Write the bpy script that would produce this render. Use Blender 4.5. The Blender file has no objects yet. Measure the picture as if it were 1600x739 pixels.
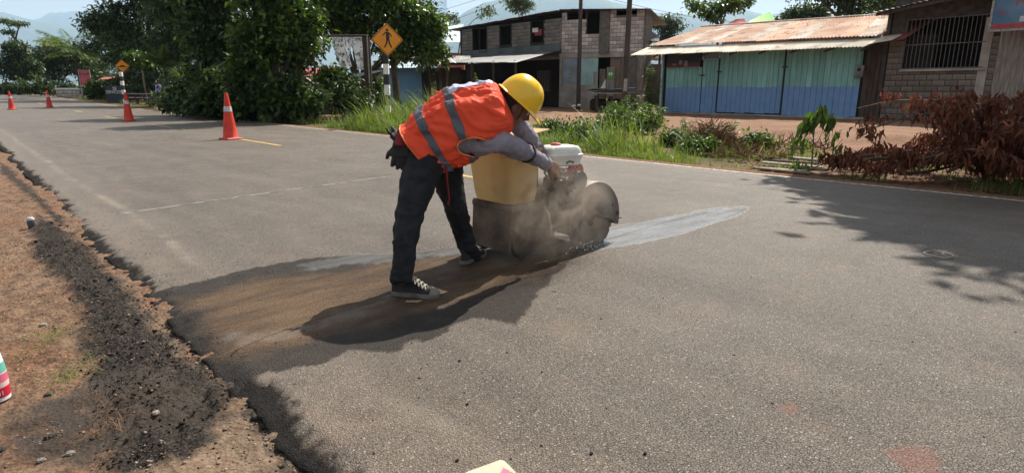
import bpy, bmesh, math, random
import numpy as np
from mathutils import Vector, Matrix, Euler, noise as mnoise
from math import sin, cos, pi, radians, atan, sqrt

S = bpy.context.scene
# ------------------------------------------------------------------ camera, light, exposure
FPX, CXP, CYP, HZ = 944.0, 800.0, 369.5, 142.0
PIT = atan((CYP - HZ) / FPX)
YAW = radians(42.539)
CAMH = 1.15
cam_data = bpy.data.cameras.new('camera')
cam_data.sensor_width = 36.0
cam_data.lens = FPX / 1600.0 * 36.0
cam_data.clip_start = 0.05
cam_data.clip_end = 30000
cam = bpy.data.objects.new('camera', cam_data)
S.collection.objects.link(cam)
cam.location = (0, 0, CAMH)
cam.rotation_euler = (pi / 2 - PIT, 0, -YAW)
S.camera = cam

SUN_AZ = math.atan2(0.965, 0.262)      # clockwise from +Y, towards +X
SUN_EL = radians(51)
world = bpy.data.worlds.new("World")
S.world = world
world.use_nodes = True
wn = world.node_tree.nodes
wl = world.node_tree.links
bg = wn['Background']
sky = wn.new('ShaderNodeTexSky')
sky.sky_type = 'NISHITA'
sky.sun_disc = False
sky.sun_elevation = SUN_EL
sky.sun_rotation = SUN_AZ
sky.air_density = 1.0
sky.dust_density = 1.6
sky.ozone_density = 1.0
# thin bright tropical cloud veil mixed over the sky
wtc = wn.new('ShaderNodeTexCoord')
wmap = wn.new('ShaderNodeMapping'); wmap.inputs['Scale'].default_value = (1.0, 1.0, 5.0)
wno = wn.new('ShaderNodeTexNoise'); wno.inputs['Scale'].default_value = 2.3
wno.inputs['Detail'].default_value = 7; wno.inputs['Roughness'].default_value = 0.55
wrm = wn.new('ShaderNodeMapRange'); wrm.inputs['From Min'].default_value = 0.42; wrm.inputs['From Max'].default_value = 0.72
wrm.inputs['To Min'].default_value = 0.5; wrm.inputs['To Max'].default_value = 0.92
wmx = wn.new('ShaderNodeMix'); wmx.data_type = 'RGBA'
wl.new(wtc.outputs['Generated'], wmap.inputs['Vector'])
wl.new(wmap.outputs[0], wno.inputs['Vector'])
wl.new(wno.outputs['Fac'], wrm.inputs['Value'])
wl.new(wrm.outputs[0], wmx.inputs['Factor'])
wl.new(sky.outputs['Color'], wmx.inputs[6])
wmx.inputs[7].default_value = (9.0, 8.7, 8.4, 1)
wl.new(wmx.outputs[2], bg.inputs['Color'])
bg.inputs['Strength'].default_value = 0.050

sd = bpy.data.lights.new('sun', 'SUN')
sd.energy = 5.0
sd.angle = radians(0.6)
sd.color = (1.0, 0.93, 0.82)
sun = bpy.data.objects.new('sun', sd)
S.collection.objects.link(sun)
_sv = Vector((sin(SUN_AZ) * cos(SUN_EL), cos(SUN_AZ) * cos(SUN_EL), sin(SUN_EL)))
sun.rotation_euler = _sv.to_track_quat('Z', 'Y').to_euler()
S.view_settings.view_transform = 'Standard'
S.view_settings.look = 'None'
S.view_settings.exposure = 0.90
S.view_settings.gamma = 1.0
S.cycles.volume_bounces = 1
S.cycles.max_bounces = 8
S.cycles.transparent_max_bounces = 12

# ------------------------------------------------------------------ geometry helpers
FW = Vector((sin(YAW), cos(YAW), 0)); RT = Vector((cos(YAW), -sin(YAW), 0))

def ray(px, py):
    a = (px - CXP) / FPX; b = -(py - CYP) / FPX
    F = cos(PIT) + b * sin(PIT); U = -sin(PIT) + b * cos(PIT)
    return RT * a + FW * F + Vector((0, 0, U))

def sp(x):
    return np.where(x > 30, x, np.log1p(np.exp(np.minimum(x, 30))))

def terr(X, Y):
    """large scale height of the land: the road climbs gently far away, the yards stand a little higher"""
    X = np.asarray(X, float); Y = np.asarray(Y, float)
    h = 0.0117 * 8 * sp((Y - 36) / 8.0)
    h = np.minimum(h, 2.4 + 0.0 * h)
    t = np.clip((X - 14) / 10, 0, 1) * np.clip((Y - 18) / 8, 0, 1)
    return h + 0.16 * t * t * (3 - 2 * t)

def P(px, py, d):
    r = ray(px, py); t = d / (r.x * FW.x + r.y * FW.y)
    return Vector((0, 0, CAMH)) + r * t

def G(px, py, dz=0.0):
    r = ray(px, py); z = dz
    for _ in range(30):
        t = (z - CAMH) / r.z
        z2 = float(terr(r.x * t, r.y * t)) + dz
        z = 0.5 * z + 0.5 * z2
    return Vector((r.x * t, r.y * t, z))

def atX(px, py, X):
    r = ray(px, py); return Vector((0, 0, CAMH)) + r * (X / r.x)

def dep(v):
    return v.x * FW.x + v.y * FW.y

def ground(x, y, dz=0.0):
    return Vector((x, y, float(terr(x, y)) + dz))

def at_ground_px(px, d, dz=0.0):
    """ground point seen in pixel column px at forward distance d"""
    x = (px - CXP) / FPX * d * 0.9725
    v = FW * d + RT * x
    return ground(v.x, v.y, dz)

def hash3(ix, iy, s):
    n = (ix * 374761393 + iy * 668265263 + s * 974711) & 0xffffffff
    n = ((n ^ (n >> 13)) * 1274126177) & 0xffffffff
    return ((n ^ (n >> 16)) & 0xffff) / 65535.0

def vnoise(x, y, s=0):
    ix = np.floor(x).astype(np.int64); iy = np.floor(y).astype(np.int64)
    fx = x - ix; fy = y - iy
    fx = fx * fx * (3 - 2 * fx); fy = fy * fy * (3 - 2 * fy)
    a = hash3(ix, iy, s); b = hash3(ix + 1, iy, s); c = hash3(ix, iy + 1, s); d = hash3(ix + 1, iy + 1, s)
    return (a * (1 - fx) + b * fx) * (1 - fy) + (c * (1 - fx) + d * fx) * fy

def fbm(x, y, f=1.0, o=4, s=0, g=0.5):
    r = 0; a = 1; t = 0
    for i in range(o):
        r = r + a * vnoise(x * f + 17.3 * i, y * f - 9.1 * i, s + i); t += a; a *= g; f *= 2.03
    return r / t

def sstep(a, b, x):
    t = np.clip((x - a) / (b - a), 0, 1); return t * t * (3 - 2 * t)

def polysd(X, Y, poly):
    """signed distance (positive inside) to polygon"""
    n = len(poly); d = np.full(X.shape, 1e9); ins = np.zeros(X.shape, bool)
    for i in range(n):
        x0, y0 = poly[i]; x1, y1 = poly[(i + 1) % n]
        ex, ey = x1 - x0, y1 - y0; wx, wy = X - x0, Y - y0
        t = np.clip((wx * ex + wy * ey) / (ex * ex + ey * ey + 1e-12), 0, 1)
        d = np.minimum(d, np.hypot(wx - ex * t, wy - ey * t))
        c = ((y0 > Y) != (y1 > Y)) & (X < (x1 - x0) * (Y - y0) / ((y1 - y0) if abs(y1 - y0) > 1e-9 else 1e-9) + x0)
        ins ^= c
    return np.where(ins, d, -d)

def gp(pts):
    return [tuple(G(*p)[:2]) for p in pts]

# ------------------------------------------------------------------ materials
def mat(name, c1, c2=None, rough=0.8, scale=5.0, detail=4, metal=0.0, bump=0.0, bscale=None, spec=0.3,
        objrand=0.0, contrast=(0.35, 0.65), coords='Object', stretch=(1, 1, 1), c3=None, s3=1.0, k3=(0.55, 0.7), trans=0.0, sss=0.0):
    m = bpy.data.materials.new(name); m.use_nodes = True
    N = m.node_tree.nodes; L = m.node_tree.links; b = N['Principled BSDF']
    b.inputs['Roughness'].default_value = rough; b.inputs['Metallic'].default_value = metal
    b.inputs['Specular IOR Level'].default_value = spec
    tc = N.new('ShaderNodeTexCoord'); mp = N.new('ShaderNodeMapping'); mp.inputs['Scale'].default_value = stretch
    L.new(tc.outputs[coords], mp.inputs['Vector'])
    col = None
    if c2 is None: c2 = tuple(x * 0.75 for x in c1)
    no = N.new('ShaderNodeTexNoise'); no.inputs['Scale'].default_value = scale; no.inputs['Detail'].default_value = detail
    L.new(mp.outputs[0], no.inputs['Vector'])
    r = N.new('ShaderNodeMapRange'); r.inputs['From Min'].default_value = contrast[0]; r.inputs['From Max'].default_value = contrast[1]
    L.new(no.outputs['Fac'], r.inputs['Value'])
    mx = N.new('ShaderNodeMix'); mx.data_type = 'RGBA'
    mx.inputs[6].default_value = (*c1, 1); mx.inputs[7].default_value = (*c2, 1)
    L.new(r.outputs[0], mx.inputs['Factor']); col = mx.outputs[2]
    if c3 is not None:
        n3 = N.new('ShaderNodeTexNoise'); n3.inputs['Scale'].default_value = s3; n3.inputs['Detail'].default_value = 6
        L.new(mp.outputs[0], n3.inputs['Vector'])
        r3 = N.new('ShaderNodeMapRange'); r3.inputs['From Min'].default_value = k3[0]; r3.inputs['From Max'].default_value = k3[1]
        L.new(n3.outputs['Fac'], r3.inputs['Value'])
        m3 = N.new('ShaderNodeMix'); m3.data_type = 'RGBA'; m3.inputs[7].default_value = (*c3, 1)
        L.new(r3.outputs[0], m3.inputs['Factor']); L.new(col, m3.inputs[6]); col = m3.outputs[2]
    if objrand > 0:
        oi = N.new('ShaderNodeObjectInfo'); rr = N.new('ShaderNodeMapRange')
        rr.inputs['To Min'].default_value = 1 - objrand; rr.inputs['To Max'].default_value = 1 + objrand
        L.new(oi.outputs['Random'], rr.inputs['Value'])
        hs = N.new('ShaderNodeHueSaturation'); L.new(rr.outputs[0], hs.inputs['Value']); L.new(col, hs.inputs['Color']); col = hs.outputs[0]
    L.new(col, b.inputs['Base Color'])
    if bump > 0:
        bn = N.new('ShaderNodeTexNoise'); bn.inputs['Scale'].default_value = bscale or scale * 4; bn.inputs['Detail'].default_value = 5
        L.new(mp.outputs[0], bn.inputs['Vector'])
        bu = N.new('ShaderNodeBump'); bu.inputs['Strength'].default_value = bump; bu.inputs['Distance'].default_value = 0.02
        L.new(bn.outputs['Fac'], bu.inputs['Height']); L.new(bu.outputs[0], b.inputs['Normal'])
    if sss > 0:
        b.inputs['Subsurface Weight'].default_value = sss; b.inputs['Subsurface Radius'].default_value = (0.02, 0.008, 0.005)
    if trans > 0:
        out = N['Material Output']; tr = N.new('ShaderNodeBsdfTranslucent'); L.new(col, tr.inputs['Color'])
        ms = N.new('ShaderNodeMixShader'); ms.inputs[0].default_value = trans
        L.new(b.outputs[0], ms.inputs[1]); L.new(tr.outputs[0], ms.inputs[2]); L.new(ms.outputs[0], out.inputs['Surface'])
    return m

def leafmat(name, dark, light, trans=0.35, rough=0.45, tcol=None, spec=0.28):
    """leaf colour runs from dark to light by the per-leaf attribute 'tint'"""
    m = bpy.data.materials.new(name); m.use_nodes = True
    N = m.node_tree.nodes; L = m.node_tree.links; b = N['Principled BSDF']
    at = N.new('ShaderNodeAttribute'); at.attribute_name = 'tint'
    mx = N.new('ShaderNodeMix'); mx.data_type = 'RGBA'
    mx.inputs[6].default_value = (*dark, 1); mx.inputs[7].default_value = (*light, 1)
    L.new(at.outputs['Fac'], mx.inputs['Factor'])
    L.new(mx.outputs[2], b.inputs['Base Color']); b.inputs['Roughness'].default_value = rough
    b.inputs['Specular IOR Level'].default_value = spec
    tr = N.new('ShaderNodeBsdfTranslucent')
    if tcol:
        m2 = N.new('ShaderNodeMix'); m2.data_type = 'RGBA'; m2.blend_type = 'MULTIPLY'; m2.inputs['Factor'].default_value = 1
        m2.inputs[7].default_value = (*tcol, 1); L.new(mx.outputs[2], m2.inputs[6]); L.new(m2.outputs[2], tr.inputs['Color'])
    else:
        L.new(mx.outputs[2], tr.inputs['Color'])
    ms = N.new('ShaderNodeMixShader'); ms.inputs[0].default_value = trans
    L.new(b.outputs[0], ms.inputs[1]); L.new(tr.outputs[0], ms.inputs[2]); L.new(ms.outputs[0], N['Material Output'].inputs['Surface'])
    return m

# ------------------------------------------------------------------ object helpers
def tag(o, label=None, cat=None, group=None, kind=None):
    if label: o['label'] = label
    if cat: o['category'] = cat
    if group: o['group'] = group
    if kind: o['kind'] = kind
    return o

def thing(name, loc, label, cat, group=None, rz=0.0):
    o = bpy.data.objects.new(name, None); S.collection.objects.link(o)
    o.empty_display_size = 0.2
    o.location = loc; o.rotation_euler = (0, 0, rz)
    return tag(o, label, cat, group)

def wmat(o):
    M = Matrix.LocRotScale(o.location, o.rotation_euler, o.scale)
    return (wmat(o.parent) @ M) if o.parent else M

def link(name, me, m, parent=None, local=False):
    """link a mesh; its vertices are world coordinates unless local"""
    o = bpy.data.objects.new(name, me); S.collection.objects.link(o)
    if m is not None and not me.materials: me.materials.append(m)
    if parent is not None:
        if not local: me.transform(wmat(parent).inverted())
        o.parent = parent
    return o

def np_mesh(name, V, F, tint=None, smooth=False, attrs=None):
    """V (n,3); F (m,k) constant k"""
    V = np.asarray(V, np.float32); F = np.asarray(F, np.int32); k = F.shape[1]
    me = bpy.data.meshes.new(name)
    me.vertices.add(len(V)); me.vertices.foreach_set('co', V.ravel())
    me.loops.add(F.size); me.loops.foreach_set('vertex_index', F.ravel())
    me.polygons.add(len(F)); me.polygons.foreach_set('loop_start', np.arange(0, F.size, k, dtype=np.int32))
    if tint is not None:
        a = me.attributes.new('tint', 'FLOAT', 'FACE'); a.data.foreach_set('value', np.asarray(tint, np.float32))
    if attrs:
        for n, v in attrs.items():
            a = me.attributes.new(n, 'FLOAT', 'POINT'); a.data.foreach_set('value', np.asarray(v, np.float32).ravel())
    me.update(calc_edges=True)
    if smooth: me.polygons.foreach_set('use_smooth', np.ones(len(F), bool))
    return me

class MB:
    def __init__(s): s.v = []; s.f = []
    def add(s, vs, fs):
        o = len(s.v); s.v += [tuple(v) for v in vs]; s.f += [tuple(i + o for i in f) for f in fs]; return s
    def box(s, c, size, rot=None, bevel=0.0, taper=1.0):
        hx, hy, hz = [x / 2 for x in size]; c = Vector(c)
        R = rot if isinstance(rot, Matrix) else (Euler(rot).to_matrix() if rot else Matrix.Identity(3))
        if bevel <= 0:
            vs = [c + R @ Vector((x * hx * (taper if z > 0 else 1), y * hy * (taper if z > 0 else 1), z * hz)) for z in (-1, 1) for y in (-1, 1) for x in (-1, 1)]
            s.add(vs, [(0, 2, 3, 1), (4, 5, 7, 6), (0, 1, 5, 4), (2, 6, 7, 3), (0, 4, 6, 2), (1, 3, 7, 5)])
        else:
            b = min(bevel, hx * .9, hy * .9, hz * .9)
            rings = []
            for z, k in ((-hz, b), (-hz + b, 0), (hz - b, 0), (hz, b)):
                tp = taper if z > 0 else 1
                X = (hx - k) * tp; Y = (hy - k) * tp; e = b
                pts = [(-X + e, -Y), (X - e, -Y), (X, -Y + e), (X, Y - e), (X - e, Y), (-X + e, Y), (-X, Y - e), (-X, -Y + e)]
                rings.append([c + R @ Vector((px, py, z)) for px, py in pts])
            s.rings(rings)
        return s
    def rings(s, rings, cap=True, closed=True):
        n = len(rings[0]); vs = [p for r in rings for p in r]; fs = []
        for i in range(len(rings) - 1):
            for j in range(n if closed else n - 1):
                a = i * n + j; b = i * n + (j + 1) % n
                fs.append((a, b, b + n, a + n))
        if cap:
            fs.append(tuple(reversed(range(n)))); fs.append(tuple(range((len(rings) - 1) * n, len(rings) * n)))
        return s.add(vs, fs)
    def tube(s, pts, radii, n=8, cap=True, flat=None):
        pts = [Vector(p) for p in pts]
        if not hasattr(radii, '__len__'): radii = [radii] * len(pts)
        rings = []; prev = None
        for i, p in enumerate(pts):
            t = (pts[min(i + 1, len(pts) - 1)] - pts[max(i - 1, 0)])
            if t.length < 1e-9: t = Vector((0, 0, 1))
            t.normalize()
            if prev is None:
                u = t.cross(Vector((0, 0, 1)));
                if u.length < 1e-3: u = t.cross(Vector((0, 1, 0)))
            else:
                u = prev - t * prev.dot(t)
            u.normalize(); prev = u; w = t.cross(u)
            r = radii[i]; ra, rb = (r if hasattr(r, '__len__') else (r, r))
            rings.append([p + u * (cos(2 * pi * k / n) * ra) + w * (sin(2 * pi * k / n) * rb) for k in range(n)])
        return s.rings(rings, cap)
    def cyl(s, p0, p1, r0, r1=None, n=16):
        return s.tube([p0, p1], [r0, r0 if r1 is None else r1], n)
    def lathe(s, c, prof, n=24, axis='Z', R=None):
        c = Vector(c); R = R or Matrix.Identity(3); rings = []
        for r, z in prof:
            ring = []
            for k in range(n):
                a = 2 * pi * k / n
                v = Vector((r * cos(a), r * sin(a), z))
                if axis == 'Y': v = Vector((r * cos(a), -z, r * sin(a)))
                if axis == 'X': v = Vector((z, r * cos(a), r * sin(a)))
                ring.append(c + R @ v)
            rings.append(ring)
        return s.rings(rings)
    def ball(s, c, r, n=12, m=8, R=None):
        r = r if hasattr(r, '__len__') else (r, r, r); R = R or Matrix.Identity(3); c = Vector(c); rings = []
        for i in range(m + 1):
            th = pi * (i + 0.001) / (m + 0.002)
            rings.append([c + R @ Vector((r[0] * sin(th) * cos(2 * pi * k / n), r[1] * sin(th) * sin(2 * pi * k / n), -r[2] * cos(th))) for k in range(n)])
        return s.rings(rings)
    def quad(s, a, b, c, d): return s.add([a, b, c, d], [(0, 1, 2, 3)])
    def prism(s, outline, thick_vec):
        """flat outline (list of 3d points) extruded"""
        o = [Vector(p) for p in outline]; t = Vector(thick_vec); n = len(o)
        return s.add(o + [p + t for p in o], [tuple(reversed(range(n))), tuple(range(n, 2 * n))] + [(i, (i + 1) % n, n + (i + 1) % n, n + i) for i in range(n)])
    def mesh(s, name='mesh', smooth=False):
        me = bpy.data.meshes.new(name); me.from_pydata(s.v, [], s.f)
        bm = bmesh.new(); bm.from_mesh(me); bmesh.ops.recalc_face_normals(bm, faces=bm.faces); bm.to_mesh(me); bm.free()
        if smooth:
            me.polygons.foreach_set('use_smooth', np.ones(len(me.polygons), bool))
            try: me.set_sharp_from_angle(angle=radians(38))
            except Exception: pass
        me.update(); return me
    def build(s, name, m, parent=None, smooth=False, local=False):
        return link(name, s.mesh(name, smooth), m, parent, local)

def remesh_build(mb, name, m, parent, voxel, smooth_it=4, displace=0.0, dscale=0.1):
    me = mb.mesh(name)
    o = bpy.data.objects.new(name + '_tmp', me); S.collection.objects.link(o)
    r = o.modifiers.new('r', 'REMESH'); r.mode = 'VOXEL'; r.voxel_size = voxel; r.use_smooth_shade = True
    sm = o.modifiers.new('s', 'SMOOTH'); sm.factor = 0.5; sm.iterations = smooth_it
    if displace:
        t = bpy.data.textures.new(name + '_folds', 'CLOUDS'); t.noise_scale = dscale; t.noise_depth = 2
        dm = o.modifiers.new('d', 'DISPLACE'); dm.texture = t; dm.strength = displace; dm.mid_level = 0.5; dm.texture_coords = 'GLOBAL'
    dg = bpy.context.evaluated_depsgraph_get()
    me2 = bpy.data.meshes.new_from_object(o.evaluated_get(dg))
    bpy.data.objects.remove(o)
    me2.materials.clear()
    me2.polygons.foreach_set('use_smooth', np.ones(len(me2.polygons), bool))
    return link(name, me2, m, parent)

def submesh(me, mask, name, push=0.0):
    """faces of me where mask -> new mesh, pushed along normals"""
    nv = len(me.vertices); V = np.empty(nv * 3, np.float32); me.vertices.foreach_get('co', V); V = V.reshape(-1, 3)
    Nn = np.empty(nv * 3, np.float32); me.vertices.foreach_get('normal', Nn); Nn = Nn.reshape(-1, 3)
    faces = [tuple(p.vertices) for p, k in zip(me.polygons, mask) if k]
    used = sorted({i for f in faces for i in f}); ix = {u: i for i, u in enumerate(used)}
    W = V[used] + Nn[used] * push
    m2 = bpy.data.meshes.new(name); m2.from_pydata([tuple(w) for w in W], [], [tuple(ix[i] for i in f) for f in faces])
    m2.polygons.foreach_set('use_smooth', np.ones(len(m2.polygons), bool)); m2.update(); return m2

def copy_tree(o, parent=None):
    c = o.copy(); S.collection.objects.link(c); c.parent = parent
    for ch in [x for x in bpy.data.objects if x.parent == o]: copy_tree(ch, c)
    return c

def text_part(txt, size, M, m, parent, name='lettering', ext=0.004, shear=0.0, sx=1.0, align='CENTER'):
    cu = bpy.data.curves.new(name, 'FONT'); cu.body = txt; cu.size = size; cu.extrude = ext; cu.align_x = align; cu.align_y = 'CENTER'; cu.shear = shear
    cu.resolution_u = 3
    o = bpy.data.objects.new('t', cu); S.collection.objects.link(o)
    dg = bpy.context.evaluated_depsgraph_get()
    me = bpy.data.meshes.new_from_object(o.evaluated_get(dg)); bpy.data.objects.remove(o)
    me.transform(M @ Matrix.Diagonal((sx, 1, 1, 1))); me.materials.clear()
    return link(name, me, m, parent)
# ------------------------------------------------------------------ ground
def axis(segs):
    out = []
    for a, b, st in segs: out += list(np.arange(a, b - st * 0.4, st))
    return out
def geo(a, b, st, k=1.25):
    out = [a]
    while out[-1] < b: st *= k; out.append(out[-1] + st)
    return out
def tensor_mesh(name, xs, ys, hfun, attrfun):
    X, Y = np.meshgrid(np.array(xs), np.array(ys), indexing='ij')
    Z = hfun(X, Y); nx, ny = X.shape
    V = np.stack([X, Y, Z], -1).reshape(-1, 3)
    I = np.arange(nx * ny).reshape(nx, ny)
    F = np.stack([I[:-1, :-1], I[1:, :-1], I[1:, 1:], I[:-1, 1:]], -1).reshape(-1, 4)
    return np_mesh(name, V, F, smooth=True, attrs=attrfun(X, Y)), X, Y, Z

RX0, RX1 = 0.70, 8.75
def edge_l(Y):   # ragged broken asphalt edge
    return RX0 + (fbm(Y, Y * 0 + 3.1, 1.0, 2, 11, 0.6) - 0.5) * 0.09 + (fbm(Y, Y * 0 + 3.1, 7.0, 5, 13, 0.75) - 0.5) * 0.075
def edge_r(Y):
    return RX1 + (fbm(Y, Y * 0 + 1.7, 1.3, 4, 23) - 0.5) * 0.12

left_dark = gp([(60, 330), (130, 372), (222, 470), (372, 612), (330, 640), (300, 690), (225, 700), (190, 739), (235, 760), (150, 720), (170, 640), (140, 560), (125, 480), (95, 420), (45, 380)])
left_dark2 = gp([(500, 760), (380, 600), (205, 452), (120, 360), (20, 262), (0, 250), (0, 262), (100, 350), (190, 445), (362, 602), (480, 760)])
left_wet = gp([(0, 610), (60, 590), (180, 570), (250, 560), (330, 600), (300, 640), (200, 660), (120, 690), (0, 692)])
left_trench = gp([(130, 385), (228, 470), (290, 530), (350, 600), (300, 620), (255, 560), (215, 500), (160, 440), (110, 392)])
left_gravel = gp([(240, 640), (400, 600), (520, 739), (560, 800), (200, 800), (200, 680)])

def g_h(X, Y):
    h = terr(X, Y)
    # beneath the road
    inroad = (X > 0.9) & (X < 8.5)
    lh = -0.055 - 0.05 * sstep(0.55, -0.4, X) * 1.0 + (fbm(X, Y, 1.3, 3, 5) - 0.5) * 0.07
    near = sstep(16, 9, Y)
    fine = (fbm(X, Y, 9, 4, 7, 0.65) - 0.5) * 0.045 * near
    dk = sstep(-0.05, 0.06, polysd(X, Y, left_dark)) if True else 0
    fine2 = dk * near * (fbm(X, Y, 22, 3, 9, 0.7) - 0.30) * 0.065
    tr = sstep(-0.05, 0.08, polysd(X, Y, left_trench)) * -0.02
    left = lh + fine + fine2 + tr
    right = 0.0 - 0.04 * sstep(8.6, 9.0, X) + (fbm(X, Y, 0.35, 4, 31) - 0.5) * 0.10 * sstep(8.8, 12, X) + (fbm(X, Y, 2.2, 4, 37, 0.6) - 0.5) * 0.07 * sstep(8.8, 10, X) * sstep(80, 25, X)
    # wheel ruts and soil ridges across the yard
    rx = (X - 17.5) + 0.8 * np.sin(Y * 0.18) + (fbm(X, Y, 0.5, 2, 41) - .5) * 1.2
    rut = 0.16 * np.exp(-(rx / 0.45) ** 2) * (0.5 + fbm(X, Y, 1.7, 3, 43)) - 0.05 * np.exp(-((rx + 1.3) / 0.5) ** 2)
    right = right + rut * sstep(60, 30, Y)
    z = np.where(X < 4.5, left, right)
    z = np.where(inroad, -0.12, z)
    far = sstep(60, 200, np.maximum(np.abs(X), Y)) * (fbm(X, Y, 0.01, 3, 51) - 0.3) * 3 * sstep(20, 90, np.abs(X - 5))
    return h + z + far

def g_attr(X, Y):
    ok = (X > -6) & (X < 2) & (Y > -1) & (Y < 18)
    n = fbm(X, Y, 6, 4, 61); n2 = fbm(X, Y, 20, 3, 67, 0.7)
    def m(poly, w, amp=0.16):
        return np.where(ok, sstep(-w, w, polysd(X, Y, poly) + (n - 0.5) * amp + (n2 - .5) * amp * .6), 0)
    dark = np.maximum(m(left_dark, 0.05), m(left_dark2, 0.03, 0.12) * 0.9)
    wet = m(left_wet, 0.05)
    pale = np.maximum(m(left_trench, 0.04), m(left_gravel, 0.1) * 0.6)
    grass = np.clip(sstep(8.6, 9.2, X) * sstep(11.6, 10.2, X + (n - .5) * 1.5) * sstep(3.4, 5.0, Y) + sstep(6.5, 5.5, Y) * sstep(9.0, 10, X) * sstep(12, 11, X) * 0.3, 0, 1)
    grass = np.maximum(grass, np.maximum(sstep(12, 16, X), 0) * sstep(45, 70, Y) * .6)
    grass = np.maximum(grass, sstep(80, 140, np.abs(X)))
    return dict(dark=dark, wet=wet, pale=pale, grass=grass)

gx = list(reversed([-v for v in geo(4.0, 9000, 0.12, 1.3)])) + axis([(-3.88, -1.2, 0.06), (-1.2, 0.9, 0.018), (0.9, 8.5, 0.6), (8.5, 13, 0.09), (13, 34, 0.3)]) + geo(34, 9000, 0.35, 1.25)
gy = list(reversed([-v for v in geo(1.0, 9000, 0.1, 1.3)])) + axis([(-0.9, 1, 0.05), (1, 6, 0.018), (6, 12, 0.05), (12, 30, 0.14), (30, 80, 0.5)]) + geo(80, 12000, 0.7, 1.2)
gm, GX, GY, GZ = tensor_mesh('ground', gx, gy, g_h, g_attr)

def shader_ground():
    m = bpy.data.materials.new('earth'); m.use_nodes = True
    N = m.node_tree.nodes; L = m.node_tree.links; b = N['Principled BSDF']
    geo_ = N.new('ShaderNodeNewGeometry')
    def noise(sc, det=5, ro=0.6):
        n = N.new('ShaderNodeTexNoise'); n.inputs['Scale'].default_value = sc; n.inputs['Detail'].default_value = det; n.inputs['Roughness'].default_value = ro
        L.new(geo_.outputs['Position'], n.inputs['Vector']); return n.outputs['Fac']
    def rng(v, a, b_, c=0.0, d=1.0):
        n = N.new('ShaderNodeMapRange'); n.inputs['From Min'].default_value = a; n.inputs['From Max'].default_value = b_
        n.inputs['To Min'].default_value = c; n.inputs['To Max'].default_value = d; L.new(v, n.inputs['Value']); return n.outputs[0]
    def mix(f, a, c):
        n = N.new('ShaderNodeMix'); n.data_type = 'RGBA'
        if isinstance(f, float): n.inputs['Factor'].default_value = f
        else: L.new(f, n.inputs['Factor'])
        for i, v in ((6, a), (7, c)):
            if isinstance(v, tuple): n.inputs[i].default_value = (*v, 1)
            else: L.new(v, n.inputs[i])
        return n.outputs[2]
    def attr(n_):
        n = N.new('ShaderNodeAttribute'); n.attribute_name = n_; return n.outputs['Fac']
    def math_(op, a, b_):
        n = N.new('ShaderNodeMath'); n.operation = op
        for i, v in ((0, a), (1, b_)):
            if isinstance(v, (int, float)): n.inputs[i].default_value = v
            else: L.new(v, n.inputs[i])
        return n.outputs[0]
    sepx = N.new('ShaderNodeSeparateXYZ'); L.new(geo_.outputs['Position'], sepx.inputs[0])
    red = mix(rng(noise(1.2), 0.4, 0.62), (0.215, 0.105, 0.060), (0.23, 0.14, 0.09))
    red = mix(rng(noise(18, 6, .75), 0.44, 0.58), red, (0.10, 0.055, 0.035))
    red = mix(rng(noise(60, 3), 0.6, 0.7), red, (0.42, 0.30, 0.21))
    tan = mix(rng(noise(13, 6, .75), 0.44, 0.60), (0.22, 0.145, 0.095), (0.085, 0.055, 0.038))
    onleft = rng(sepx.outputs[0], 3.0, 4.0, 0.62, 0.0)
    onleft2 = math_('MULTIPLY', onleft, rng(noise(1.6), 0.42, 0.58, 0.25, 1.5))
    col = mix(onleft2, red, tan)
    # the yard across the road is pinker and dustier
    yard = math_('MULTIPLY', rng(sepx.outputs[0], 9.5, 13.0), rng(noise(0.6), 0.38, 0.62, 0.25, 0.9))
    col = mix(yard, col, (0.25, 0.15, 0.10))
    col = mix(attr('pale'), col, mix(rng(noise(16), 0.4, 0.62), (0.28, 0.215, 0.155), (0.14, 0.105, 0.078)))
    darkf = math_('MULTIPLY', attr('dark'), rng(noise(34, 5, .7), 0.28, 0.44, 0.45, 1.0))
    col = mix(darkf, col, mix(rng(noise(90, 3), 0.45, 0.62), (0.016, 0.014, 0.013), (0.060, 0.050, 0.042)))
    wetf = attr('wet')
    col = mix(math_('MULTIPLY', wetf, rng(noise(10, 6, .7), 0.35, 0.55, 0.6, 1.0)), col, (0.055, 0.042, 0.033))
    col = mix(math_('MULTIPLY', attr('grass'), 0.85), col, mix(rng(noise(5), 0.4, 0.6), (0.06, 0.075, 0.02), (0.13, 0.095, 0.05)))
    L.new(col, b.inputs['Base Color'])
    rr = rng(math_('MULTIPLY', wetf, rng(noise(7), 0.45, 0.6)), 0.0, 1.0, 0.92, 0.22)
    L.new(rr, b.inputs['Roughness']); b.inputs['Specular IOR Level'].default_value = 0.15
    bu = N.new('ShaderNodeBump'); bu.inputs['Strength'].default_value = 1.0; bu.inputs['Distance'].default_value = 0.02
    vo = N.new('ShaderNodeTexVoronoi'); vo.inputs['Scale'].default_value = 55; L.new(geo_.outputs['Position'], vo.inputs['Vector'])
    hh = math_('ADD', noise(45, 6, .7), math_('MULTIPLY', vo.outputs['Distance'], 0.5))
    L.new(hh, bu.inputs['Height']); L.new(bu.outputs[0], b.inputs['Normal'])
    return m
M_earth = shader_ground()
tag(link('ground', gm, M_earth), 'red brown earth with trampled gravel beside the road', kind='structure')

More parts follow.
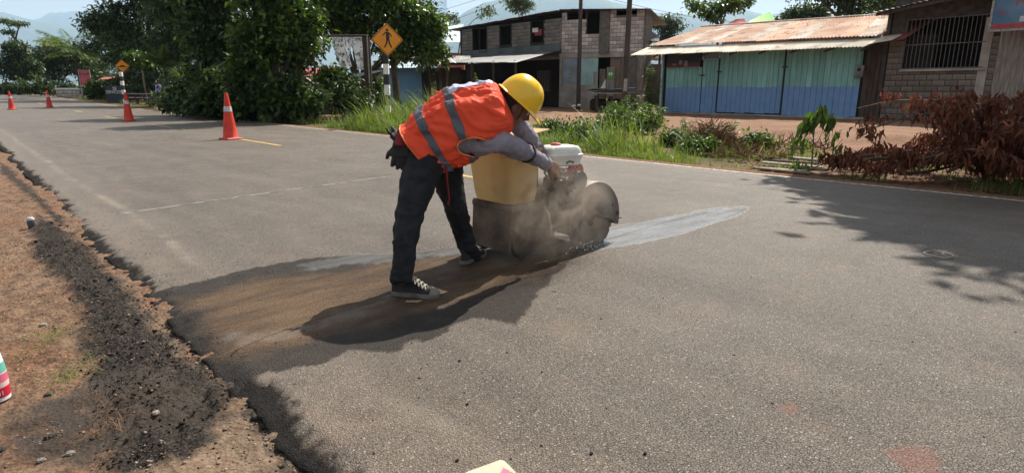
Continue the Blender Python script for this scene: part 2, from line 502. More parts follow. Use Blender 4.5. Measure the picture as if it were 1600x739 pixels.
# ------------------------------------------------------------------ road
slurry = gp([(232, 450), (300, 437), (400, 415), (480, 404), (560, 399), (620, 398), (700, 391), (760, 386), (860, 372), (945, 368), (952, 388), (905, 402), (868, 424), (842, 455), (826, 480), (800, 503), (740, 497), (700, 512), (665, 528), (640, 524), (612, 545), (545, 545), (505, 566), (440, 574), (400, 578), (366, 598), (300, 530)])
slurry_brown = gp([(290, 462), (400, 436), (520, 424), (640, 408), (760, 395), (850, 385), (940, 380), (935, 392), (880, 408), (830, 440), (700, 470), (600, 505), (500, 528), (400, 548), (350, 545), (320, 500)])
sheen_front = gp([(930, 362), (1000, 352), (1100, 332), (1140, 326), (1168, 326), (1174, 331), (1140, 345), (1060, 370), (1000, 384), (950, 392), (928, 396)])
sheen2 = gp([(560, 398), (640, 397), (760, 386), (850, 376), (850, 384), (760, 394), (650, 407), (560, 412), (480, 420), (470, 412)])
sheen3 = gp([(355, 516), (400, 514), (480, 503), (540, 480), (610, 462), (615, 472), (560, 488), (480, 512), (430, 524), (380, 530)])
stainp = gp([(1378, 703), (1420, 697), (1458, 702), (1472, 720), (1470, 745), (1420, 741)])
stain2 = gp([(1218, 634), (1240, 630), (1250, 641), (1230, 648)])
stain3 = gp([(60, 272), (80, 262), (84, 275), (66, 283)])

def r_h(X, Y):
    Xe = X
    c = 0.045 * (1 - ((Xe - 4.9) / 3.9) ** 2)
    drop = np.where(X < edge_l(Y) + 0.004, -0.09, 0) + np.where(X > edge_r(Y), -0.03, 0)
    edge = -0.03 * sstep(0.16, 0.0, X - edge_l(Y)) * (0.3 + 1.4 * fbm(X, Y, 9, 3, 77)) * sstep(20, 8, Y)
    bm_ = (fbm(X, Y, 0.9, 3, 71) - 0.5) * 0.008 + (fbm(X, Y, 28, 2, 79, .7) - .5) * 0.02 * sstep(0.30, 0.02, X - edge_l(Y)) * sstep(14, 6, Y)
    return terr(X, Y) + np.maximum(c, -0.02) - 0.0 + drop + edge + bm_ - 0.02

def r_attr(X, Y):
    n = fbm(X, Y, 5, 4, 81); n2 = fbm(X, Y, 24, 3, 83, .7)
    near = (Y < 9) & (Y > -2)
    def m(poly, w, amp=0.10, amp2=0.04):
        return np.where(near, sstep(-w, w, polysd(X, Y, poly) + (n - 0.5) * amp + (n2 - .5) * amp2), 0)
    wet = m(slurry, 0.010, .13, .05); brown = m(slurry_brown, 0.10, 0.22, .1)
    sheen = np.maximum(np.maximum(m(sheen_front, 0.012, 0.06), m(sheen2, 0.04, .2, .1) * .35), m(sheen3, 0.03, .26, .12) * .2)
    el = edge_l(Y)
    tar = sstep(0.13, 0.07, X - el + (n - .5) * 0.12 + (n2 - .5) * .10)
    dust = np.exp(-((X - 1.13 - (fbm(Y, Y * 0, 0.7, 2, 85) - .5) * 0.1) / 0.045) ** 2) * np.clip(1.6 * (n - .30), 0, .8)
    dust2 = sstep(1.2, 0.9, X) * sstep(0.95, 1.0, X + .0) * 0
    edged = sstep(0.9, 0.0, X - el) * 0.55 + sstep(0.9, 0.0, 8.7 - X) * 0.6
    stain = np.maximum(np.maximum(m(stainp, 0.012, .03, .01), m(stain2, 0.01, .03)), m(stain3, 0.02, .3))
    return dict(wet=wet, brown=brown, sheen=sheen, tar=tar, dust=dust, edged=edged, stain=stain)

ry = list(reversed([-v for v in geo(1.0, 60, 0.1, 1.3)])) + axis([(-0.95, 0, 0.05), (0, 1, 0.02), (1, 4.3, 0.018), (4.3, 8, 0.035), (8, 14, 0.08), (14, 30, 0.2), (30, 90, 0.6)]) + geo(90, 900, 0.9, 1.15)
xs_u = [0.0, 0.0005] + list(np.linspace(0.004, 0.09, 38)) + list(np.linspace(0.093, 0.62, 210)) + list(np.linspace(0.63, 0.97, 40)) + list(np.linspace(0.975, 0.9985, 8)) + [0.9999, 1.0]
U_, Yg = np.meshgrid(np.array(xs_u), np.array(ry), indexing='ij')
def bend(X, Y):  # far away the road swings left
    return X - 0.00022 * np.maximum(Y - 95, 0) ** 2
EL, ER = edge_l(Yg), edge_r(Yg)
XX = (EL - 0.0) + (ER - EL) * U_
ZZ = r_h(XX, Yg); ZZ[0] -= 0.10; ZZ[-1] -= 0.08
near_ = dict(r_attr(XX, Yg))
VV = np.stack([bend(XX, Yg), Yg, ZZ], -1).reshape(-1, 3)
II = np.arange(XX.size).reshape(XX.shape)
FF = np.stack([II[:-1, :-1], II[1:, :-1], II[1:, 1:], II[:-1, 1:]], -1).reshape(-1, 4)
rm = np_mesh('road', VV, FF, smooth=True, attrs=near_)

def road_z(x, y):
    return float(r_h(np.array([float(x)]), np.array([float(y)]))[0])

def shader_road():
    m = bpy.data.materials.new('asphalt'); m.use_nodes = True
    N = m.node_tree.nodes; L = m.node_tree.links; b = N['Principled BSDF']
    geo_ = N.new('ShaderNodeNewGeometry')
    def noise(sc, det=5, ro=0.6, st=None):
        n = N.new('ShaderNodeTexNoise'); n.inputs['Scale'].default_value = sc; n.inputs['Detail'].default_value = det; n.inputs['Roughness'].default_value = ro
        if st:
            mp = N.new('ShaderNodeMapping'); mp.inputs['Scale'].default_value = st; L.new(geo_.outputs['Position'], mp.inputs['Vector']); L.new(mp.outputs[0], n.inputs['Vector'])
        else: L.new(geo_.outputs['Position'], n.inputs['Vector'])
        return n.outputs['Fac']
    def rng(v, a, b_, c=0.0, d=1.0):
        n = N.new('ShaderNodeMapRange'); n.inputs['From Min'].default_value = a; n.inputs['From Max'].default_value = b_
        n.inputs['To Min'].default_value = c; n.inputs['To Max'].default_value = d; L.new(v, n.inputs['Value']); return n.outputs[0]
    def mix(f, a, c):
        n = N.new('ShaderNodeMix'); n.data_type = 'RGBA'
        if isinstance(f, float): n.inputs['Factor'].default_value = f
        else: L.new(f, n.inputs['Factor'])
        for i, v in ((6, a), (7, c)):
            if isinstance(v, tuple): n.inputs[i].default_value = (*v, 1)
            else: L.new(v, n.inputs[i])
        return n.outputs[2]
    def attr(n_):
        n = N.new('ShaderNodeAttribute'); n.attribute_name = n_; return n.outputs['Fac']
    def math_(op, a, b_=0.0):
        n = N.new('ShaderNodeMath'); n.operation = op
        for i, v in ((0, a), (1, b_)):
            if isinstance(v, (int, float)): n.inputs[i].default_value = v
            else: L.new(v, n.inputs[i])
        return n.outputs[0]
    def voro(sc, feat='F1'):
        v = N.new('ShaderNodeTexVoronoi'); v.inputs['Scale'].default_value = sc; v.feature = feat; L.new(geo_.outputs['Position'], v.inputs['Vector']); return v
    col = mix(rng(noise(0.9, 5), 0.36, 0.64), (0.120, 0.094, 0.072), (0.182, 0.147, 0.115))
    col = mix(rng(noise(3.0, 4, .6, (1, .12, 1)), 0.40, 0.62, 0, 0.4), col, (0.17, 0.145, 0.12))
    col = mix(rng(noise(90, 3, .6), 0.45, 0.66, 0, 0.5), col, (0.07, 0.062, 0.056))
    col = mix(rng(noise(0.45, 4, .55, (1, .5, 1)), 0.48, 0.66, 0, 0.35), col, (0.07, 0.058, 0.048))
    v1 = voro(150); sep = N.new('ShaderNodeSeparateColor'); L.new(v1.outputs['Color'], sep.inputs[0])
    grain = math_('MULTIPLY', rng(sep.outputs[0], 0.80, 0.86), rng(v1.outputs['Distance'], 0.50, 0.30))
    v1b = voro(85); sepb = N.new('ShaderNodeSeparateColor'); L.new(v1b.outputs['Color'], sepb.inputs[0])
    grain_b = math_('MULTIPLY', rng(sepb.outputs[1], 0.82, 0.85), rng(v1b.outputs['Distance'], 0.46, 0.28))
    col = mix(math_('MULTIPLY', grain, 0.75), col, mix(sep.outputs[1], (0.42, 0.38, 0.33), (0.25, 0.20, 0.16)))
    col = mix(math_('MULTIPLY', grain_b, 0.85), col, mix(sepb.outputs[2], (0.42, 0.38, 0.33), (0.23, 0.18, 0.14)))
    grain2 = math_('MULTIPLY', rng(sep.outputs[2], 0.58, 0.66), rng(v1.outputs['Distance'], 0.6, 0.3))
    col = mix(math_('MULTIPLY', grain2, 0.8), col, (0.032, 0.028, 0.026))
    ve = N.new('ShaderNodeTexVoronoi'); ve.feature = 'DISTANCE_TO_EDGE'; ve.inputs['Scale'].default_value = 95; L.new(geo_.outputs['Position'], ve.inputs['Vector'])
    pit = math_('MULTIPLY', rng(ve.outputs['Distance'], 0.02, 0.13, 1, 0), rng(noise(70, 3, .6), 0.35, 0.62, .35, 1.0))
    col = mix(math_('MULTIPLY', pit, 0.62), col, (0.026, 0.022, 0.019))
    # red earth carried on to the road
    col = mix(math_('MULTIPLY', rng(noise(1.7, 6, .7), 0.56, 0.74, 0, 0.45), 0.8), col, (0.27, 0.16, 0.105))
    v2 = voro(4.2); sp2 = N.new('ShaderNodeSeparateColor'); L.new(v2.outputs['Color'], sp2.inputs[0])
    spot = math_('MULTIPLY', rng(sp2.outputs[0], 0.86, 0.88), rng(math_('ADD', v2.outputs['Distance'], math_('MULTIPLY', noise(40), 0.15)), 0.20, 0.13))
    col = mix(math_('MULTIPLY', spot, 0.55), col, (0.34, 0.15, 0.08))
    col = mix(rng(math_('MULTIPLY', attr('dust'), rng(noise(30, 5, .7), 0.3, 0.6, .5, 1.2)), 0, 1, 0, 0.75), col, (0.36, 0.30, 0.235))
    col = mix(math_('MULTIPLY', attr('edged'), rng(noise(5, 5), 0.35, 0.65, .15, 1.0)), col, (0.25, 0.19, 0.145))
    col = mix(math_('MULTIPLY', attr('tar'), rng(noise(50, 5, .7), 0.25, 0.45, .75, 1.0)), col, (0.020, 0.018, 0.017))
    stn = math_('MULTIPLY', attr('stain'), rng(noise(60, 4, .7), .35, .5, .35, .95))
    col = mix(stn, col, (0.175, 0.088, 0.064))
    # slurry
    wet = attr('wet'); brown = attr('brown'); sheen = attr('sheen')
    col = mix(math_('MULTIPLY', wet, 0.84), col, (0.028, 0.025, 0.024))
    brn = mix(rng(noise(3.5, 6, .65, (0.35, 1.4, 1)), 0.38, 0.62), (0.150, 0.098, 0.060), (0.070, 0.047, 0.032))
    brn = mix(rng(noise(60, 3), 0.55, 0.7, 0, .5), brn, (0.05, 0.035, 0.025))
    col = mix(math_('MULTIPLY', brown, rng(noise(9, 4, .6, (0.4, 1, 1)), 0.3, 0.55, .72, 1.0)), col, brn)
    col = mix(math_('MULTIPLY', sheen, rng(noise(7, 5, .6, (0.3, 1.6, 1)), .35, .65, .25, .75)), col, (0.26, 0.27, 0.28))  # sky sheen on the water, painted into the base colour as pale blue grey
    L.new(col, b.inputs['Base Color'])
    r0 = rng(noise(5, 4), 0.3, 0.7, 0.46, 0.60)
    def mixf(f, a, c):
        n = N.new('ShaderNodeMix'); L.new(f, n.inputs[0])
        for i, v in ((2, a), (3, c)):
            if isinstance(v, float): n.inputs[i].default_value = v
            else: L.new(v, n.inputs[i])
        return n.outputs[0]
    r1 = mixf(attr('tar'), r0, 0.95); r1 = mixf(wet, r1, rng(noise(6, 4), 0.35, 0.65, 0.50, 0.75))
    r1 = mixf(math_('MULTIPLY', sheen, rng(noise(12, 4, .6, (0.5, 1, 1)), 0.3, 0.5, .5, 1.0)), r1, 0.12)
    L.new(r1, b.inputs['Roughness'])
    L.new(rng(math_('MAXIMUM', attr('tar'), math_('MULTIPLY', wet, math_('SUBTRACT', 1.0, sheen))), 0, 1, .38, .10), b.inputs['Specular IOR Level'])
    bu = N.new('ShaderNodeBump'); bu.inputs['Distance'].default_value = 0.006
    hh = math_('ADD', math_('MULTIPLY', v1.outputs['Distance'], -0.8), math_('MULTIPLY', noise(200, 3), 0.6))
    hh = math_('ADD', math_('ADD', hh, math_('MULTIPLY', noise(75, 3), 1.3)), math_('MULTIPLY', pit, -0.7))
    L.new(hh, bu.inputs['Height']); L.new(rng(sheen, 0, 1, 0.95, 0.12), bu.inputs['Strength']); L.new(bu.outputs[0], b.inputs['Normal'])
    return m
M_road = shader_road()
road = tag(link('road', rm, M_road), 'grey two lane asphalt road with a wet brown saw cut strip', kind='structure')

M_yellow = mat('worn_yellow_paint', (0.50, 0.34, 0.07), (0.17, 0.14, 0.10), rough=.75, scale=28, contrast=(0.42, 0.66), coords='Object')
M_white = mat('worn_white_paint', (0.55, 0.52, 0.46), (0.20, 0.18, 0.155), rough=.75, scale=16, contrast=(0.36, 0.62), coords='Object')
M_chalk = mat('chalk_line_white', (0.50, 0.48, 0.45), (0.14, 0.12, 0.10), rough=.9, scale=9, contrast=(0.42, 0.60), coords='Object')
def strip(name, pts, w, m, label, dz=0.004, taper=False):
    """thin painted strip that follows the road surface"""
    V = []; F = []; n = len(pts)
    for i, (x, y) in enumerate(pts):
        x0, y0 = pts[max(i - 1, 0)]; x1, y1 = pts[min(i + 1, n - 1)]
        t = Vector((x1 - x0, y1 - y0)); t.normalize(); nn = Vector((-t.y, t.x)) * (w / 2)
        jit = 1 + (random.random() - .5) * 0.12
        for s_ in (-1, 1):
            X_, Y_ = x + nn.x * s_ * jit, y + nn.y * s_ * jit
            V.append((float(bend(X_, Y_)), Y_, road_z(X_, Y_) + dz))
        if i: F.append((2 * i - 2, 2 * i - 1, 2 * i + 1, 2 * i))
    me = bpy.data.meshes.new(name); me.from_pydata(V, [], F); me.update()
    return tag(link(name, me, m), label, kind='structure')
random.seed(5)
for k in range(14):
    y1 = 14.95 - 8.55 * (k * -1) if False else 6.7 + 8.3 * k
    y0 = y1 - (1.2 if k == 0 else 2.4)
    strip('centre_line_dash', [(5.03, y0 + (y1 - y0) * i / 24) for i in range(25)], 0.10, M_yellow, 'worn yellow dash of the centre line')
strip('edge_line', [(8.42, -6 + 0.25 * i) for i in range(0, 420)], 0.10, M_white, 'worn white edge line on the far side of the road')
cl = [G(*p) for p in [(176, 333), (218, 328), (308, 317), (398, 306), (500, 293), (622, 277)]]
clp = []
for a, b_ in zip(cl[:-1], cl[1:]):
    for i in range(20): clp.append((a.x + (b_.x - a.x) * i / 20, a.y + (b_.y - a.y) * i / 20))
strip('chalk_line', clp, 0.015, M_chalk, 'thin white chalk line drawn across the road')
cut = [G(*p) for p in [(352, 546), (420, 518), (480, 499), (600, 466), (735, 433), (870, 402), (952, 378), (1037, 352), (1110, 335)]]
ctp = []
for a, b_ in zip(cut[:-1], cut[1:]):
    for i in range(12): ctp.append((a.x + (b_.x - a.x) * i / 12, a.y + (b_.y - a.y) * i / 12 + random.uniform(-.001, .001)))
M_cut = mat('open_saw_cut', (0.012, 0.01, 0.01), (0.03, 0.025, 0.02), rough=.9)
strip('saw_cut', ctp, 0.0035, M_cut, 'narrow dark saw cut across the asphalt', dz=0.003)

# ------------------------------------------------------------------ hills and haze
M_hill = mat('forested_hill', (0.035, 0.06, 0.022), (0.07, 0.10, 0.035), scale=0.02, rough=.9, bump=1.0, bscale=0.05, coords='Object')
def ridge(name, label, prof, dist, seed, thick=900):
    """a range of hills at forward distance dist; prof lists (pixel column, height above eye in pixels)"""
    n = 260; xs = np.linspace(prof[0][0], prof[-1][0], n)
    hp = np.interp(xs, [p[0] for p in prof], [p[1] for p in prof])
    m = 26; V = np.zeros((n, m, 3))
    for j in range(m):
        u = j / (m - 1)                      # 0 foot, 0.6 crest, 1 back
        dd = dist - thick * (0.6 - u)
        lat = (xs - CXP) / FPX * 0.9725 * dist
        crest = hp / FPX * dist * 1.0 + CAMH
        s_ = np.sin(min(u / 0.6, 1) * pi / 2) ** 1.2 if u <= .6 else cos((u - .6) / .4 * pi / 2)
        gx_ = FW.x * dd + RT.x * lat; gy_ = FW.y * dd + RT.y * lat
        rough_ = (fbm(gx_, gy_, 1 / 600., 6, seed, .55) - .5) * 0.22 * crest * s_ * (1.0 if u < .55 or u > .65 else .15)
        V[:, j, 0] = gx_; V[:, j, 1] = gy_; V[:, j, 2] = crest * s_ + rough_ - 15 * (1 - s_) + (fbm(gx_, gy_, 1 / 30., 3, seed + 3) - .5) * 18 * s_
    I = np.arange(n * m).reshape(n, m)
    F = np.stack([I[:-1, :-1], I[1:, :-1], I[1:, 1:], I[:-1, 1:]], -1).reshape(-1, 4)
    tag(link(name, np_mesh(name, V.reshape(-1, 3), F, smooth=True), M_hill), label, kind='structure')
ridge('hills', 'blue forested hills beyond the left end of the road', [(-700, 70), (-300, 120), (-60, 98), (0, 108), (30, 112), (60, 104), (90, 99), (130, 92), (200, 80), (300, 60), (500, 55), (700, 40)], 8200, 101, 2000)
ridge('hills', 'hazy blue hill ridge behind the two storey block house', [(600, 40), (700, 90), (728, 112), (760, 126), (800, 133), (850, 128), (905, 134), (940, 126), (985, 118), (1010, 112), (1080, 106), (1150, 116), (1180, 108), (1300, 118), (1500, 140), (1800, 120), (2300, 100)], 7200, 151, 1900)
ridge('hills', 'farther pale ridge seen left of the tall trees', [(60, 90), (110, 107), (150, 110), (200, 100), (600, 120), (700, 135)], 11000, 191, 2400)
hz = MB(); hz.box((4000, 4000, 640), (34000, 34000, 1320))
hzo = hz.build('haze', None)
hm = bpy.data.materials.new('air_haze'); hm.use_nodes = True
for nn in list(hm.node_tree.nodes):
    if nn.type == 'BSDF_PRINCIPLED': hm.node_tree.nodes.remove(nn)
pv = hm.node_tree.nodes.new('ShaderNodeVolumePrincipled')
pv.inputs['Color'].default_value = (0.52, 0.74, 1.0, 1); pv.inputs['Density'].default_value = 0.000095; pv.inputs['Anisotropy'].default_value = 0.2
hm.node_tree.links.new(pv.outputs[0], hm.node_tree.nodes['Material Output'].inputs['Volume'])
hzo.data.materials.append(hm)
tag(hzo, kind='stuff'); hzo['label'] = 'pale blue distance haze in the air'
# ------------------------------------------------------------------ vegetation
rng_ = np.random.default_rng(12)
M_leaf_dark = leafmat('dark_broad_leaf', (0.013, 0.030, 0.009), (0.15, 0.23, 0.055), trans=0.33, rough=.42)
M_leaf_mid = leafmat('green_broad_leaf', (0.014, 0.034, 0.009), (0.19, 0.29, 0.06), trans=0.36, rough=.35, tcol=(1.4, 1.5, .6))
M_leaf_pale = leafmat('pale_green_leaf', (0.05, 0.085, 0.025), (0.14, 0.20, 0.06), trans=0.35, rough=.5)
M_grass = leafmat('grass_blade', (0.05, 0.10, 0.015), (0.24, 0.31, 0.07), trans=0.45, rough=.5, tcol=(1.3, 1.3, .6))
M_weed = leafmat('weed_leaf', (0.025, 0.055, 0.013), (0.15, 0.23, 0.05), trans=0.42, rough=.45, tcol=(1.3, 1.4, .6))
M_palm = leafmat('palm_leaflet', (0.045, 0.095, 0.02), (0.24, 0.31, 0.07), trans=0.45, rough=.45, tcol=(1.3, 1.2, .6))
M_dead = leafmat('dead_leaf', (0.085, 0.028, 0.018), (0.34, 0.12, 0.06), trans=0.3, rough=.6)
M_straw = leafmat('dry_straw', (0.075, 0.038, 0.02), (0.22, 0.125, 0.065), trans=0.1, rough=.8)
M_bark = mat('bark', (0.09, 0.07, 0.052), (0.045, 0.034, 0.026), scale=9, stretch=(1, 1, .25), bump=.6, rough=.9)
M_barkpale = mat('pale_bark', (0.26, 0.23, 0.19), (0.12, 0.10, 0.08), scale=6, bump=.4, rough=.85)
M_twig = mat('dead_twig', (0.16, 0.10, 0.065), (0.07, 0.045, 0.03), scale=12, rough=.9)
M_stem = mat('green_stem', (0.10, 0.14, 0.05), (0.06, 0.08, 0.03), rough=.7)

def leaf_mesh(C, D, size, asp=0.45, fold=0.25, rng=rng_, name='leaves', tint=None, up=None):
    """one folded leaf per centre C, pointing along D, as two quads-triangles"""
    n = len(C); D = D / (np.linalg.norm(D, axis=1, keepdims=True) + 1e-9)
    r = rng.normal(size=(n, 3)); W = np.cross(D, r); W /= (np.linalg.norm(W, axis=1, keepdims=True) + 1e-9)
    if up is not None:
        W = np.cross(D, np.array([0, 0, 1.0]) + r * up); W /= (np.linalg.norm(W, axis=1, keepdims=True) + 1e-9)
    Nn = np.cross(W, D); s = np.asarray(size).reshape(-1, 1) * np.ones((n, 1))
    a = C; m1 = C + D * s * .42 + W * s * asp * .5 + Nn * s * fold * .35; m2 = C + D * s * .42 - W * s * asp * .5 + Nn * s * fold * .35
    t = C + D * s - Nn * s * fold * .4; mid = C + D * s * .5
    V = np.stack([a, m1, t, m2, mid], 1).reshape(-1, 3); b = np.arange(n)[:, None] * 5
    F = np.concatenate([b + np.array([[0, 1, 2, 4]]), b + np.array([[0, 4, 2, 3]])], 1).reshape(-1, 4)
    if tint is None: tint = np.clip(rng.beta(1.6, 2.4, n) + rng.normal(0, .06, n), 0, 1)
    return np_mesh(name, V, F, tint=np.repeat(tint, 2))

def view_off(base, lat, fwd, z):
    return Vector(base) + RT * lat + FW * fwd + Vector((0, 0, z))

def make_tree(name, label, base, blobs, n_cl, per, leaf, lm, cl_r=0.35, trunk_r=0.14, bark=None, cat='tree', group=None, asp=.5, trunk_to=None,
              droop=0.35, seed=1, inner=0.25, lean=(0, 0), limbs=True, shell=(.62, 1.0), holes=0.5):
    rg = np.random.default_rng(seed); bark = bark or M_bark
    t = thing(name, base, label, cat, group)
    vol = np.array([b[3] * b[4] * b[5] for b in blobs]) ** (2 / 3.); vol /= vol.sum()
    cc = []; bi = []
    R0 = np.array(RT); F0 = np.array(FW); Bs = np.array(base)
    for k, b in enumerate(blobs):
        n = max(3, int(n_cl * vol[k])); u = rg.normal(size=(n, 3)); u /= np.linalg.norm(u, axis=1, keepdims=True)
        rad = np.where(rg.random(n) < inner, rg.random(n) * .8, shell[0] + (shell[1] - shell[0]) * rg.random(n))
        lump = 0.82 + 0.36 * (np.sin(u[:, 0] * 5 + k) * np.sin(u[:, 1] * 4 + 2 * k) * np.cos(u[:, 2] * 5))
        p = u * (rad * lump)[:, None]
        # gaps: drop clusters where a lumpy field is low
        f = fbm(p[:, 0] * 2.2 + k * 7 + 50, p[:, 2] * 2.2 + p[:, 1] + 50, 1.0, 3, seed + k)
        keep = f > holes * 0.72
        p = p[keep]
        c = Bs + R0 * (b[0] + p[:, :1] * b[3]) + F0 * (b[1] + p[:, 1:2] * b[4]) + np.array([0, 0, 1.0]) * (b[2] + p[:, 2:3] * b[5])
        cc.append(c); bi += [k] * len(c)
    cc = np.concatenate(cc); bi = np.array(bi)
    N = len(cc) * per
    C = np.repeat(cc, per, 0) + rg.normal(size=(N, 3)) * cl_r * np.array([1, 1, .7]) * .55
    cen = np.array([Bs + R0 * b[0] + F0 * b[1] + np.array([0, 0, b[2]]) for b in blobs])[np.repeat(bi, per)]
    D = (C - cen) * .35 + rg.normal(size=(N, 3)) * .8 + np.array([0, 0, -droop])
    tc = np.repeat(rg.normal(0, .14, len(cc)), per)
    tint = np.clip(rg.beta(1.0, 3.0, N) + tc, 0, 1)
    sz = leaf * (0.6 + 0.8 * rg.random(N))
    link('crown', leaf_mesh(C, D, sz, asp, .3, rg, 'crown', tint, up=.5), lm, t)
    # trunk and limbs
    mb = MB(); B = Vector(base)
    top = Vector(cen.mean(0)) if trunk_to is None else view_off(base, *trunk_to)
    zt = top.z - B.z
    low = min(b[2] - b[5] * .4 for b in blobs); fork = B + (top - B) * min(max(low / max(zt, .1), .25), .8)
    fork += Vector((rg.normal() * .1, rg.normal() * .1, 0))
    midp = B + (fork - B) * .5 + Vector((rg.normal(), rg.normal(), 0)) * trunk_r * .6
    mb.tube([B - Vector((0, 0, .15)), B + (fork - B) * .08, midp, fork], [trunk_r * 1.5, trunk_r * 1.1, trunk_r * .95, trunk_r * .8], 9)
    if limbs:
        for k, b in enumerate(blobs):
            e = view_off(base, b[0], b[1], b[2]); m_ = fork.lerp(e, .5) + Vector((0, 0, (e - fork).length * .08)) + Vector((rg.normal(), rg.normal(), 0)) * .1
            mb.tube([fork - Vector((0, 0, trunk_r * .5)), m_, e], [trunk_r * .62, trunk_r * .42, trunk_r * .2], 6)
            ids = np.where(bi == k)[0]
            for j in rg.choice(ids, min(len(ids), 9), replace=False) if len(ids) else []:
                q = Vector(cc[j]); s0 = m_.lerp(e, rg.random())
                mb.tube([s0, s0.lerp(q, .5) + Vector((0, 0, .05)), q], [trunk_r * .2, trunk_r * .13, trunk_r * .05], 4, cap=False)
    mb.build('trunk', bark, t, smooth=True)
    return t

def bush(label, base, r, n_cl, per, leaf, lm, seed, name='shrub', h=None, group=None):
    h = h or r
    return make_tree(name, label, base, [(0, 0, h * .8, r, r * .8, h * .8), (r * .4, 0, h * .5, r * .6, r * .6, h * .5), (-r * .45, 0, h * .45, r * .6, r * .6, h * .45)],
                     n_cl, per, leaf, lm, cl_r=.22, trunk_r=.03, cat='shrub', seed=seed, group=group, inner=.4)

def PM(d): return d / FPX * 1.0     # metres per photo pixel at forward distance d
def blob(base, d, px0, px1, py0, py1, px_base, depth=None, fwd=0.0):
    """crown blob that fills the photo's pixel box at distance d, relative to a trunk base in column px_base"""
    k = d / FPX
    lat = ((px0 + px1) / 2 - px_base) * k; rl = (px1 - px0) / 2 * k
    z = CAMH + (HZ - (py0 + py1) / 2) * k * 1.02; rz = (py1 - py0) / 2 * k
    return (lat, fwd, z - base.z, rl, depth or rl * .8, rz)

# broad dark tree, far left centre
b = at_ground_px(235, 55)
make_tree('broadleaf_tree', 'huge dark broad tree towering behind the speed bump warning sign', b,
          [blob(b, 55, 150, 245, 10, 85, 235), blob(b, 55, 200, 320, -60, 60, 235), blob(b, 55, 175, 300, 55, 122, 235, 4), blob(b, 55, 260, 350, -10, 100, 235), blob(b, 55, 142, 205, 30, 62, 235, 2.5), blob(b, 55, 165, 270, -90, 10, 235)],
          1700, 16, .34, M_leaf_dark, cl_r=.6, trunk_r=.38, seed=3, holes=.35, inner=.4)
b = at_ground_px(215, 62)
make_tree('umbrella_tree', 'thin flat topped crown poking out at the upper left of the tall trees', b,
          [blob(b, 62, 140, 205, -12, 10, 215, 2.5), blob(b, 62, 150, 200, -30, -12, 215, 2.5), blob(b, 62, 170, 240, -45, -15, 215, 3)], 260, 12, .3, M_leaf_pale, cl_r=.45, trunk_r=.2, seed=5, holes=.5)
# front broadleaf trees with big glossy leaves
b = at_ground_px(338, 27)
make_tree('broadleaf_tree', 'leafy roadside tree directly behind the nearest traffic cone', b,
          [blob(b, 27, 285, 375, -50, 60, 338), blob(b, 27, 300, 400, 20, 110, 338), blob(b, 27, 330, 420, -60, 30, 338), blob(b, 27, 300, 360, 90, 150, 338)],
          900, 14, .25, M_leaf_dark, cl_r=.36, trunk_r=.13, seed=7, holes=.35, inner=.35)
b = at_ground_px(432, 23)
make_tree('broadleaf_tree', 'large leafed bright green tree leaning over the dirt strip left of the torn billboard', b,
          [blob(b, 23, 380, 470, -40, 50, 432), blob(b, 23, 370, 450, 30, 110, 432), blob(b, 23, 430, 515, 10, 80, 432), blob(b, 23, 440, 505, 50, 92, 432, 1.0), blob(b, 23, 355, 420, 85, 150, 432, 1.0), blob(b, 23, 380, 520, -80, -10, 432)],
          1050, 13, .24, M_leaf_mid, cl_r=.30, trunk_r=.11, seed=9, holes=.42)
b = at_ground_px(398, 30)
make_tree('broadleaf_tree', 'dark dense tree in the shade between the two roadside trees', b,
          [blob(b, 30, 350, 460, 40, 140, 398), blob(b, 30, 400, 500, 20, 130, 398), blob(b, 30, 320, 400, 0, 100, 398)],
          800, 14, .26, M_leaf_dark, cl_r=.4, trunk_r=.14, seed=11, holes=.25, inner=.5)
b = at_ground_px(556, 29)
make_tree('broadleaf_tree', 'round crowned tree spreading behind the pedestrian crossing sign', b,
          [blob(b, 29, 500, 600, -20, 50, 556), blob(b, 29, 570, 660, -5, 60, 556), blob(b, 29, 625, 702, 18, 90, 556), blob(b, 29, 640, 700, 60, 112, 556, 1.2), blob(b, 29, 520, 600, 30, 75, 556), blob(b, 29, 470, 560, -50, 20, 556), blob(b, 29, 480, 560, 5, 58, 556, 1.4), blob(b, 29, 590, 650, 55, 105, 556, 1.0), blob(b, 29, 500, 545, 100, 150, 556, 1.0), blob(b, 29, 560, 640, -40, 10, 556)],
          1900, 14, .22, M_leaf_mid, cl_r=.34, trunk_r=.15, seed=13, holes=.34)
for i, (px, d, boxes, lab) in enumerate([
        (300, 43, [(225, 330, -70, 60), (240, 350, 30, 110), (270, 380, -60, 60)], 'dark background tree behind the yellowed young palm'),
        (470, 40, [(400, 500, -60, 40), (440, 560, -30, 70), (420, 520, 40, 110)], 'dark background tree behind the torn billboard'),
        (620, 38, [(560, 640, -30, 40), (600, 690, 10, 70)], 'smaller crown filling in behind the round crowned tree'),
        (185, 68, [(140, 230, 30, 110), (180, 280, 40, 125)], 'dark tree far behind the red roofed hut'),
        (380, 46, [(330, 430, -80, 40), (340, 420, 20, 120)], 'dark background tree between the front trees')]):
    b = at_ground_px(px, d)
    make_tree('broadleaf_tree', lab, b, [blob(b, d, *x, px) for x in boxes], 700, 14, .32, M_leaf_dark, cl_r=.5, trunk_r=.2, seed=70 + i, holes=.22, inner=.45)
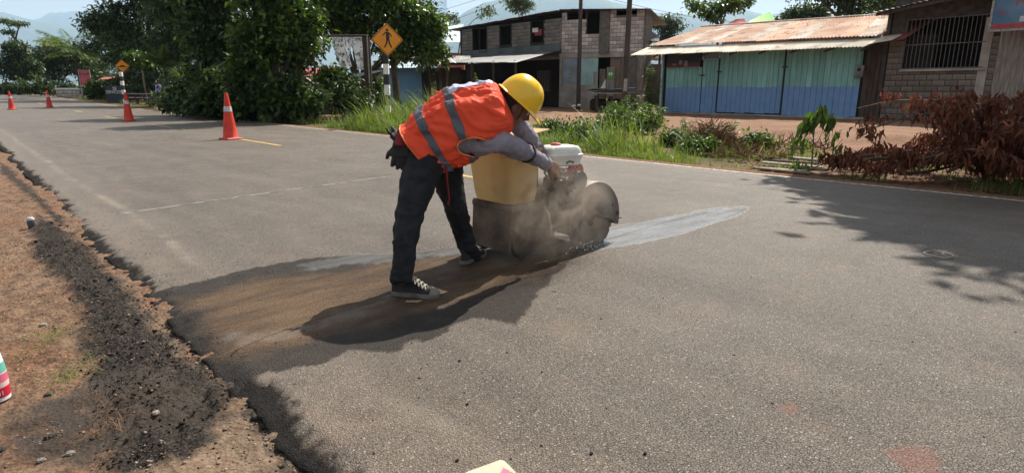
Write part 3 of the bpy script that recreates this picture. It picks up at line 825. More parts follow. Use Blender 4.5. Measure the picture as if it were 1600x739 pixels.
for i, (px, d, r, h, lab) in enumerate([(165, 60, 2.4, 2.2, 'dark thicket left of the speed bump sign'), (205, 57, 2.6, 2.6, 'dark thicket behind the speed bump sign'), (250, 52, 2.6, 2.4, 'dark thicket behind the motorbike'), (290, 48, 2.4, 2.2, 'dark thicket behind the rubble heap'),
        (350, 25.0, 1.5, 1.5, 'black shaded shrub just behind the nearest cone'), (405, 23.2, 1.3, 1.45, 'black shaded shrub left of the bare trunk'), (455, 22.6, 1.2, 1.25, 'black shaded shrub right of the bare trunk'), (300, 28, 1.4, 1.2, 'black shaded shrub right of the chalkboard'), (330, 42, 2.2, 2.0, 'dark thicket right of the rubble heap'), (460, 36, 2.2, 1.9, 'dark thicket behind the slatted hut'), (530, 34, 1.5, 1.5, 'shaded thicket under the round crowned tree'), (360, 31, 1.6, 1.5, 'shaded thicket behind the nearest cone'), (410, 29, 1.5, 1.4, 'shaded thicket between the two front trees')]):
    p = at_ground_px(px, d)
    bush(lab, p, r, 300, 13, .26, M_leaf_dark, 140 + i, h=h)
# left background
b = at_ground_px(38, 82)
make_tree('umbrella_tree', 'tall slim tree with a flat feathery top at the far left', b,
          [blob(b, 82, 14, 42, 41, 47, 38, 1.6), blob(b, 82, 36, 66, 45, 51, 38, 1.6), blob(b, 82, 18, 44, 56, 62, 38, 1.2)], 110, 12, .26, M_leaf_pale, cl_r=.28, trunk_r=.18, seed=17, holes=.4)
b = at_ground_px(32, 76)
make_tree('broadleaf_tree', 'dark spreading tree below the flat topped tree at the far left', b,
          [blob(b, 76, 16, 58, 70, 98, 32), blob(b, 76, 5, 52, 88, 130, 32), blob(b, 76, 30, 72, 90, 130, 32)], 600, 14, .36, M_leaf_dark, cl_r=.6, trunk_r=.2, seed=19, holes=.3, inner=.4)
b = at_ground_px(92, 82)
make_tree('broadleaf_tree', 'dark rounded tree behind the yellow green palm', b,
          [blob(b, 82, 58, 115, 70, 112, 92), blob(b, 82, 95, 155, 72, 122, 92), blob(b, 82, 60, 110, 92, 132, 92), blob(b, 82, 110, 180, 88, 130, 92)], 800, 14, .34, M_leaf_dark, cl_r=.55, trunk_r=.18, seed=23, holes=.3)
b = at_ground_px(-60, 80)
make_tree('broadleaf_tree', 'tree at the left end of the road cut by the picture edge', b, [blob(b, 80, -160, -40, 80, 125, -60), blob(b, 80, -60, 0, 118, 135, -60)], 400, 14, .4, M_leaf_dark, cl_r=.6, trunk_r=.2, seed=29)
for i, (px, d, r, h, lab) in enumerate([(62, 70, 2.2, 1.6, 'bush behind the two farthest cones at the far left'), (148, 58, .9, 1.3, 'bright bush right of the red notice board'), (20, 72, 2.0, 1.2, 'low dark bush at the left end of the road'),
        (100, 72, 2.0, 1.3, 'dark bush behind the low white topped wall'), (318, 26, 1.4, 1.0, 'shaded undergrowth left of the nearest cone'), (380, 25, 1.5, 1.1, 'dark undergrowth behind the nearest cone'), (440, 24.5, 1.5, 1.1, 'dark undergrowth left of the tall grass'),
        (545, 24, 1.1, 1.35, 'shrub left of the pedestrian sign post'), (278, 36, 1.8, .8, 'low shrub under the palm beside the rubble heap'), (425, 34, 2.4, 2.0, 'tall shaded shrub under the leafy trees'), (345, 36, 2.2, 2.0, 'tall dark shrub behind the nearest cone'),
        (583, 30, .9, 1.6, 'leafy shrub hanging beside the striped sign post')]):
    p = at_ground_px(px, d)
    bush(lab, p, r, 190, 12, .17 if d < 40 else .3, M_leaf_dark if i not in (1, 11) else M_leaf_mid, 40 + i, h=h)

def palm(label, base, h, n, L, seed, droop=.9, lm=M_palm, tr=.13, spread=1.0, name='palm_tree', lean=(0, 0)):
    rg = np.random.default_rng(seed); t = thing(name, base, label, 'palm tree')
    B = Vector(base); top = B + Vector((lean[0], lean[1], h)); mb = MB()
    mb.tube([B - Vector((0, 0, .1)), B + Vector((lean[0] * .3, lean[1] * .3, h * .5)), top], [tr * 1.3, tr, tr * .8], 9); mb.build('trunk', M_bark, t, smooth=True)
    for i in range(n):
        az = 2 * pi * i / n + rg.normal() * .2; el = rg.uniform(0.1, 1.25); ln = L * rg.uniform(.75, 1.1)
        d0 = Vector((cos(az) * cos(el), sin(az) * cos(el), sin(el))); p = top.copy(); pts = [p.copy()]; d = d0.copy(); K = 12
        for k in range(K):
            p = p + d * (ln / K); d = (d + Vector((0, 0, -1)) * droop * 1.6 / K * (1 - .4 * d.z if d.z > 0 else .6)).normalized(); pts.append(p.copy())
        fr = MB(); fr.tube(pts, [.03 * (1 - .8 * k / K) for k in range(K + 1)], 4, cap=False)
        C = []; D = []; Sz = []
        for k in range(1, K * 3):
            u = k / (K * 3); j = min(int(u * K), K - 1); q = pts[j].lerp(pts[j + 1], u * K - j); tdir = (pts[j + 1] - pts[j]).normalized()
            side = tdir.cross(Vector((0, 0, 1))); side = side.normalized() if side.length > .01 else Vector((1, 0, 0))
            for s_ in (-1, 1):
                C.append(q); D.append(tdir * .6 + side * s_ * .9 + Vector((0, 0, -.45 - .3 * rg.random()))); Sz.append(L * .26 * (sin(pi * (0.12 + .85 * u)) ** .6) * rg.uniform(.8, 1.1))
        tn = np.clip(rg.normal(.25 + .5 * (rg.random() < .25), .12) + rg.normal(0, .08, len(C)), 0, 1)
        lf = leaf_mesh(np.array(C), np.array(D), np.array(Sz), .17, .12, rg, 'frond', tn, up=.2)
        # leaflets and midrib are one frond
        fm = fr.mesh('rib'); o = link('frond', lf, lm, t)
        o2 = link('midrib', fm, M_stem, o)
    return t
b = at_ground_px(127, 66)
palm('coconut palm with drooping yellow green fronds at the far left', b, CAMH + (HZ - 88) * PM(66) - b.z, 20, 3.6, 3)
b = at_ground_px(100, 88)
palm('smaller dark palm half hidden left of the yellow green palm', b, 5.2, 14, 3.2, 7)
b = at_ground_px(262, 42)
palm('young palm with yellowed fronds in front of the tall dark tree', b, 2.6, 13, 2.2, 9, droop=.8, tr=.08)
b = at_ground_px(492, 32)
palm('palm with dark stiff fronds above the torn billboard', b, 4.6, 16, 2.2, 11, droop=.7, tr=.1)
b = at_ground_px(300, 37)
palm('low palm with a browned frond beside the rubble heap', b, 1.2, 9, 1.8, 13, droop=.8, tr=.06)
b = at_ground_px(229, 50)
make_tree('papaya_tree', 'slender young tree with a pale bare trunk beside the red roofed hut', b, [blob(b, 50, 198, 250, 84, 100, 229, 1.0), blob(b, 50, 205, 255, 95, 112, 229, 1.0)], 120, 12, .28, M_leaf_mid, cl_r=.35, trunk_r=.07, bark=M_barkpale, seed=31)
# right background
b = at_ground_px(812, 80)
make_tree('broadleaf_tree', 'distant feathery tree rising behind the block house roof', b, [blob(b, 80, 780, 830, 8, 24, 812, 2), blob(b, 80, 800, 846, 1, 14, 812, 2), blob(b, 80, 790, 840, 16, 34, 812, 2)], 230, 12, .32, M_leaf_pale, cl_r=.5, trunk_r=.14, bark=M_barkpale, seed=33, holes=.55)
b = at_ground_px(705, 70)
make_tree('broadleaf_tree', 'small hazy tree at the left end of the block house roof', b, [blob(b, 70, 690, 722, 28, 55, 705, 1.5), blob(b, 70, 745, 775, 22, 42, 705, 1.5)], 90, 12, .3, M_leaf_pale, cl_r=.4, trunk_r=.08, seed=34, holes=.6)
b = at_ground_px(1108, 42)
make_tree('broadleaf_tree', 'sparse large leafed tree standing behind the green wooden store', b, [blob(b, 42, 1057, 1105, 14, 32, 1108, 1.0), blob(b, 42, 1090, 1160, 8, 34, 1108, 1.2), blob(b, 42, 1085, 1130, 24, 44, 1108, 1.0), blob(b, 42, 1120, 1165, 8, 26, 1108, 1)], 150, 12, .30, M_leaf_mid, cl_r=.38, trunk_r=.1, seed=35, holes=.5)
b = at_ground_px(1040, 85)
make_tree('broadleaf_tree', 'dark round tree far behind the gap between the two buildings', b, [blob(b, 85, 1008, 1066, 36, 60, 1040), blob(b, 85, 1015, 1060, 50, 90, 1040)], 260, 12, .4, M_leaf_dark, cl_r=.6, trunk_r=.2, seed=36, holes=.2)
for i, (px, boxes, d, lab, lm) in enumerate([
        (1250, [(1212, 1290, 16, 60), (1200, 1250, 24, 70)], 62, 'dark tree behind the left half of the rusty roof', M_leaf_dark),
        (1300, [(1215, 1262, -8, 14), (1250, 1345, -25, 26), (1290, 1345, 0, 40)], 54, 'tall dark tree behind the middle of the rusty roof', M_leaf_dark),
        (1390, [(1330, 1450, -20, 22), (1340, 1420, 5, 40), (1400, 1470, -30, 10)], 50, 'green tree behind the right end of the rusty roof', M_leaf_mid)]):
    b = at_ground_px(px, d)
    make_tree('broadleaf_tree', lab, b, [blob(b, d, *x, px) for x in boxes], 420, 13, .34, lm, cl_r=.5, trunk_r=.2, seed=50 + i, holes=.4)
# the tree whose shade falls on the road at the right (its crown is above the picture)
b = ground(14.2, -2.6)
make_tree('broadleaf_tree', 'roadside tree standing just outside the right edge of the picture', b,
          [(0, 0, 0, .01, .01, .01)] and [tuple([(Vector(c) - b).dot(RT), (Vector(c) - b).dot(FW), c[2], r, r, rz]) for c, r, rz in
           [((13.3, 3.9, 6.2), 1.0, .7), ((12.6, 3.2, 6.4), 1.1, .7), ((11.2, 2.2, 6.4), 1.3, .8), ((13.4, 2.2, 6.0), 1.6, 1.1), ((11.7, 1.1, 6.6), 1.8, 1.0), ((13.0, -.6, 6.5), 2.4, 1.2), ((14.5, -2.6, 6.5), 2.6, 1.4), ((11.7, -1.9, 6.6), 2.0, 1.0)]],
          3800, 15, .28, M_leaf_mid, cl_r=.34, trunk_r=.22, seed=61, holes=.0, inner=.5)

# ---- grass
def blades(pts, h, w, rg, lean=.35, seg=3, tint=None, name='grass'):
    n = len(pts); az = rg.random(n) * 2 * pi; ln = lean * (0.3 + rg.random(n))
    dx, dy = np.cos(az), np.sin(az); wx, wy = -dy, dx
    V = np.zeros((n, 2 * seg + 1, 3))
    for k in range(seg + 1):
        u = k / seg; off = ln * h * u * u; z = h * (u - .25 * ln * u * u)
        c = np.stack([pts[:, 0] + dx * off, pts[:, 1] + dy * off, pts[:, 2] + z], 1)
        if k < seg:
            ww = (w * (1 - .75 * u))[:, None] * np.stack([wx, wy, np.zeros(n)], 1)
            V[:, 2 * k] = c - ww; V[:, 2 * k + 1] = c + ww
        else: V[:, 2 * seg] = c
    b0 = np.arange(n)[:, None] * (2 * seg + 1)
    F = np.concatenate([b0 + np.array([[2 * k, 2 * k + 1, 2 * k + 3, 2 * k + 2]]) for k in range(seg - 1)], 0)
    T = np.concatenate([b0 + np.array([[2 * seg - 2, 2 * seg - 1, 2 * seg, 2 * seg]])], 0)
    T = b0 + np.array([[2 * seg - 2, 2 * seg - 1, 2 * seg]])
    # triangles as degenerate-free: build two meshes' worth in one by from quads + split: use tris everywhere
    Q = F; tri = np.concatenate([Q[:, [0, 1, 2]], Q[:, [0, 2, 3]], T], 0)
    if tint is None: tint = np.clip(rg.beta(2, 2, n), 0, 1)
    tt = np.concatenate([np.tile(tint, seg - 1), np.tile(tint, seg - 1), tint])
    return np_mesh(name, V.reshape(-1, 3), tri, tint=tt)
def gz(x, y): return g_h(x, y)
rg = np.random.default_rng(77)
def scatter(n, x0, x1, y0, y1, dens):
    x = rg.uniform(x0, x1, n); y = rg.uniform(y0, y1, n); k = rg.random(n) < dens(x, y); return x[k], y[k]
def verge_h(x, y):
    tall = np.exp(-((y - 15.3) / 3.2) ** 2) * .62 * sstep(8.8, 9.4, x) * sstep(12.5, 11.0, x) + np.exp(-((y - 8.0) / 1.3) ** 2) * .30 * sstep(9.0, 9.6, x)
    return .10 + tall + .12 * fbm(x, y, 1.1, 2, 90)
dens = lambda x, y: np.clip((fbm(x, y, 1.7, 3, 91) - .36) * 4, 0.02, 1) * np.clip(sstep(8.72, 8.95, x) * sstep(12.2, 10.6, x) * (sstep(4.2, 6.2, y)) + .75 * sstep(17, 15, y) * sstep(11, 13, y) * sstep(9, 9.6, x) * sstep(13.4, 12.4, x), 0, 1) * (1 - .75 * sstep(17.0, 18.5, y) * sstep(9.2, 8.9, x)) * (1 - .96 * sstep(18.4, 19.3, y) * sstep(12, 11, x))
x, y = scatter(110000, 8.7, 13.5, 4.0, 24, dens)
hh = verge_h(x, y) * np.clip(rg.lognormal(-.35, .5, len(x)), .15, 2.0) * (.55 + .9 * fbm(x, y, 2.6, 3, 94))
link_ = link('grass', blades(np.stack([x, y, gz(x, y) - .01], 1), hh, .004 + .010 * rg.random(len(x)) ** 2 * np.clip(hh * 2.4, .5, 1.8), rg, lean=.8, tint=np.clip(rg.beta(1.6, 2.2, len(x)) * .9 + .5 * (fbm(x, y, 1.5, 3, 93) - .35), 0, 1)), M_grass)
tag(link_, 'bright green grass and weeds along the far road edge', 'grass', kind='stuff')
x, y = scatter(26000, 9.5, 40, 20, 75, lambda x, y: np.clip((fbm(x, y, .4, 3, 95) - .42) * 5, 0, 1) * np.clip(sstep(13.5, 11.5, x) + sstep(55, 65, y) + .25 * sstep(38, 45, y), 0, 1) * sstep(9.2, 9.8, x))
hh = rg.uniform(.12, .4, len(x))
tag(link('grass', blades(np.stack([x, y, gz(x, y) - .01], 1), hh, .012 + .012 * rg.random(len(x)), rg, lean=.5), M_grass), 'patchy grass on the shaded verge farther along the road', 'grass', kind='stuff')
x, y = scatter(9000, 9.0, 12.5, 1.0, 6.5, lambda x, y: np.clip((fbm(x, y, 1.5, 3, 97) - .48) * 5, 0, 1))
hh = rg.uniform(.04, .2, len(x))
tag(link('grass', blades(np.stack([x, y, gz(x, y) - .01], 1), hh, .005 + .004 * rg.random(len(x)), rg, lean=.6), M_grass), 'thin grass between the planks and the dead branches', 'grass', kind='stuff')
# small tufts at the near left
for i, (px, py, n, r) in enumerate([(80, 517, 50, .05), (112, 576, 60, .06), (100, 590, 30, .05), (66, 538, 20, .06), (45, 552, 18, .05), (155, 660, 55, .07), (172, 672, 30, .05), (150, 625, 25, .05)]):
    g0 = G(px, py, -.07); a = rg.normal(size=(n, 2)) * r; pts = np.stack([g0.x + a[:, 0], g0.y + a[:, 1], np.zeros(n)], 1); pts[:, 2] = gz(pts[:, 0], pts[:, 1]) - .003
    tag(link('grass_tuft', blades(pts, rg.uniform(.02, .06, n), .0014 + .001 * rg.random(n), rg, lean=1.4, tint=rg.beta(2, 1.5, n)), M_grass if i < 5 else M_straw),
        ['yellow green grass tuft nearest the road in the left dirt', 'grass tuft left of the wet mud', 'small grass tuft just above the wet mud patch', 'sparse sprout between two tufts', 'sparse tuft at the left', 'dry brown tuft on the dark gravel', 'second dry tuft on the dark gravel', 'little dry sprout at the edge of the mud'][i], 'grass tuft', 'grass tufts in the dirt at the left', kind='stuff')

# ---- weeds
def stalk(name, label, base, h, n_st, leaf, seed, r=.12, lm=M_weed, per=9, cat='weed', group=None, droop=.2):
    rg = np.random.default_rng(seed); t = thing(name, base, label, cat, group); mb = MB(); C = []; D = []
    for i in range(n_st):
        o = Vector((rg.normal() * r, rg.normal() * r, 0)); hh = h * rg.uniform(.6, 1.0); top = Vector(base) + o * 1.8 + Vector((rg.normal() * .08 * h, rg.normal() * .08 * h, hh)); b0 = Vector(base) + o * .4
        mb.tube([b0, b0.lerp(top, .5) + Vector((rg.normal() * .02, rg.normal() * .02, 0)), top], [.008, .006, .003], 4, cap=False)
        for k in range(int(per * hh / h * 2)):
            u = .2 + .8 * (k + rg.random()) / (per * 2); az = rg.random() * 2 * pi; q = b0.lerp(top, min(u, 1))
            C.append(q); D.append((cos(az), sin(az), .35 - droop * rg.random() * 2))
    mb.build('stem', M_stem, t)
    C = np.array([tuple(c) for c in C]); link('leaves', leaf_mesh(C, np.array(D), leaf * rg.uniform(.6, 1.2, len(C)), .38, .3, rg, 'leaves', up=.3), lm, t)
    return t
for i, (px, py, h, ns, lf, lab) in enumerate([
        (1016, 178, 2.7, 5, .20, 'tall leafy weed column climbing in front of the green store corner'), (972, 188, 1.2, 4, .16, 'leafy weed at the foot of the second utility pole'), (952, 184, .9, 4, .14, 'low weed left of the second utility pole'),
        (1003, 190, 1.0, 5, .16, 'weed just left of the tall leafy weed column'), (1030, 200, .8, 5, .15, 'weed right of the tall leafy weed column'),
        (690, 176, 1.7, 3, .16, 'tall thin weed behind the worker\'s back'), (712, 178, 1.2, 3, .16, 'thin weed nearest the vest shoulder'), (664, 178, 1.0, 5, .15, 'weed beside the orange netting'), (648, 185, .8, 5, .15, 'pale weed at the left end of the netting'),
        (745, 176, 2.2, 2, .13, 'lone tall weed in front of the dark shop porch'), (1436 - 300, 215, .5, 4, .12, 'small bright sprig above the straw clump'),
        (1072, 205, .45, 5, .1, 'low sprig on the dirt left of the straw clump'), (850, 205, .35, 6, .1, 'low weed right of the yellow machine top')]):
    g0 = G(px, py); stalk('weed', lab, g0, h, ns + 2, lf * 1.1, 200 + i, r=.1 + .03 * (i % 3), per=int(8 + 11 * h), group='tall weeds across the road')
for i, (px, py, r, h, lab) in enumerate([(960, 212, .75, .55, 'leafy weed clump on the verge below the second utility pole'), (1005, 207, .55, .42, 'rounded weed clump right of the verge\'s largest clump'), (915, 220, .5, .32, 'low weed clump nearest the saw\'s fuel tank'), (560, 188, .8, .5, 'weed clump in the tall grass left of the sign post'),
        (640, 190, .8, .5, 'weed clump in the tall grass right of the sign post'), (1055, 226, .3, .16, 'small weed clump left of the straw heap'), (1180, 230, .35, .12, 'low scrub behind the planks'), (1095, 238, .3, .12, 'low weed clump at the road edge below the straw heap'), (870, 212, .5, .28, 'low green clump behind the fuel tank')]):
    g0 = G(px, py); bush(lab, g0, r, 150, 11, .10, M_weed, 300 + i, name='weed_clump', h=h)
# heap of dry straw
def straw(label, px, py, r, h, n, seed):
    rg = np.random.default_rng(seed); g0 = G(px, py); t = thing('straw_heap', g0, label, 'dry brush')
    a = rg.random(n) * 2 * pi; rr = np.sqrt(rg.random(n)) * r
    C = np.stack([g0.x + np.cos(a) * rr, g0.y + np.sin(a) * rr, g0.z + (1 - rr / r) * h * rg.random(n)], 1)
    D = np.stack([rg.normal(size=n) * .8 + .6 * np.cos(a), rg.normal(size=n) * .8, rg.normal(size=n) * .3 + .25], 1)
    o = link('dry_stalk', leaf_mesh(C, D, rg.uniform(.2, .45, n), .07, .1, rg, 'dry_stalk', up=.5), M_straw, t); o['kind'] = 'stuff'
straw('fan shaped heap of dry brown stalks on the verge', 1112, 232, .48, .62, 1500, 401)
straw('scatter of dry stalks left of the planks', 1165, 245, .6, .08, 200, 402)
straw('dry stalks around the roots of the hanging leaf shoot', 1240, 232, .7, .10, 200, 403)

# sapling with hanging leaves: every leaf is its own part
def big_leaf_mesh(name, L=.16, W=.05, tint=.5):
    V = [(0, 0, 0), (L * .25, W * .7, .01), (L * .6, W, .012), (L, 0, -.02), (L * .6, -W, .012), (L * .25, -W * .7, .01), (L * .3, 0, -.004), (L * .65, 0, -.008)]
    F = [(0, 1, 6), (1, 2, 7, 6), (2, 3, 7), (3, 4, 7), (4, 5, 6, 7), (5, 0, 6)]
    me = bpy.data.meshes.new(name); me.from_pydata(V, [], F); a = me.attributes.new('tint', 'FLOAT', 'FACE'); a.data.foreach_set('value', [tint] * len(F)); me.update(); return me
def place_leaf(me, parent, pos, dirv, roll, scale, m, name='leaf'):
    o = bpy.data.objects.new(name, me); S.collection.objects.link(o)
    if not me.materials: me.materials.append(m)
    q = Vector(dirv).to_track_quat('X', 'Z'); o.rotation_mode = 'QUATERNION'
    from mathutils import Quaternion
    M = Matrix.LocRotScale(Vector(pos), q @ Quaternion((1, 0, 0), roll), Vector((scale,) * 3))
    o.parent = parent
    M = wmat(parent).inverted() @ M
    l, q2, s_ = M.decompose(); o.location = l; o.rotation_quaternion = q2; o.scale = s_
    return o
def sapling(label, base, h, n, seed, L=.17, spread=.25):
    rg = random.Random(seed); t = thing('sapling', base, label, 'sapling'); mb = MB(); B = Vector(base)
    lms = [big_leaf_mesh('leaf', L, L * .17, v) for v in (.35, .6, .85)]
    tops = []
    mb.tube([B, B + Vector((.02, .03, h * .5)), B + Vector((0, .02, h * .95))], [.014, .01, .005], 6)
    for i in range(7):
        z = h * rg.uniform(.45, .95); a = rg.random() * 2 * pi; e = B + Vector((cos(a) * spread * rg.uniform(.4, 1), sin(a) * spread * rg.uniform(.4, 1), z + .08))
        mb.tube([B + Vector((.01, .02, z - .1)), e], [.005, .003], 4); tops.append(e)
    mb.build('stem', M_stem, t)
    for i in range(n):
        e = rg.choice(tops); p = e + Vector((rg.gauss(0, .05), rg.gauss(0, .05), -abs(rg.gauss(0, .09))))
        place_leaf(rg.choice(lms), t, p, (rg.gauss(0, .35), rg.gauss(0, .35), -1), rg.random() * 6, rg.uniform(.7, 1.2), M_weed)
sapling('young shoot with long drooping green leaves left of the dead branches', G(1268, 262), .95, 150, 5, L=.18, spread=.20)
sapling('small bright sprout with hanging leaves beside the red brown branches', G(1300, 268), .62, 18, 6, L=.13, spread=.1)
sapling('low green seedling between the planks', G(1238, 248), .28, 12, 7, L=.1, spread=.1)
sapling('low seedling at the road edge in front of the dead branches', G(1250, 268), .16, 12, 8, L=.12, spread=.12)

# pile of cut dead branches
def brush():
    rg = random.Random(99); base = ground(10.3, 1.8); t = thing('brush_pile', base, 'heap of cut branches with dead red brown leaves at the right road edge', 'brush pile')
    lms = [big_leaf_mesh('dead_leaf', .17, .030, v) for v in (.05, .2, .4, .65, .95)]
    tips = []
    specs = []
    for i in range(92):
        x0 = rg.uniform(9.1, 11.6); y0 = rg.uniform(-1.8, 2.75); L = rg.uniform(.9, 2.2)
        edge = min(1, (3.1 - y0) / 1.3)
        az = rg.uniform(0, 2 * pi); el = rg.uniform(.1, .8) * edge
        specs.append((x0, y0, L, az, el, edge))
    stuffC = []; stuffD = []
    nleaf = 0
    for (x0, y0, L, az, el, edge) in specs:
        p = Vector((x0, y0, rg.uniform(.0, .80) * edge * min(1, (x0 - 8.7) / 1.2))); d = Vector((cos(az) * cos(el), sin(az) * cos(el), sin(el))); pts = [p.copy()]; K = 7
        for k in range(K):
            p = p + d * L / K; p.z = min(p.z, 1.0); d = (d + Vector((rg.gauss(0, .12), rg.gauss(0, .12), -.16 + (.3 if p.z < .12 else 0)))).normalized(); p.x = max(p.x, 8.95); pts.append(p.copy())
        mb = MB(); mb.tube(pts, [.02 * (1 - .75 * k / K) + .003 for k in range(K + 1)], 5)
        for k in range(2, K):
            for _ in range(2):
                q = pts[k]; e = q + Vector((rg.gauss(0, .2), rg.gauss(0, .2), rg.uniform(-.05, .18))); mb.tube([q, e], [.006, .003], 4, cap=False); tips.append(e)
                for _ in range(19):
                    c = q.lerp(e, rg.uniform(.4, 1.15)) + Vector((rg.gauss(0, .05), rg.gauss(0, .05), rg.gauss(0, .03))); dv = Vector((rg.gauss(0, .5), rg.gauss(0, .5), -1))
                    if c.z < .05: c.z = rg.uniform(.03, .1); dv.z = -.1
                    if nleaf < 285 and c.x < 10.0 and rg.random() < .3:
                        place_leaf(rg.choice(lms), t, c, dv, rg.random() * 6, rg.uniform(.6, 1.15), M_dead); nleaf += 1
                    else: stuffC.append(tuple(c)); stuffD.append(tuple(dv))
        mb.build('branch', M_twig, t, smooth=True)
    r2 = np.random.default_rng(3); C = np.array(stuffC); D = np.array(stuffD)
    o = link('dead_leaves', leaf_mesh(C, D, r2.uniform(.08, .19, len(C)), .27, .55, r2, 'dead_leaves', tint=r2.beta(1.3, 2.6, len(C)), up=.5), M_dead, t); o['kind'] = 'stuff'
    # long arching poles seen across the heap
    for a, m_, c in [((1440, 262), (1500, 190), (1600, 250)), ((1350, 250), (1420, 240), (1520, 262)), ((1520, 292), (1560, 262), (1640, 225))]:
        mb = MB(); A, M_, C_ = P(*a, 8.0), P(*m_, 8.4), P(*c, 8.0)
        pts = [A * (1 - u) ** 2 + M_ * 2 * u * (1 - u) + C_ * u * u for u in np.linspace(0, 1, 9)]
        mb.tube(pts, [.022 - .0015 * k for k in range(9)], 6); mb.build('branch', M_twig, t, smooth=True)
brush()
# litter of leaves under the heap
x, y = scatter(1500, 8.85, 12, -1.5, 5, lambda x, y: .7 + 0 * x)
r2 = np.random.default_rng(8); C = np.stack([x, y, gz(x, y) + .01], 1)
tag(link('leaf_litter', leaf_mesh(C, np.concatenate([r2.normal(size=(len(x), 2)), r2.normal(size=(len(x), 1)) * .12], 1), r2.uniform(.05, .12, len(x)), .4, .3, r2, tint=r2.beta(1.5, 2, len(x)), up=.2), M_dead), 'fallen dead leaves around the heap of branches', 'leaf litter', kind='stuff')

# ---- loose stones
def stones(name, label, x, y, size, m, seed, z=None, kind='stuff', flat=.6):
    r2 = np.random.default_rng(seed); n = len(x)
    ico = np.array([(1, 0, 0), (-1, 0, 0), (0, 1, 0), (0, -1, 0), (0, 0, 1), (0, 0, -1)], float)
    tri = np.array([(0, 2, 4), (2, 1, 4), (1, 3, 4), (3, 0, 4), (2, 0, 5), (1, 2, 5), (3, 1, 5), (0, 3, 5)])
    V = ico[None] * (r2.uniform(.55, 1.3, (n, 6, 1))) * np.asarray(size)[:, None, None] * np.array([1, 1, flat])
    a = r2.random(n) * 6.28; c, s_ = np.cos(a)[:, None], np.sin(a)[:, None]
    X = V[:, :, 0] * c - V[:, :, 1] * s_ + x[:, None]; Y = V[:, :, 0] * s_ + V[:, :, 1] * c + y[:, None]; Z = V[:, :, 2] + (z if z is not None else g_h(x, y))[:, None] + np.asarray(size)[:, None] * flat * .35
    F = (tri[None] + np.arange(n)[:, None, None] * 6).reshape(-1, 3)
    o = link(name, np_mesh(name, np.stack([X, Y, Z], -1).reshape(-1, 3), F, tint=np.repeat(r2.random(n), 8)), m)
    return tag(o, label, 'gravel', kind=kind)
M_crumb = leafmat('asphalt_crumb', (0.012, 0.011, 0.010), (0.050, 0.041, 0.035), trans=0.0, rough=.95, spec=.05)
M_peb = leafmat('pebble', (0.09, 0.055, 0.035), (0.30, 0.235, 0.18), trans=0.0, rough=.9, spec=.1)
def in_poly(x, y, poly, w=.03): return sstep(-w, w, polysd(x, y, poly))
rg = np.random.default_rng(5)
x, y = scatter(60000, -1.4, .95, .8, 9, lambda x, y: np.maximum(in_poly(x, y, left_dark, .10) * (.25 + .75 * sstep(.40, .55, fbm(x, y, 5, 4, 96))), .8 * in_poly(x, y, left_dark2, .03)) * np.clip(1.9 - .25 * y, .25, 1))
x = np.minimum(x, edge_l(y) - .003)
stones('asphalt_crumbs', 'black asphalt crumbs spilled along the broken road edge', x, y, .0025 + .0075 * rg.random(len(x)) ** 2.2, M_crumb, 1)
x, y = scatter(900, -.9, .9, .8, 7, lambda x, y: np.maximum(in_poly(x, y, left_dark2, .05), .3 * in_poly(x, y, left_dark, .12)))
x = np.minimum(x, edge_l(y) - .004)
stones('asphalt_chunks', 'broken asphalt chunks fallen along the ragged road edge', x, y, .006 + .016 * rg.random(len(x)) ** 2.5, M_crumb, 4, flat=.75)
x, y = scatter(34000, -1.6, .7, .8, 9, lambda x, y: (.25 + .75 * in_poly(x, y, left_gravel, .06)) * np.clip(1.8 - .25 * y, .2, 1) * sstep(.35, .55, fbm(x, y, 3, 3, 98)))
x = np.minimum(x, edge_l(y) - .01)
stones('pebbles', 'pale pebbles strewn over the dirt shoulder', x, y, .002 + .008 * rg.random(len(x)) ** 3, M_peb, 2)
x, y = scatter(2600, .75, 3.8, .2, 6, lambda x, y: np.clip(np.exp(-(x - .8) / .35) + .12, 0, 1))
stones('road_grit', 'dark grit scattered on the asphalt', x, y, .0018 + .0045 * rg.random(len(x)) ** 2, M_crumb, 3, z=r_h(x, y))
for i, (px, py, s_, lab) in enumerate([(650 / 2.648, 460 + 525 / 2.648, .016, 'pale pebble lying on the dark crumbs'), (290 / 2.648, 460 + 660 / 2.648, .018, 'grey stone at the lower left'), (170 / 2.648, 460 + 678 / 2.648, .015, 'smaller grey stone left of the lower left stone'), (208 / 2.648, 460 + 590 / 2.648, .018, 'rounded dark stone at the edge of the wet mud'),
        (200 / 2.648, 460 + 405 / 2.648, .018, 'flat dark stone in the wet mud'), (180 / 2.648, 460 + 128 / 2.648, .02, 'whitish flat stone above the yellow green tuft'), (505 / 2.648, 460 + 190 / 2.648, .010, 'tiny pale pebble high on the dark crumbs'), (10 / 2.648, 460 + 628 / 2.648, .016, 'dark stone at the very left edge')]):
    g0 = G(px, py, -.08); mb = MB(); R_ = random.Random(i)
    ring = []
    for k in range(5):
        th = pi * (k + .3) / 4.6; ring.append([Vector((g0.x + s_ * sin(th) * cos(a * pi / 4) * R_.uniform(.75, 1.2), g0.y + s_ * .8 * sin(th) * sin(a * pi / 4) * R_.uniform(.75, 1.2), float(g_h(np.array([g0.x]), np.array([g0.y]))[0]) + s_ * .2 - s_ * .6 * cos(th))) for a in range(8)])
    mb.rings(ring); tag(mb.build('stone', mat('stone_%d' % i, (0.33, .28, .23) if 'pale' in lab or 'whit' in lab else ((.2, .18, .16) if 'grey' in lab else (.05, .045, .04)), scale=40, bump=.5)), lab, 'stone')
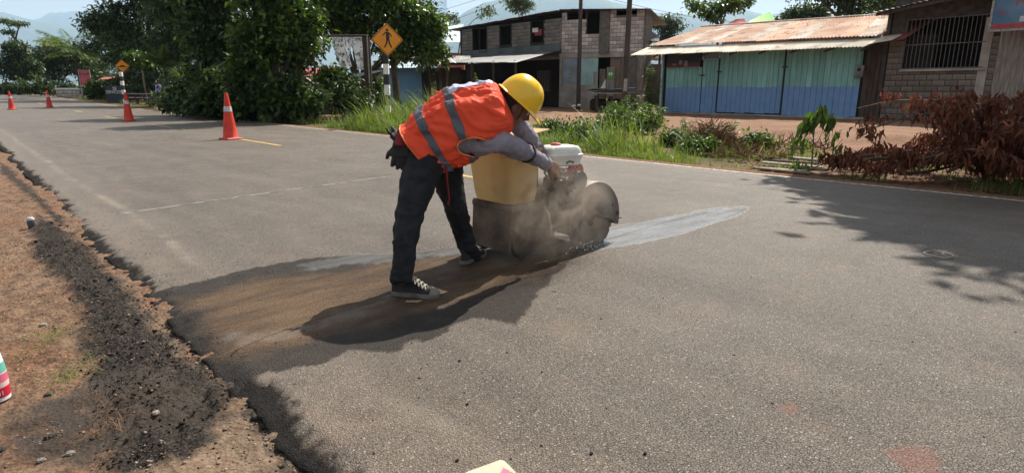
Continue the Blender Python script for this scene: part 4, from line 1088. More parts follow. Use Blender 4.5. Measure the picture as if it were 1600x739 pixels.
for i, (px, py, lab) in enumerate([(924, 705, 'black asphalt crumb left of the bottom centre of the road'), (1008, 706, 'black crumb on the lower middle of the road'), (714, 712, 'dark crumb left of the striped block'), (718, 561, 'small dark crumb below the wet patch'), (730, 627, 'dark crumb midway down the road')]):
    g0 = G(px, py); mb = MB(); mb.ball((g0.x, g0.y, road_z(g0.x, g0.y) + .003), (.008, .006, .005), 7, 4); tag(mb.build('asphalt_crumb', M_cut), lab, 'crumb', 'loose crumbs on the road')
# ------------------------------------------------------------------ buildings
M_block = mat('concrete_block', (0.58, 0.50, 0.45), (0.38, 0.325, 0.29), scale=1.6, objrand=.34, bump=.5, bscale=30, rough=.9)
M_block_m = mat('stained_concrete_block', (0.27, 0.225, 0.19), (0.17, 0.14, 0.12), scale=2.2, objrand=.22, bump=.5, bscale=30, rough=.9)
M_block_d = mat('dark_concrete_block', (0.21, 0.17, 0.14), (0.12, 0.098, 0.08), scale=2.2, objrand=.22, bump=.5, bscale=30, rough=.9)
M_mortar = mat('mortar', (0.17, 0.15, 0.13), (0.11, 0.095, 0.08), scale=5, bump=.4, rough=.95)
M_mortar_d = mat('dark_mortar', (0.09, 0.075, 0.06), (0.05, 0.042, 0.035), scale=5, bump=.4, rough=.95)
M_conc = mat('concrete', (0.40, 0.35, 0.30), (0.26, 0.225, 0.19), scale=1.8, bump=.3, rough=.9)
M_inside = mat('dark_interior', (0.02, 0.018, 0.016), (0.035, 0.03, 0.026), scale=1, rough=.95)  # near black puts the darkness of unlit rooms into the colour
M_rust = mat('rusty_roof_sheet', (0.36, 0.185, 0.11), (0.50, 0.36, 0.26), rough=.75, scale=0.55, stretch=(1, 1, 1), c3=(0.20, 0.085, 0.05), s3=2.2, k3=(.52, .66), objrand=.16, coords='Object')
M_rustgrey = mat('grey_rusty_roof_sheet', (0.46, 0.42, 0.37), (0.34, 0.23, 0.16), rough=.7, scale=0.8, c3=(0.24, 0.11, 0.065), s3=1.6, k3=(.5, .64), objrand=.14)
M_zinc = mat('zinc_sheet', (0.80, 0.74, 0.62), (0.66, 0.56, 0.43), metal=0, rough=.6, scale=1.4, objrand=.10, c3=(.34, .23, .15), s3=2.5, k3=(.58, .75))
M_zinc_d = mat('weathered_zinc', (0.22, 0.23, 0.235), (0.11, 0.10, 0.095), metal=.3, rough=.55, scale=1.6, objrand=.15)
M_greensheet = mat('grey_green_sheet', (0.15, 0.175, 0.165), (0.10, 0.115, 0.11), metal=.1, rough=.6, scale=1.2, objrand=.1)
M_teal_sheet = mat('pale_teal_sheet', (0.38, 0.54, 0.51), (0.28, 0.41, 0.39), rough=.6, scale=1.5)
M_grey_sheet = mat('blue_grey_sheet', (0.32, 0.38, 0.42), (0.20, 0.24, 0.27), rough=.6, scale=1.5)
M_wood = mat('weathered_wood', (0.20, 0.15, 0.11), (0.11, 0.08, 0.058), scale=4, stretch=(4, 4, .5), objrand=.25, rough=.9, bump=.3)
M_wood_d = mat('dark_wood', (0.085, 0.06, 0.045), (0.045, 0.032, 0.025), scale=4, stretch=(4, 4, .5), objrand=.3, rough=.9, bump=.3)
M_woodgrey = mat('grey_wood', (0.34, 0.30, 0.26), (0.20, 0.17, 0.145), scale=4, stretch=(4, 4, .5), objrand=.2, rough=.9)
M_iron = mat('dark_iron', (0.06, 0.05, 0.045), (0.12, 0.07, 0.05), scale=14, rough=.6)
M_grille = mat('grimy_iron_bar', (0.15, 0.14, 0.13), (0.09, .08, .07), scale=14, rough=.6)
M_rail = mat('pale_painted_iron', (0.36, 0.34, 0.31), (0.2, .18, .16), scale=14, rough=.6)
M_bluewall = mat('sky_blue_paint', (0.22, 0.46, 0.70), (0.17, 0.38, 0.60), scale=1.5, rough=.6, objrand=.08)
M_blueroof = mat('pale_blue_sheet', (0.42, 0.52, 0.60), (0.30, 0.39, 0.46), metal=.15, rough=.5, scale=1, objrand=.08)
M_redroof = mat('red_sheet', (0.42, 0.06, 0.07), (0.27, 0.04, 0.045), rough=.6, scale=1.5)
M_redtile = mat('dull_red_roof', (0.30, 0.10, 0.08), (0.19, 0.06, 0.05), rough=.7, scale=1.5)
M_white = M_white
M_whitep = mat('white_paint', (0.74, 0.72, 0.68), (0.55, 0.52, 0.47), rough=.6, scale=6, contrast=(.45, .7))
M_blackp = mat('black_paint', (0.02, 0.02, 0.02), (0.04, 0.038, 0.035), rough=.6, scale=6)

def twotone(name):
    m = mat(name, (0.26, 0.50, 0.45), (0.19, 0.40, 0.36), scale=3, stretch=(3, 3, .4), objrand=.16, rough=.7, bump=.2, coords='Object', c3=(.20, .36, .31), s3=2.5, k3=(.50, .68))
    N = m.node_tree.nodes; L = m.node_tree.links; b = N['Principled BSDF']
    src = b.inputs['Base Color'].links[0].from_socket
    g = N.new('ShaderNodeNewGeometry'); sx = N.new('ShaderNodeSeparateXYZ'); L.new(g.outputs['Position'], sx.inputs[0])
    r = N.new('ShaderNodeMapRange'); r.inputs['From Min'].default_value = 1.38; r.inputs['From Max'].default_value = 1.34; oi = N.new('ShaderNodeObjectInfo'); ma = N.new('ShaderNodeMath'); ma.operation = 'MULTIPLY_ADD'; ma.inputs[1].default_value = .06; L.new(oi.outputs['Random'], ma.inputs[0]); L.new(sx.outputs[2], ma.inputs[2]); L.new(ma.outputs[0], r.inputs['Value'])
    no = N.new('ShaderNodeTexNoise'); no.inputs['Scale'].default_value = 3.0
    mb_ = N.new('ShaderNodeMix'); mb_.data_type = 'RGBA'; mb_.inputs[6].default_value = (0.20, 0.34, 0.56, 1); mb_.inputs[7].default_value = (0.14, 0.25, 0.44, 1)
    tc = N.new('ShaderNodeTexCoord'); L.new(tc.outputs['Object'], no.inputs['Vector']); L.new(no.outputs['Fac'], mb_.inputs['Factor'])
    mx = N.new('ShaderNodeMix'); mx.data_type = 'RGBA'; L.new(r.outputs[0], mx.inputs['Factor']); L.new(src, mx.inputs[6]); L.new(mb_.outputs[2], mx.inputs[7])
    L.new(mx.outputs[2], b.inputs['Base Color']); return m
M_plank = twotone('teal_over_blue_paint')

def corr_sheet(a, b, c, d, n=10, amp=.02, th=.003):
    """corrugated sheet spanning quad a-b (low edge) to d-c (high edge); waves run from low to high"""
    a, b, c, d = map(Vector, (a, b, c, d)); nn = (b - a).cross(d - a).normalized()
    if nn.z < 0: nn = -nn
    V = []; F = []; K = n * 2
    for i in range(K + 1):
        u = i / K; h = nn * (amp if i % 2 else -amp)
        for p in (a.lerp(b, u) + h, d.lerp(c, u) + h): V += [p, p - nn * th]
    for i in range(K):
        o = i * 4
        F += [(o, o + 4, o + 6, o + 2), (o + 1, o + 3, o + 7, o + 5), (o, o + 1, o + 5, o + 4), (o + 2, o + 6, o + 7, o + 3)]
    F += [(0, 2, 3, 1), (K * 4, K * 4 + 1, K * 4 + 3, K * 4 + 2)]
    mb = MB(); mb.add(V, F); return mb

def sheets(parent, lo0, lo1, hi1, hi0, n, m, name='roof_sheet', waves=6, amp=.018, seed=1, mats=None, sag=.02):
    rg = random.Random(seed); lo0, lo1, hi0, hi1 = map(Vector, (lo0, lo1, hi0, hi1)); nn = (lo1 - lo0).cross(hi0 - lo0).normalized()
    if nn.z < 0: nn = -nn
    for i in range(n):
        u0, u1 = i / n - .004, (i + 1) / n + .004; e = rg.uniform(-.05, .05); lift = nn * (0.006 * (i % 2) + rg.uniform(0, sag))
        ldir = (lo0 - hi0).normalized() * e
        mb = corr_sheet(lo0.lerp(lo1, u0) + ldir + lift, lo0.lerp(lo1, u1) + ldir + lift, hi0.lerp(hi1, u1) + lift, hi0.lerp(hi1, u0) + lift, waves, amp)
        mm = rg.choice(mats) if mats else m
        mb.build(name, mm, parent)

def block_wall(parent, A, B, z0, z1, m, mort, openings=(), bl=.40, bh=.20, thick=.14, name='block', seed=1, normal=None, limit=300, top=None):
    """wall of single blocks from A to B (ground points); openings in (u0,u1,z0,z1) metres along the wall"""
    rg = random.Random(seed); A = Vector((A[0], A[1], 0)); B = Vector((B[0], B[1], 0)); t = (B - A); Lw = t.length; t.normalize()
    n = Vector((t.y, -t.x, 0)) if normal is None else normal
    ang = math.atan2(t.y, t.x)
    bms = []
    for k in range(3):
        q = MB(); q.box((0, 0, 0), (bl - .022, .05, bh - .02), bevel=.008); bms.append(q.mesh('block')); bms[-1].materials.append(m)
    half = MB(); half.box((0, 0, 0), (bl / 2 - .022, .05, bh - .02), bevel=.008); half = half.mesh('half_block'); half.materials.append(m)
    # backing (recessed mortar) as strips around the openings
    us = sorted({0, Lw} | {o[0] for o in openings} | {o[1] for o in openings}); zs = sorted({z0, z1} | {o[2] for o in openings} | {o[3] for o in openings})
    mb = MB()
    for i in range(len(us) - 1):
        for j in range(len(zs) - 1):
            uc, zc = (us[i] + us[i + 1]) / 2, (zs[j] + zs[j + 1]) / 2
            if any(o[0] < uc < o[1] and o[2] < zc < o[3] for o in openings) or zc > z1 or zc < z0 or uc < 0 or uc > Lw: continue
            c = A + t * uc; mb.box((c.x - n.x * thick / 2, c.y - n.y * thick / 2, zc), (us[i + 1] - us[i], thick, zs[j + 1] - zs[j]), (0, 0, ang))
    mb.build('wall', mort, parent)
    inv = wmat(parent).inverted(); rows = int(round((z1 - z0) / bh)); cnt = 0
    for r in range(rows):
        zc = z0 + (r + .5) * bh; off = (r % 2) * bl / 2; u = -off
        while u < Lw - .05:
            c0, c1 = max(u, 0), min(u + bl, Lw); u += bl
            for o in openings:
                if o[2] - .04 < zc < o[3] + .04:
                    if c0 >= o[0] and c1 <= o[1]: c1 = c0
                    elif c0 < o[0] < c1: c1 = o[0]
                    elif c0 < o[1] < c1: c0 = o[1]
            w = c1 - c0; uc = (c0 + c1) / 2
            if w < .08: continue
            if top is not None and zc > top(uc): continue
            if cnt >= limit: continue
            cnt += 1
            me = rg.choice(bms)
            o = bpy.data.objects.new(name, me); S.collection.objects.link(o); o.parent = parent
            p = A + t * uc + n * (.004 + rg.uniform(0, .012))
            M = inv @ Matrix.LocRotScale(Vector((p.x, p.y, zc)), Euler((0, 0, ang + rg.uniform(-.01, .01))), None)
            o.location, o.rotation_euler = M.to_translation(), M.to_euler(); o.scale = (w / bl, 1, 1)

def vplanks(parent, A, B, z0, z1, w, m, name='plank', seed=1, n=None, gap=.012, th=.025, zfun=None, skip=()):
    rg = random.Random(seed); A = Vector((A[0], A[1], 0)); B = Vector((B[0], B[1], 0)); t = B - A; L = t.length; t.normalize(); nn = n or Vector((t.y, -t.x, 0)); k = max(1, int(round(L / w))); w = L / k
    ang = math.atan2(t.y, t.x)
    for i in range(k):
        uc = (i + .5) * w
        if any(a < uc < b for a, b in skip): continue
        c = A + t * uc + nn * rg.uniform(0, .012); za = z0 + rg.uniform(-.02, .02); zb = (zfun(uc) if zfun else z1)
        mb = MB(); mb.box((c.x, c.y, (za + zb) / 2), (w - gap, th, zb - za), (0, rg.uniform(-.003, .003), ang), bevel=.004); mb.build(name, m, parent)

def colY(px, X):
    """where pixel column px meets the plane x = X (ground)"""
    r = ray(px, HZ); return X * r.y / r.x
def zat(px, py, X): return atX(px, py, X).z

# ---- green and blue wooden store
XG = 28.5
yL, yR = colY(1034, XG), colY(1350, XG)
store = thing('wooden_store', (XG, (yL + yR) / 2, 0), 'long wooden store painted teal above and blue below under a rusty roof', 'store')
zt = 3.30
doorA, doorB = colY(1128, XG), colY(1222, XG)
vplanks(store, (XG, colY(1040, XG)), (XG, colY(1095, XG)), 0.05, 2.30, .26, M_plank, seed=3, n=Vector((-1, 0, 0)))
vplanks(store, (XG, colY(1096, XG)), (XG, colY(1121, XG)), 0.05, 2.62, .24, M_plank, seed=4, n=Vector((-1, 0, 0)))
vplanks(store, (XG, colY(1122, XG)), (XG, colY(1222, XG)), 0.10, zt, .25, M_plank, seed=5, n=Vector((-1, 0, 0)))
vplanks(store, (XG, colY(1224, XG)), (XG, colY(1342, XG)), 0.05, zt, .25, M_plank, seed=6, n=Vector((-1, 0, 0)))
vplanks(store, (XG + .1, colY(1345, XG)), (XG + .1, colY(1378, XG)), 0.05, zt - .1, .22, M_wood_d, name='board', seed=7, n=Vector((-1, 0, 0)))
vplanks(store, (XG, yL + .02), (36, yL + .6), 0.05, zt, .3, M_wood, name='side_board', seed=8, n=Vector((0, 1, 0)))
mb = MB(); mb.box((XG + .12, (yL + yR) / 2, 1.65), (.05, yL - yR, 3.3)); mb.build('dark_backing', M_inside, store)  # near black backing close behind the planks, painted so gaps look unlit
mb = MB(); mb.box((XG + .45, yR - .9, 1.65), (.05, 2.6, 3.3)); mb.build('dark_backing', M_inside, store)  # same painted dark backing, added behind the right end boards
mb = MB(); mb.box((XG - .03, yL, 1.6), (.12, .12, 3.2)); mb.build('corner_post', M_teal_sheet, store)
mb = MB(); mb.box((XG - .03, colY(1223, XG), 1.65), (.09, .05, 3.2)); mb.build('door_gap_line', M_blackp, store)  # black strip paints the dark gap at the door's right side
mb = MB(); mb.box((XG - .05, colY(1121.5, XG), 1.4), (.06, .045, 2.6)); mb.build('door_gap_line', M_blackp, store)  # black strip paints the dark gap at the door's left side
for yy, z in ((colY(1121, XG), 2.05), (colY(1222, XG), 2.2), (colY(1095, XG), 1.9)):
    mb = MB(); mb.box((XG - .09, yy - .06, z), (.03, .26, .06)); mb.build('hinge', M_blackp, store)
mb = MB(); mb.box((XG - .02, (yL + yR) / 2, -.02), (.34, yL - yR + .3, .14)); mb.build('plinth', M_conc, store)
# lattice vent
la, lb = colY(1096, XG), colY(1121, XG); ft = MB(); mb = MB()
for z in (2.66, 3.22): mb.box((XG - .03, (la + lb) / 2, z), (.05, la - lb, .05))
for yy in (la, lb): mb.box((XG - .03, yy, 2.94), (.05, .05, .6))
lat = mb.build('lattice_frame', M_teal_sheet, store)
for i in range(7):
    for s_ in (-1, 1):
        y0 = la + (lb - la) * (i + .5) / 7; q = MB(); q.box((XG - .03 - .012 * s_, y0, 2.94), (.012, .03, .62), (radians(32) * s_, 0, 0)); q.build('lattice_slat', M_teal_sheet, lat)
# painted banner
bn = thing('shop_banner', (XG - .08, colY(1067, XG), 2.8), 'dark shop banner with dull lettering at the left end of the wooden store', 'banner')
y0, y1 = colY(1041, XG), colY(1093, XG)
M_ban = mat('banner_dark', (0.055, 0.05, 0.05), (0.03, 0.04, 0.045), scale=1, rough=.7)
mb = MB(); mb.box((XG - .09, (y0 + y1) / 2, 2.82), (.02, y0 - y1, 1.02)); mb.build('sheet', M_ban, bn)
M_banr = mat('banner_dull_red', (0.16, 0.05, 0.05), (0.09, 0.04, 0.04), scale=6, rough=.7); M_bant = mat('banner_dull_text', (0.30, 0.27, 0.25), (0.2, .18, .17), scale=6, rough=.7)
mb = MB(); mb.box((XG - .104, (y0 + y1) / 2, 2.42), (.004, y0 - y1 - .05, .2)); mb.build('red_band', M_banr, bn)
mb = MB(); mb.box((XG - .115, (y0 + y1) / 2, 2.305), (.03, y0 - y1 + .05, .045)); mb.build('bottom_rail', M_rail, bn)
def MY(x, y, z, flip=1):  # text frame on a wall facing -X: text x runs towards -Y
    return Matrix(((0, 0, -1, x), (-1, 0, 0, y), (0, 1, 0, z), (0, 0, 0, 1)))
text_part('RESTAURANTE', .20, MY(XG - .106, (y0 + y1) / 2, 3.16), M_bant, bn, sx=1.0)
text_part('CAFE  JUGOS', .15, MY(XG - .106, (y0 + y1) / 2, 2.96), M_banr, bn, sx=1.0)
text_part('988', .17, MY(XG - .11, y0 - .45, 2.46), M_bant, bn)
mb = MB(); mb.box((XG - .108, y0 - 1.15, 2.5), (.006, .2, .26)); mb.build('picture', M_bant, bn)
mb = MB(); mb.lathe((XG - .108, y0 - .85, 2.56), [(.12, 0), (.12, .006)], 16, 'X'); mb.lathe((XG - .112, y0 - .85, 2.56), [(.07, 0), (.07, .006)], 14, 'X'); mb.build('emblem', M_bant, bn)
# electricity meter
mt = thing('meter_box', (XG - .08, colY(1341, XG), 1.9), 'grey electricity meter box on the right end of the teal wall', 'meter box')
mb = MB(); mb.box((XG - .14, colY(1341, XG), 1.93), (.16, .34, .5), bevel=.02); mb.build('box', M_zinc_d, mt)
mb = MB(); mb.lathe((XG - .225, colY(1341, XG), 2.0), [(.08, -.01), (.08, .0), (.06, .005)], 14, 'X'); mb.build('dial', M_blackp, mt)
mb = MB(); mb.cyl((XG - .12, colY(1341, XG), 2.18), (XG - .1, colY(1341, XG), 3.4), .02, n=8); mb.build('conduit', M_zinc_d, mt)
# roof
E0, E1 = atX(985, 87, 27.2), atX(1345, 74, 27.2); H0, H1 = atX(1012, 75, 28.3), atX(1388, 60, 28.3)
sheets(store, E0, E1, H1, H0, 15, M_zinc, name='eave_sheet', waves=6, seed=11, amp=.022)
U0, U1 = atX(1014, 74, 28.1) + Vector((0, 0, .06)), atX(1372, 58.5, 28.1) + Vector((0, 0, .06)); R0_, R1_ = atX(1098, 43, 33.2), atX(1400, 23, 33.2)
sheets(store, U0, U1, R1_, R0_, 15, M_rust, waves=6, seed=12, amp=.024, mats=[M_rust, M_rust, M_rust, M_rustgrey])
sheets(store, R0_ + Vector((9, .3, -1.2)), R1_ + Vector((9, -.3, -1.2)), R1_, R0_, 12, M_rust, waves=6, seed=13)
sheets(store, atX(1345, 72, 27.4), atX(1392, 64, 27.4), atX(1440, 40, 30.5), atX(1392, 42, 30.5), 2, M_zinc, seed=14, name='loose_sheet', waves=8)
sheets(store, atX(1360, 72, 27.9), atX(1410, 62, 27.9), atX(1470, 26, 30), atX(1400, 32, 30), 2, M_redtile, seed=15, name='dark_sheet', waves=8)
mb = MB()
for i in range(9):
    y = yL + (yR - yL) * i / 8; mb2 = MB(); u_ = i / 8; mb2.tube([E0.lerp(E1, u_) + Vector((.05, 0, -.12)), H0.lerp(H1, u_) + Vector((0, 0, -.12))], .045, 4); mb2.build('rafter', M_wood_d, store)
mb.tube([R0_ + Vector((0, .1, .03)), R1_ + Vector((0, 0, .03))], .06, 8); mb.build('ridge_cap', M_rustgrey, store)

# ---- brown block house at the right
XB = 28.6
A_, B_ = Vector((XB, colY(1380, XB), 0)), Vector((XB, -4.0, 0)); LB = A_.y - B_.y
house = thing('block_house', (XB, A_.y - 3, 0), 'dark brown block house with a barred window at the right', 'house')
wu0, wu1 = A_.y - colY(1404, XB), A_.y - colY(1530, XB)
du0 = A_.y - colY(1548, XB)
def ztop(u): return 4.35 + .135 * u
block_wall(house, A_, B_, 0.0, 5.4, M_block_d, M_mortar_d, openings=[(wu0, wu1, 2.0, 3.85), (du0, du0 + 3.2, 0.25, 3.7)], seed=21, normal=Vector((-1, 0, 0)), bl=.42, bh=.22, limit=300, top=ztop)
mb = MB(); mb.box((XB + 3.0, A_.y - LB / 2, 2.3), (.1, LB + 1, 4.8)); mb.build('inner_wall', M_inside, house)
mb = MB(); mb.box((XB + 1.5, A_.y + .1, 2.2), (3.2, .12, 4.4)); mb.build('side_wall', M_mortar_d, house)
# window bars
wf = MB(); yc = A_.y - (wu0 + wu1) / 2
for z in (2.0, 3.85, 2.9): wf.box((XB - .06, yc, z), (.04, wu1 - wu0, .035))
win = wf.build('window_grille', M_grille, house)
nb = 19
for i in range(nb + 1):
    q = MB(); y = A_.y - wu0 - (wu1 - wu0) * i / nb; q.cyl((XB - .05, y, 2.0), (XB - .05, y, 3.85), .014, n=6); q.build('bar', M_grille, win)
mb = MB(); mb.box((XB - .06, yc, 1.93), (.14, wu1 - wu0 + .1, .08)); mb.build('sill', M_conc, house)
# sheet metal wall and gate
gx0 = A_.y - du0
mb = corr_sheet((XB - .05, gx0, .3), (XB - .05, gx0 - 1.5, .3), (XB - .05, gx0 - 1.5, 3.6), (XB - .05, gx0, 3.6), 9, .03); mb.build('metal_panel', M_woodgrey, house)
gate = thing('iron_gate', (XB - .12, gx0 - 2.2, 0.3), 'barred iron gate below the blue signboard at the right edge', 'gate')
gf = MB()
for z in (.35, 2.0, 3.6): gf.box((XB - .14, gx0 - 2.35, z), (.04, 1.7, .045))
for y in (gx0 - 1.5, gx0 - 3.2): gf.box((XB - .14, y, 1.97), (.05, .05, 3.3))
gf.build('frame', M_rail, gate)
for i in range(1, 12):
    q = MB(); y = gx0 - 1.5 - 1.7 * i / 12; q.cyl((XB - .14, y, .35), (XB - .14, y, 3.6), .012, n=6); q.build('bar', M_rail, gate)
mb = MB(); mb.box((XB + .0, gx0 - 1.6, .1), (.4, 3.4, .35)); mb.build('step', M_conc, house)
mb = MB(); mb.box((XB - .03, gx0 + .35, 1.9), (.08, .28, 3.7)); mb.build('pillar', M_conc, house)
# roof: thin dark sheets sloping up to the right
sheets(house, (XB - .9, A_.y + .5, 4.15), (XB - .9, B_.y, 4.15 + .135 * LB + .15), (XB + 6, B_.y, 4.9 + .135 * LB), (XB + 6, A_.y + .5, 4.9), 12, M_zinc_d, seed=22, waves=6)
mb = MB(); mb.prism([(XB - .8, A_.y + .4, 4.02), (XB - .8, B_.y, 4.02 + .135 * LB + .12), (XB - .8, B_.y, 4.14 + .135 * LB + .12), (XB - .8, A_.y + .4, 4.14)], (.06, 0, 0)); mb.build('fascia', M_wood_d, house)
# blue advertising sign
def bluesign():
    X = XB - .95; yl = colY(1529, X); zl = zat(1529, 50, X); zh = zl + 2.0; w = 5.2
    s_ = thing('signboard', (X, yl - w / 2, zl), 'blue signboard with arched red lettering at the top right corner', 'sign')
    m1 = mat('sign_blue', (0.055, 0.13, 0.23), (0.13, 0.22, 0.30), scale=.9, rough=.6)
    mb = MB(); mb.box((X, yl - w / 2, (zl + zh) / 2), (.04, w, zh - zl)); mb.build('panel', m1, s_)
    fr = MB(); fr.box((X - .03, yl - w / 2, zl), (.06, w + .1, .07)); fr.box((X - .03, yl - w / 2, zh), (.06, w + .1, .07)); fr.box((X - .03, yl, (zl + zh) / 2), (.06, .07, zh - zl)); fr.box((X - .03, yl - w, (zl + zh) / 2), (.06, .07, zh - zl)); fr.build('frame', M_rail, s_)
    mr = mat('sign_red', (0.42, 0.07, 0.07), (.3, .05, .05), rough=.6); mw = mat('sign_white', (0.5, .52, .56), (.36, .4, .45), rough=.6)
    mb = MB(); mb.box((X - .024, yl - w / 2, zl + .14), (.004, w - .1, .16)); mb.build('red_band', mr, s_)
    mb = MB(); mb.box((X - .024, yl - w / 2 - .35, zl + .34), (.004, w - .9, .18)); mb.build('white_band', mw, s_)
    txt = 'LAS AMAZONAS'
    for i, ch in enumerate(txt):
        if ch == ' ': continue
        u = i / 11; y = yl - .30 - u * 4.4; z = zl + .62 + 1.05 * sin(pi * min(u, .5)); tilt = max(0, (0.5 - u)) * 1.0
        M = MY(X - .024, y, z) @ Matrix.Rotation(tilt, 4, 'Z')
        text_part(ch, .36, M, mr, s_, name='letter')
    text_part('VENTA DE COMIDAS', .15, MY(X - .028, yl - w / 2 - .35, zl + .34), mr, s_)
bluesign()

# ---- two storey block building
cA = P(876, 150, 38); cA.z = 0; cL = P(723, 150, 45); cL.z = 0; cR = P(1004, 150, 36); cR.z = 0
gzb = float(terr(cA.x, cA.y))
bld = thing('block_building', (cA.x, cA.y, gzb), 'two storey unfinished building of bare concrete blocks with shop below', 'building')
def zpx(p, py):
    """height of picture row py at ground point p"""
    d = dep(p); r = ray(0 + CXP + (p.x * RT.x + p.y * RT.y) / d * FPX * 1.028, py); return (Vector((0, 0, CAMH)) + r * (d / (r.x * FW.x + r.y * FW.y))).z
zb = zpx(cA, 84); ztp = zpx(cA, 22); zbot = gzb
tR = (cR - cA); LR = tR.length; nR = Vector((-tR.y, tR.x, 0)).normalized(); nR = nR if nR.dot(FW) < 0 else -nR
tL = (cL - cA); LL = tL.length; nL = Vector((-tL.y, tL.x, 0)).normalized(); nL = nL if nL.dot(FW) < 0 else -nL
kR = LR / 128.0; kL = LL / 153.0
def uR(px): return (px - 876) / 128. * LR
def uL(px): return (876 - px) / 153. * LL * (1.0 - .0006 * (px - 723))
rows = round((ztp - zb) / .21); z1 = zb + rows * .21
# right wall
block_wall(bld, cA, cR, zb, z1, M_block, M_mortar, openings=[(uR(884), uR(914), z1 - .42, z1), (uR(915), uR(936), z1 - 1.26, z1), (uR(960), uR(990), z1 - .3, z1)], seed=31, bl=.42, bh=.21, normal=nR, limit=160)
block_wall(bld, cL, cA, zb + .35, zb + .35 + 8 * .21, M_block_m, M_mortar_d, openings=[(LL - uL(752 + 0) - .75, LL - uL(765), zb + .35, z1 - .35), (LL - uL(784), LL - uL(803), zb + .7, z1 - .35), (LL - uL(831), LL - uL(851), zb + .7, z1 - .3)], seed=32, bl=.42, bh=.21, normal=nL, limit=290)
mb = MB()
def wbox(mb, A, t, n, u0, u1, z0, z1, off=0.0, th=.12):
    c = A + t * ((u0 + u1) / 2) + n * (off + th / 2 if off >= 0 else off); mb.box((c.x, c.y, (z0 + z1) / 2), (abs(u1 - u0), th, z1 - z0), (0, 0, math.atan2(t.y, t.x)))
tRn, tLn = tR.normalized(), tL.normalized()
q = MB(); wbox(q, cA, tRn, nR, uR(936), uR(951), zb - .1, z1 - .05, 0.0, .16); q.build('column', M_mortar, bld)
q = MB(); wbox(q, cA, tRn, nR, -.1, LR + .05, zb - .28, zb - .01, .0, .10); q.build('floor_beam', M_conc, bld)
q = MB(); wbox(q, cA, tRn, nR, uR(961), uR(990), z1 - 1.0, z1 - .32, -.04, .06); q.build('shutter', M_grey_sheet, bld)
# near black panels stand in for the dark rooms behind the upper floor
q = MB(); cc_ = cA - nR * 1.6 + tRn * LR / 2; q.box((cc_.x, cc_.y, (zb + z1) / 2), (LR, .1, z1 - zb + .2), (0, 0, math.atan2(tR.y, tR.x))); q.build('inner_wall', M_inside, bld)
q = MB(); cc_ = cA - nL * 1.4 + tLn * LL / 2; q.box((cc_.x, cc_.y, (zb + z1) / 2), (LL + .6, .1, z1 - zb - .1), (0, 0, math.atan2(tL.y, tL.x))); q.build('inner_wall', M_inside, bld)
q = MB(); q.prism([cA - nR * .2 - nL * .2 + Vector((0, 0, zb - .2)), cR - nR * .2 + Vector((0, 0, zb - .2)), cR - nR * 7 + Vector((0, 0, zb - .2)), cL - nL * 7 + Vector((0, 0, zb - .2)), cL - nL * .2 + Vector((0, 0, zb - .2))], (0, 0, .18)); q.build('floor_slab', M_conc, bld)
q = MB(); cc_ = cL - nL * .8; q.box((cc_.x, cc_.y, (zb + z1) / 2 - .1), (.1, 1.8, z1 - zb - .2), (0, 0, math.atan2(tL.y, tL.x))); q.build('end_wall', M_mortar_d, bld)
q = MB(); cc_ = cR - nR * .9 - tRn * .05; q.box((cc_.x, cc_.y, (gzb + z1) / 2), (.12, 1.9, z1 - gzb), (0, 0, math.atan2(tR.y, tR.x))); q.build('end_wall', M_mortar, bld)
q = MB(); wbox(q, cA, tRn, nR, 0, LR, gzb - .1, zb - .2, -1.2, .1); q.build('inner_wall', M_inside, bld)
# window frames on the left wall
for px0, px1, zz0 in ((752, 765, zb + .4), (784, 803, zb + .7), (831, 851, zb + .7)):
    q = MB(); 
    for (a, b_) in ((px0, px0 + 1.2), (px1 - 1.2, px1)): wbox(q, cA, tLn, nL, uL(b_), uL(a), zz0, z1 - .35, .012, .04)
    wbox(q, cA, tLn, nL, uL(px1), uL(px0), zz0 - .03, zz0 + .04, .012, .05); q.build('window_frame', M_wood_d, bld)
cl = thing('hanging_cloth', cA + tLn * uL(842) + Vector((0, 0, zb + 1.2)), 'red and white cloth hanging in the upper window of the block building', 'cloth')
q = MB(); wbox(q, cA, tLn, nL, uL(848), uL(838), zb + 1.15, zb + 1.5, .03, .03); q.build('red_piece', M_redroof, cl)
q = MB(); wbox(q, cA, tLn, nL, uL(843), uL(835), zb + 1.35, zb + 1.6, .07, .03); q.build('white_piece', M_whitep, cl)
# roof of the building
ro = Vector((0, 0, 1))
ovR, ovL = nR * .55, nL * .45
zr = lambda p, py: zpx(p, py)
sheets(bld, cA + ovR + ro * (z1 + .14), cR + ovR + tRn * .3 + ro * (zpx(cR, 18) + .05), cR - nR * 7 + ro * (z1 - .25), cA - nR * 7 + tLn * 2 + ro * (z1 - .25), 7, M_zinc_d, seed=41, waves=6)
sheets(bld, cL + ovL + tLn * 1.1 + ro * (zb + .35 + 8 * .21 + .02), cA + ovL + ro * (z1 + .12), cA - nL * 7 + ro * (z1 - .28), cL - nL * 7 + ro * (z1 - .45), 12, M_zinc_d, seed=42, waves=6)
# green-grey sheet band below the windows of the left wall
for i in range(9):
    a = cA + tLn * (LL * i / 9) + nL * .05; b_ = cA + tLn * (LL * (i + 1) / 9 + .02) + nL * (.05 + .01 * (i % 2)); z0_, z1_ = zb - .1, zb + .55
    corr_sheet(a + ro * z0_, b_ + ro * z0_, b_ + ro * z1_, a + ro * z1_, 6, .012).build('wall_sheet', M_greensheet, bld)
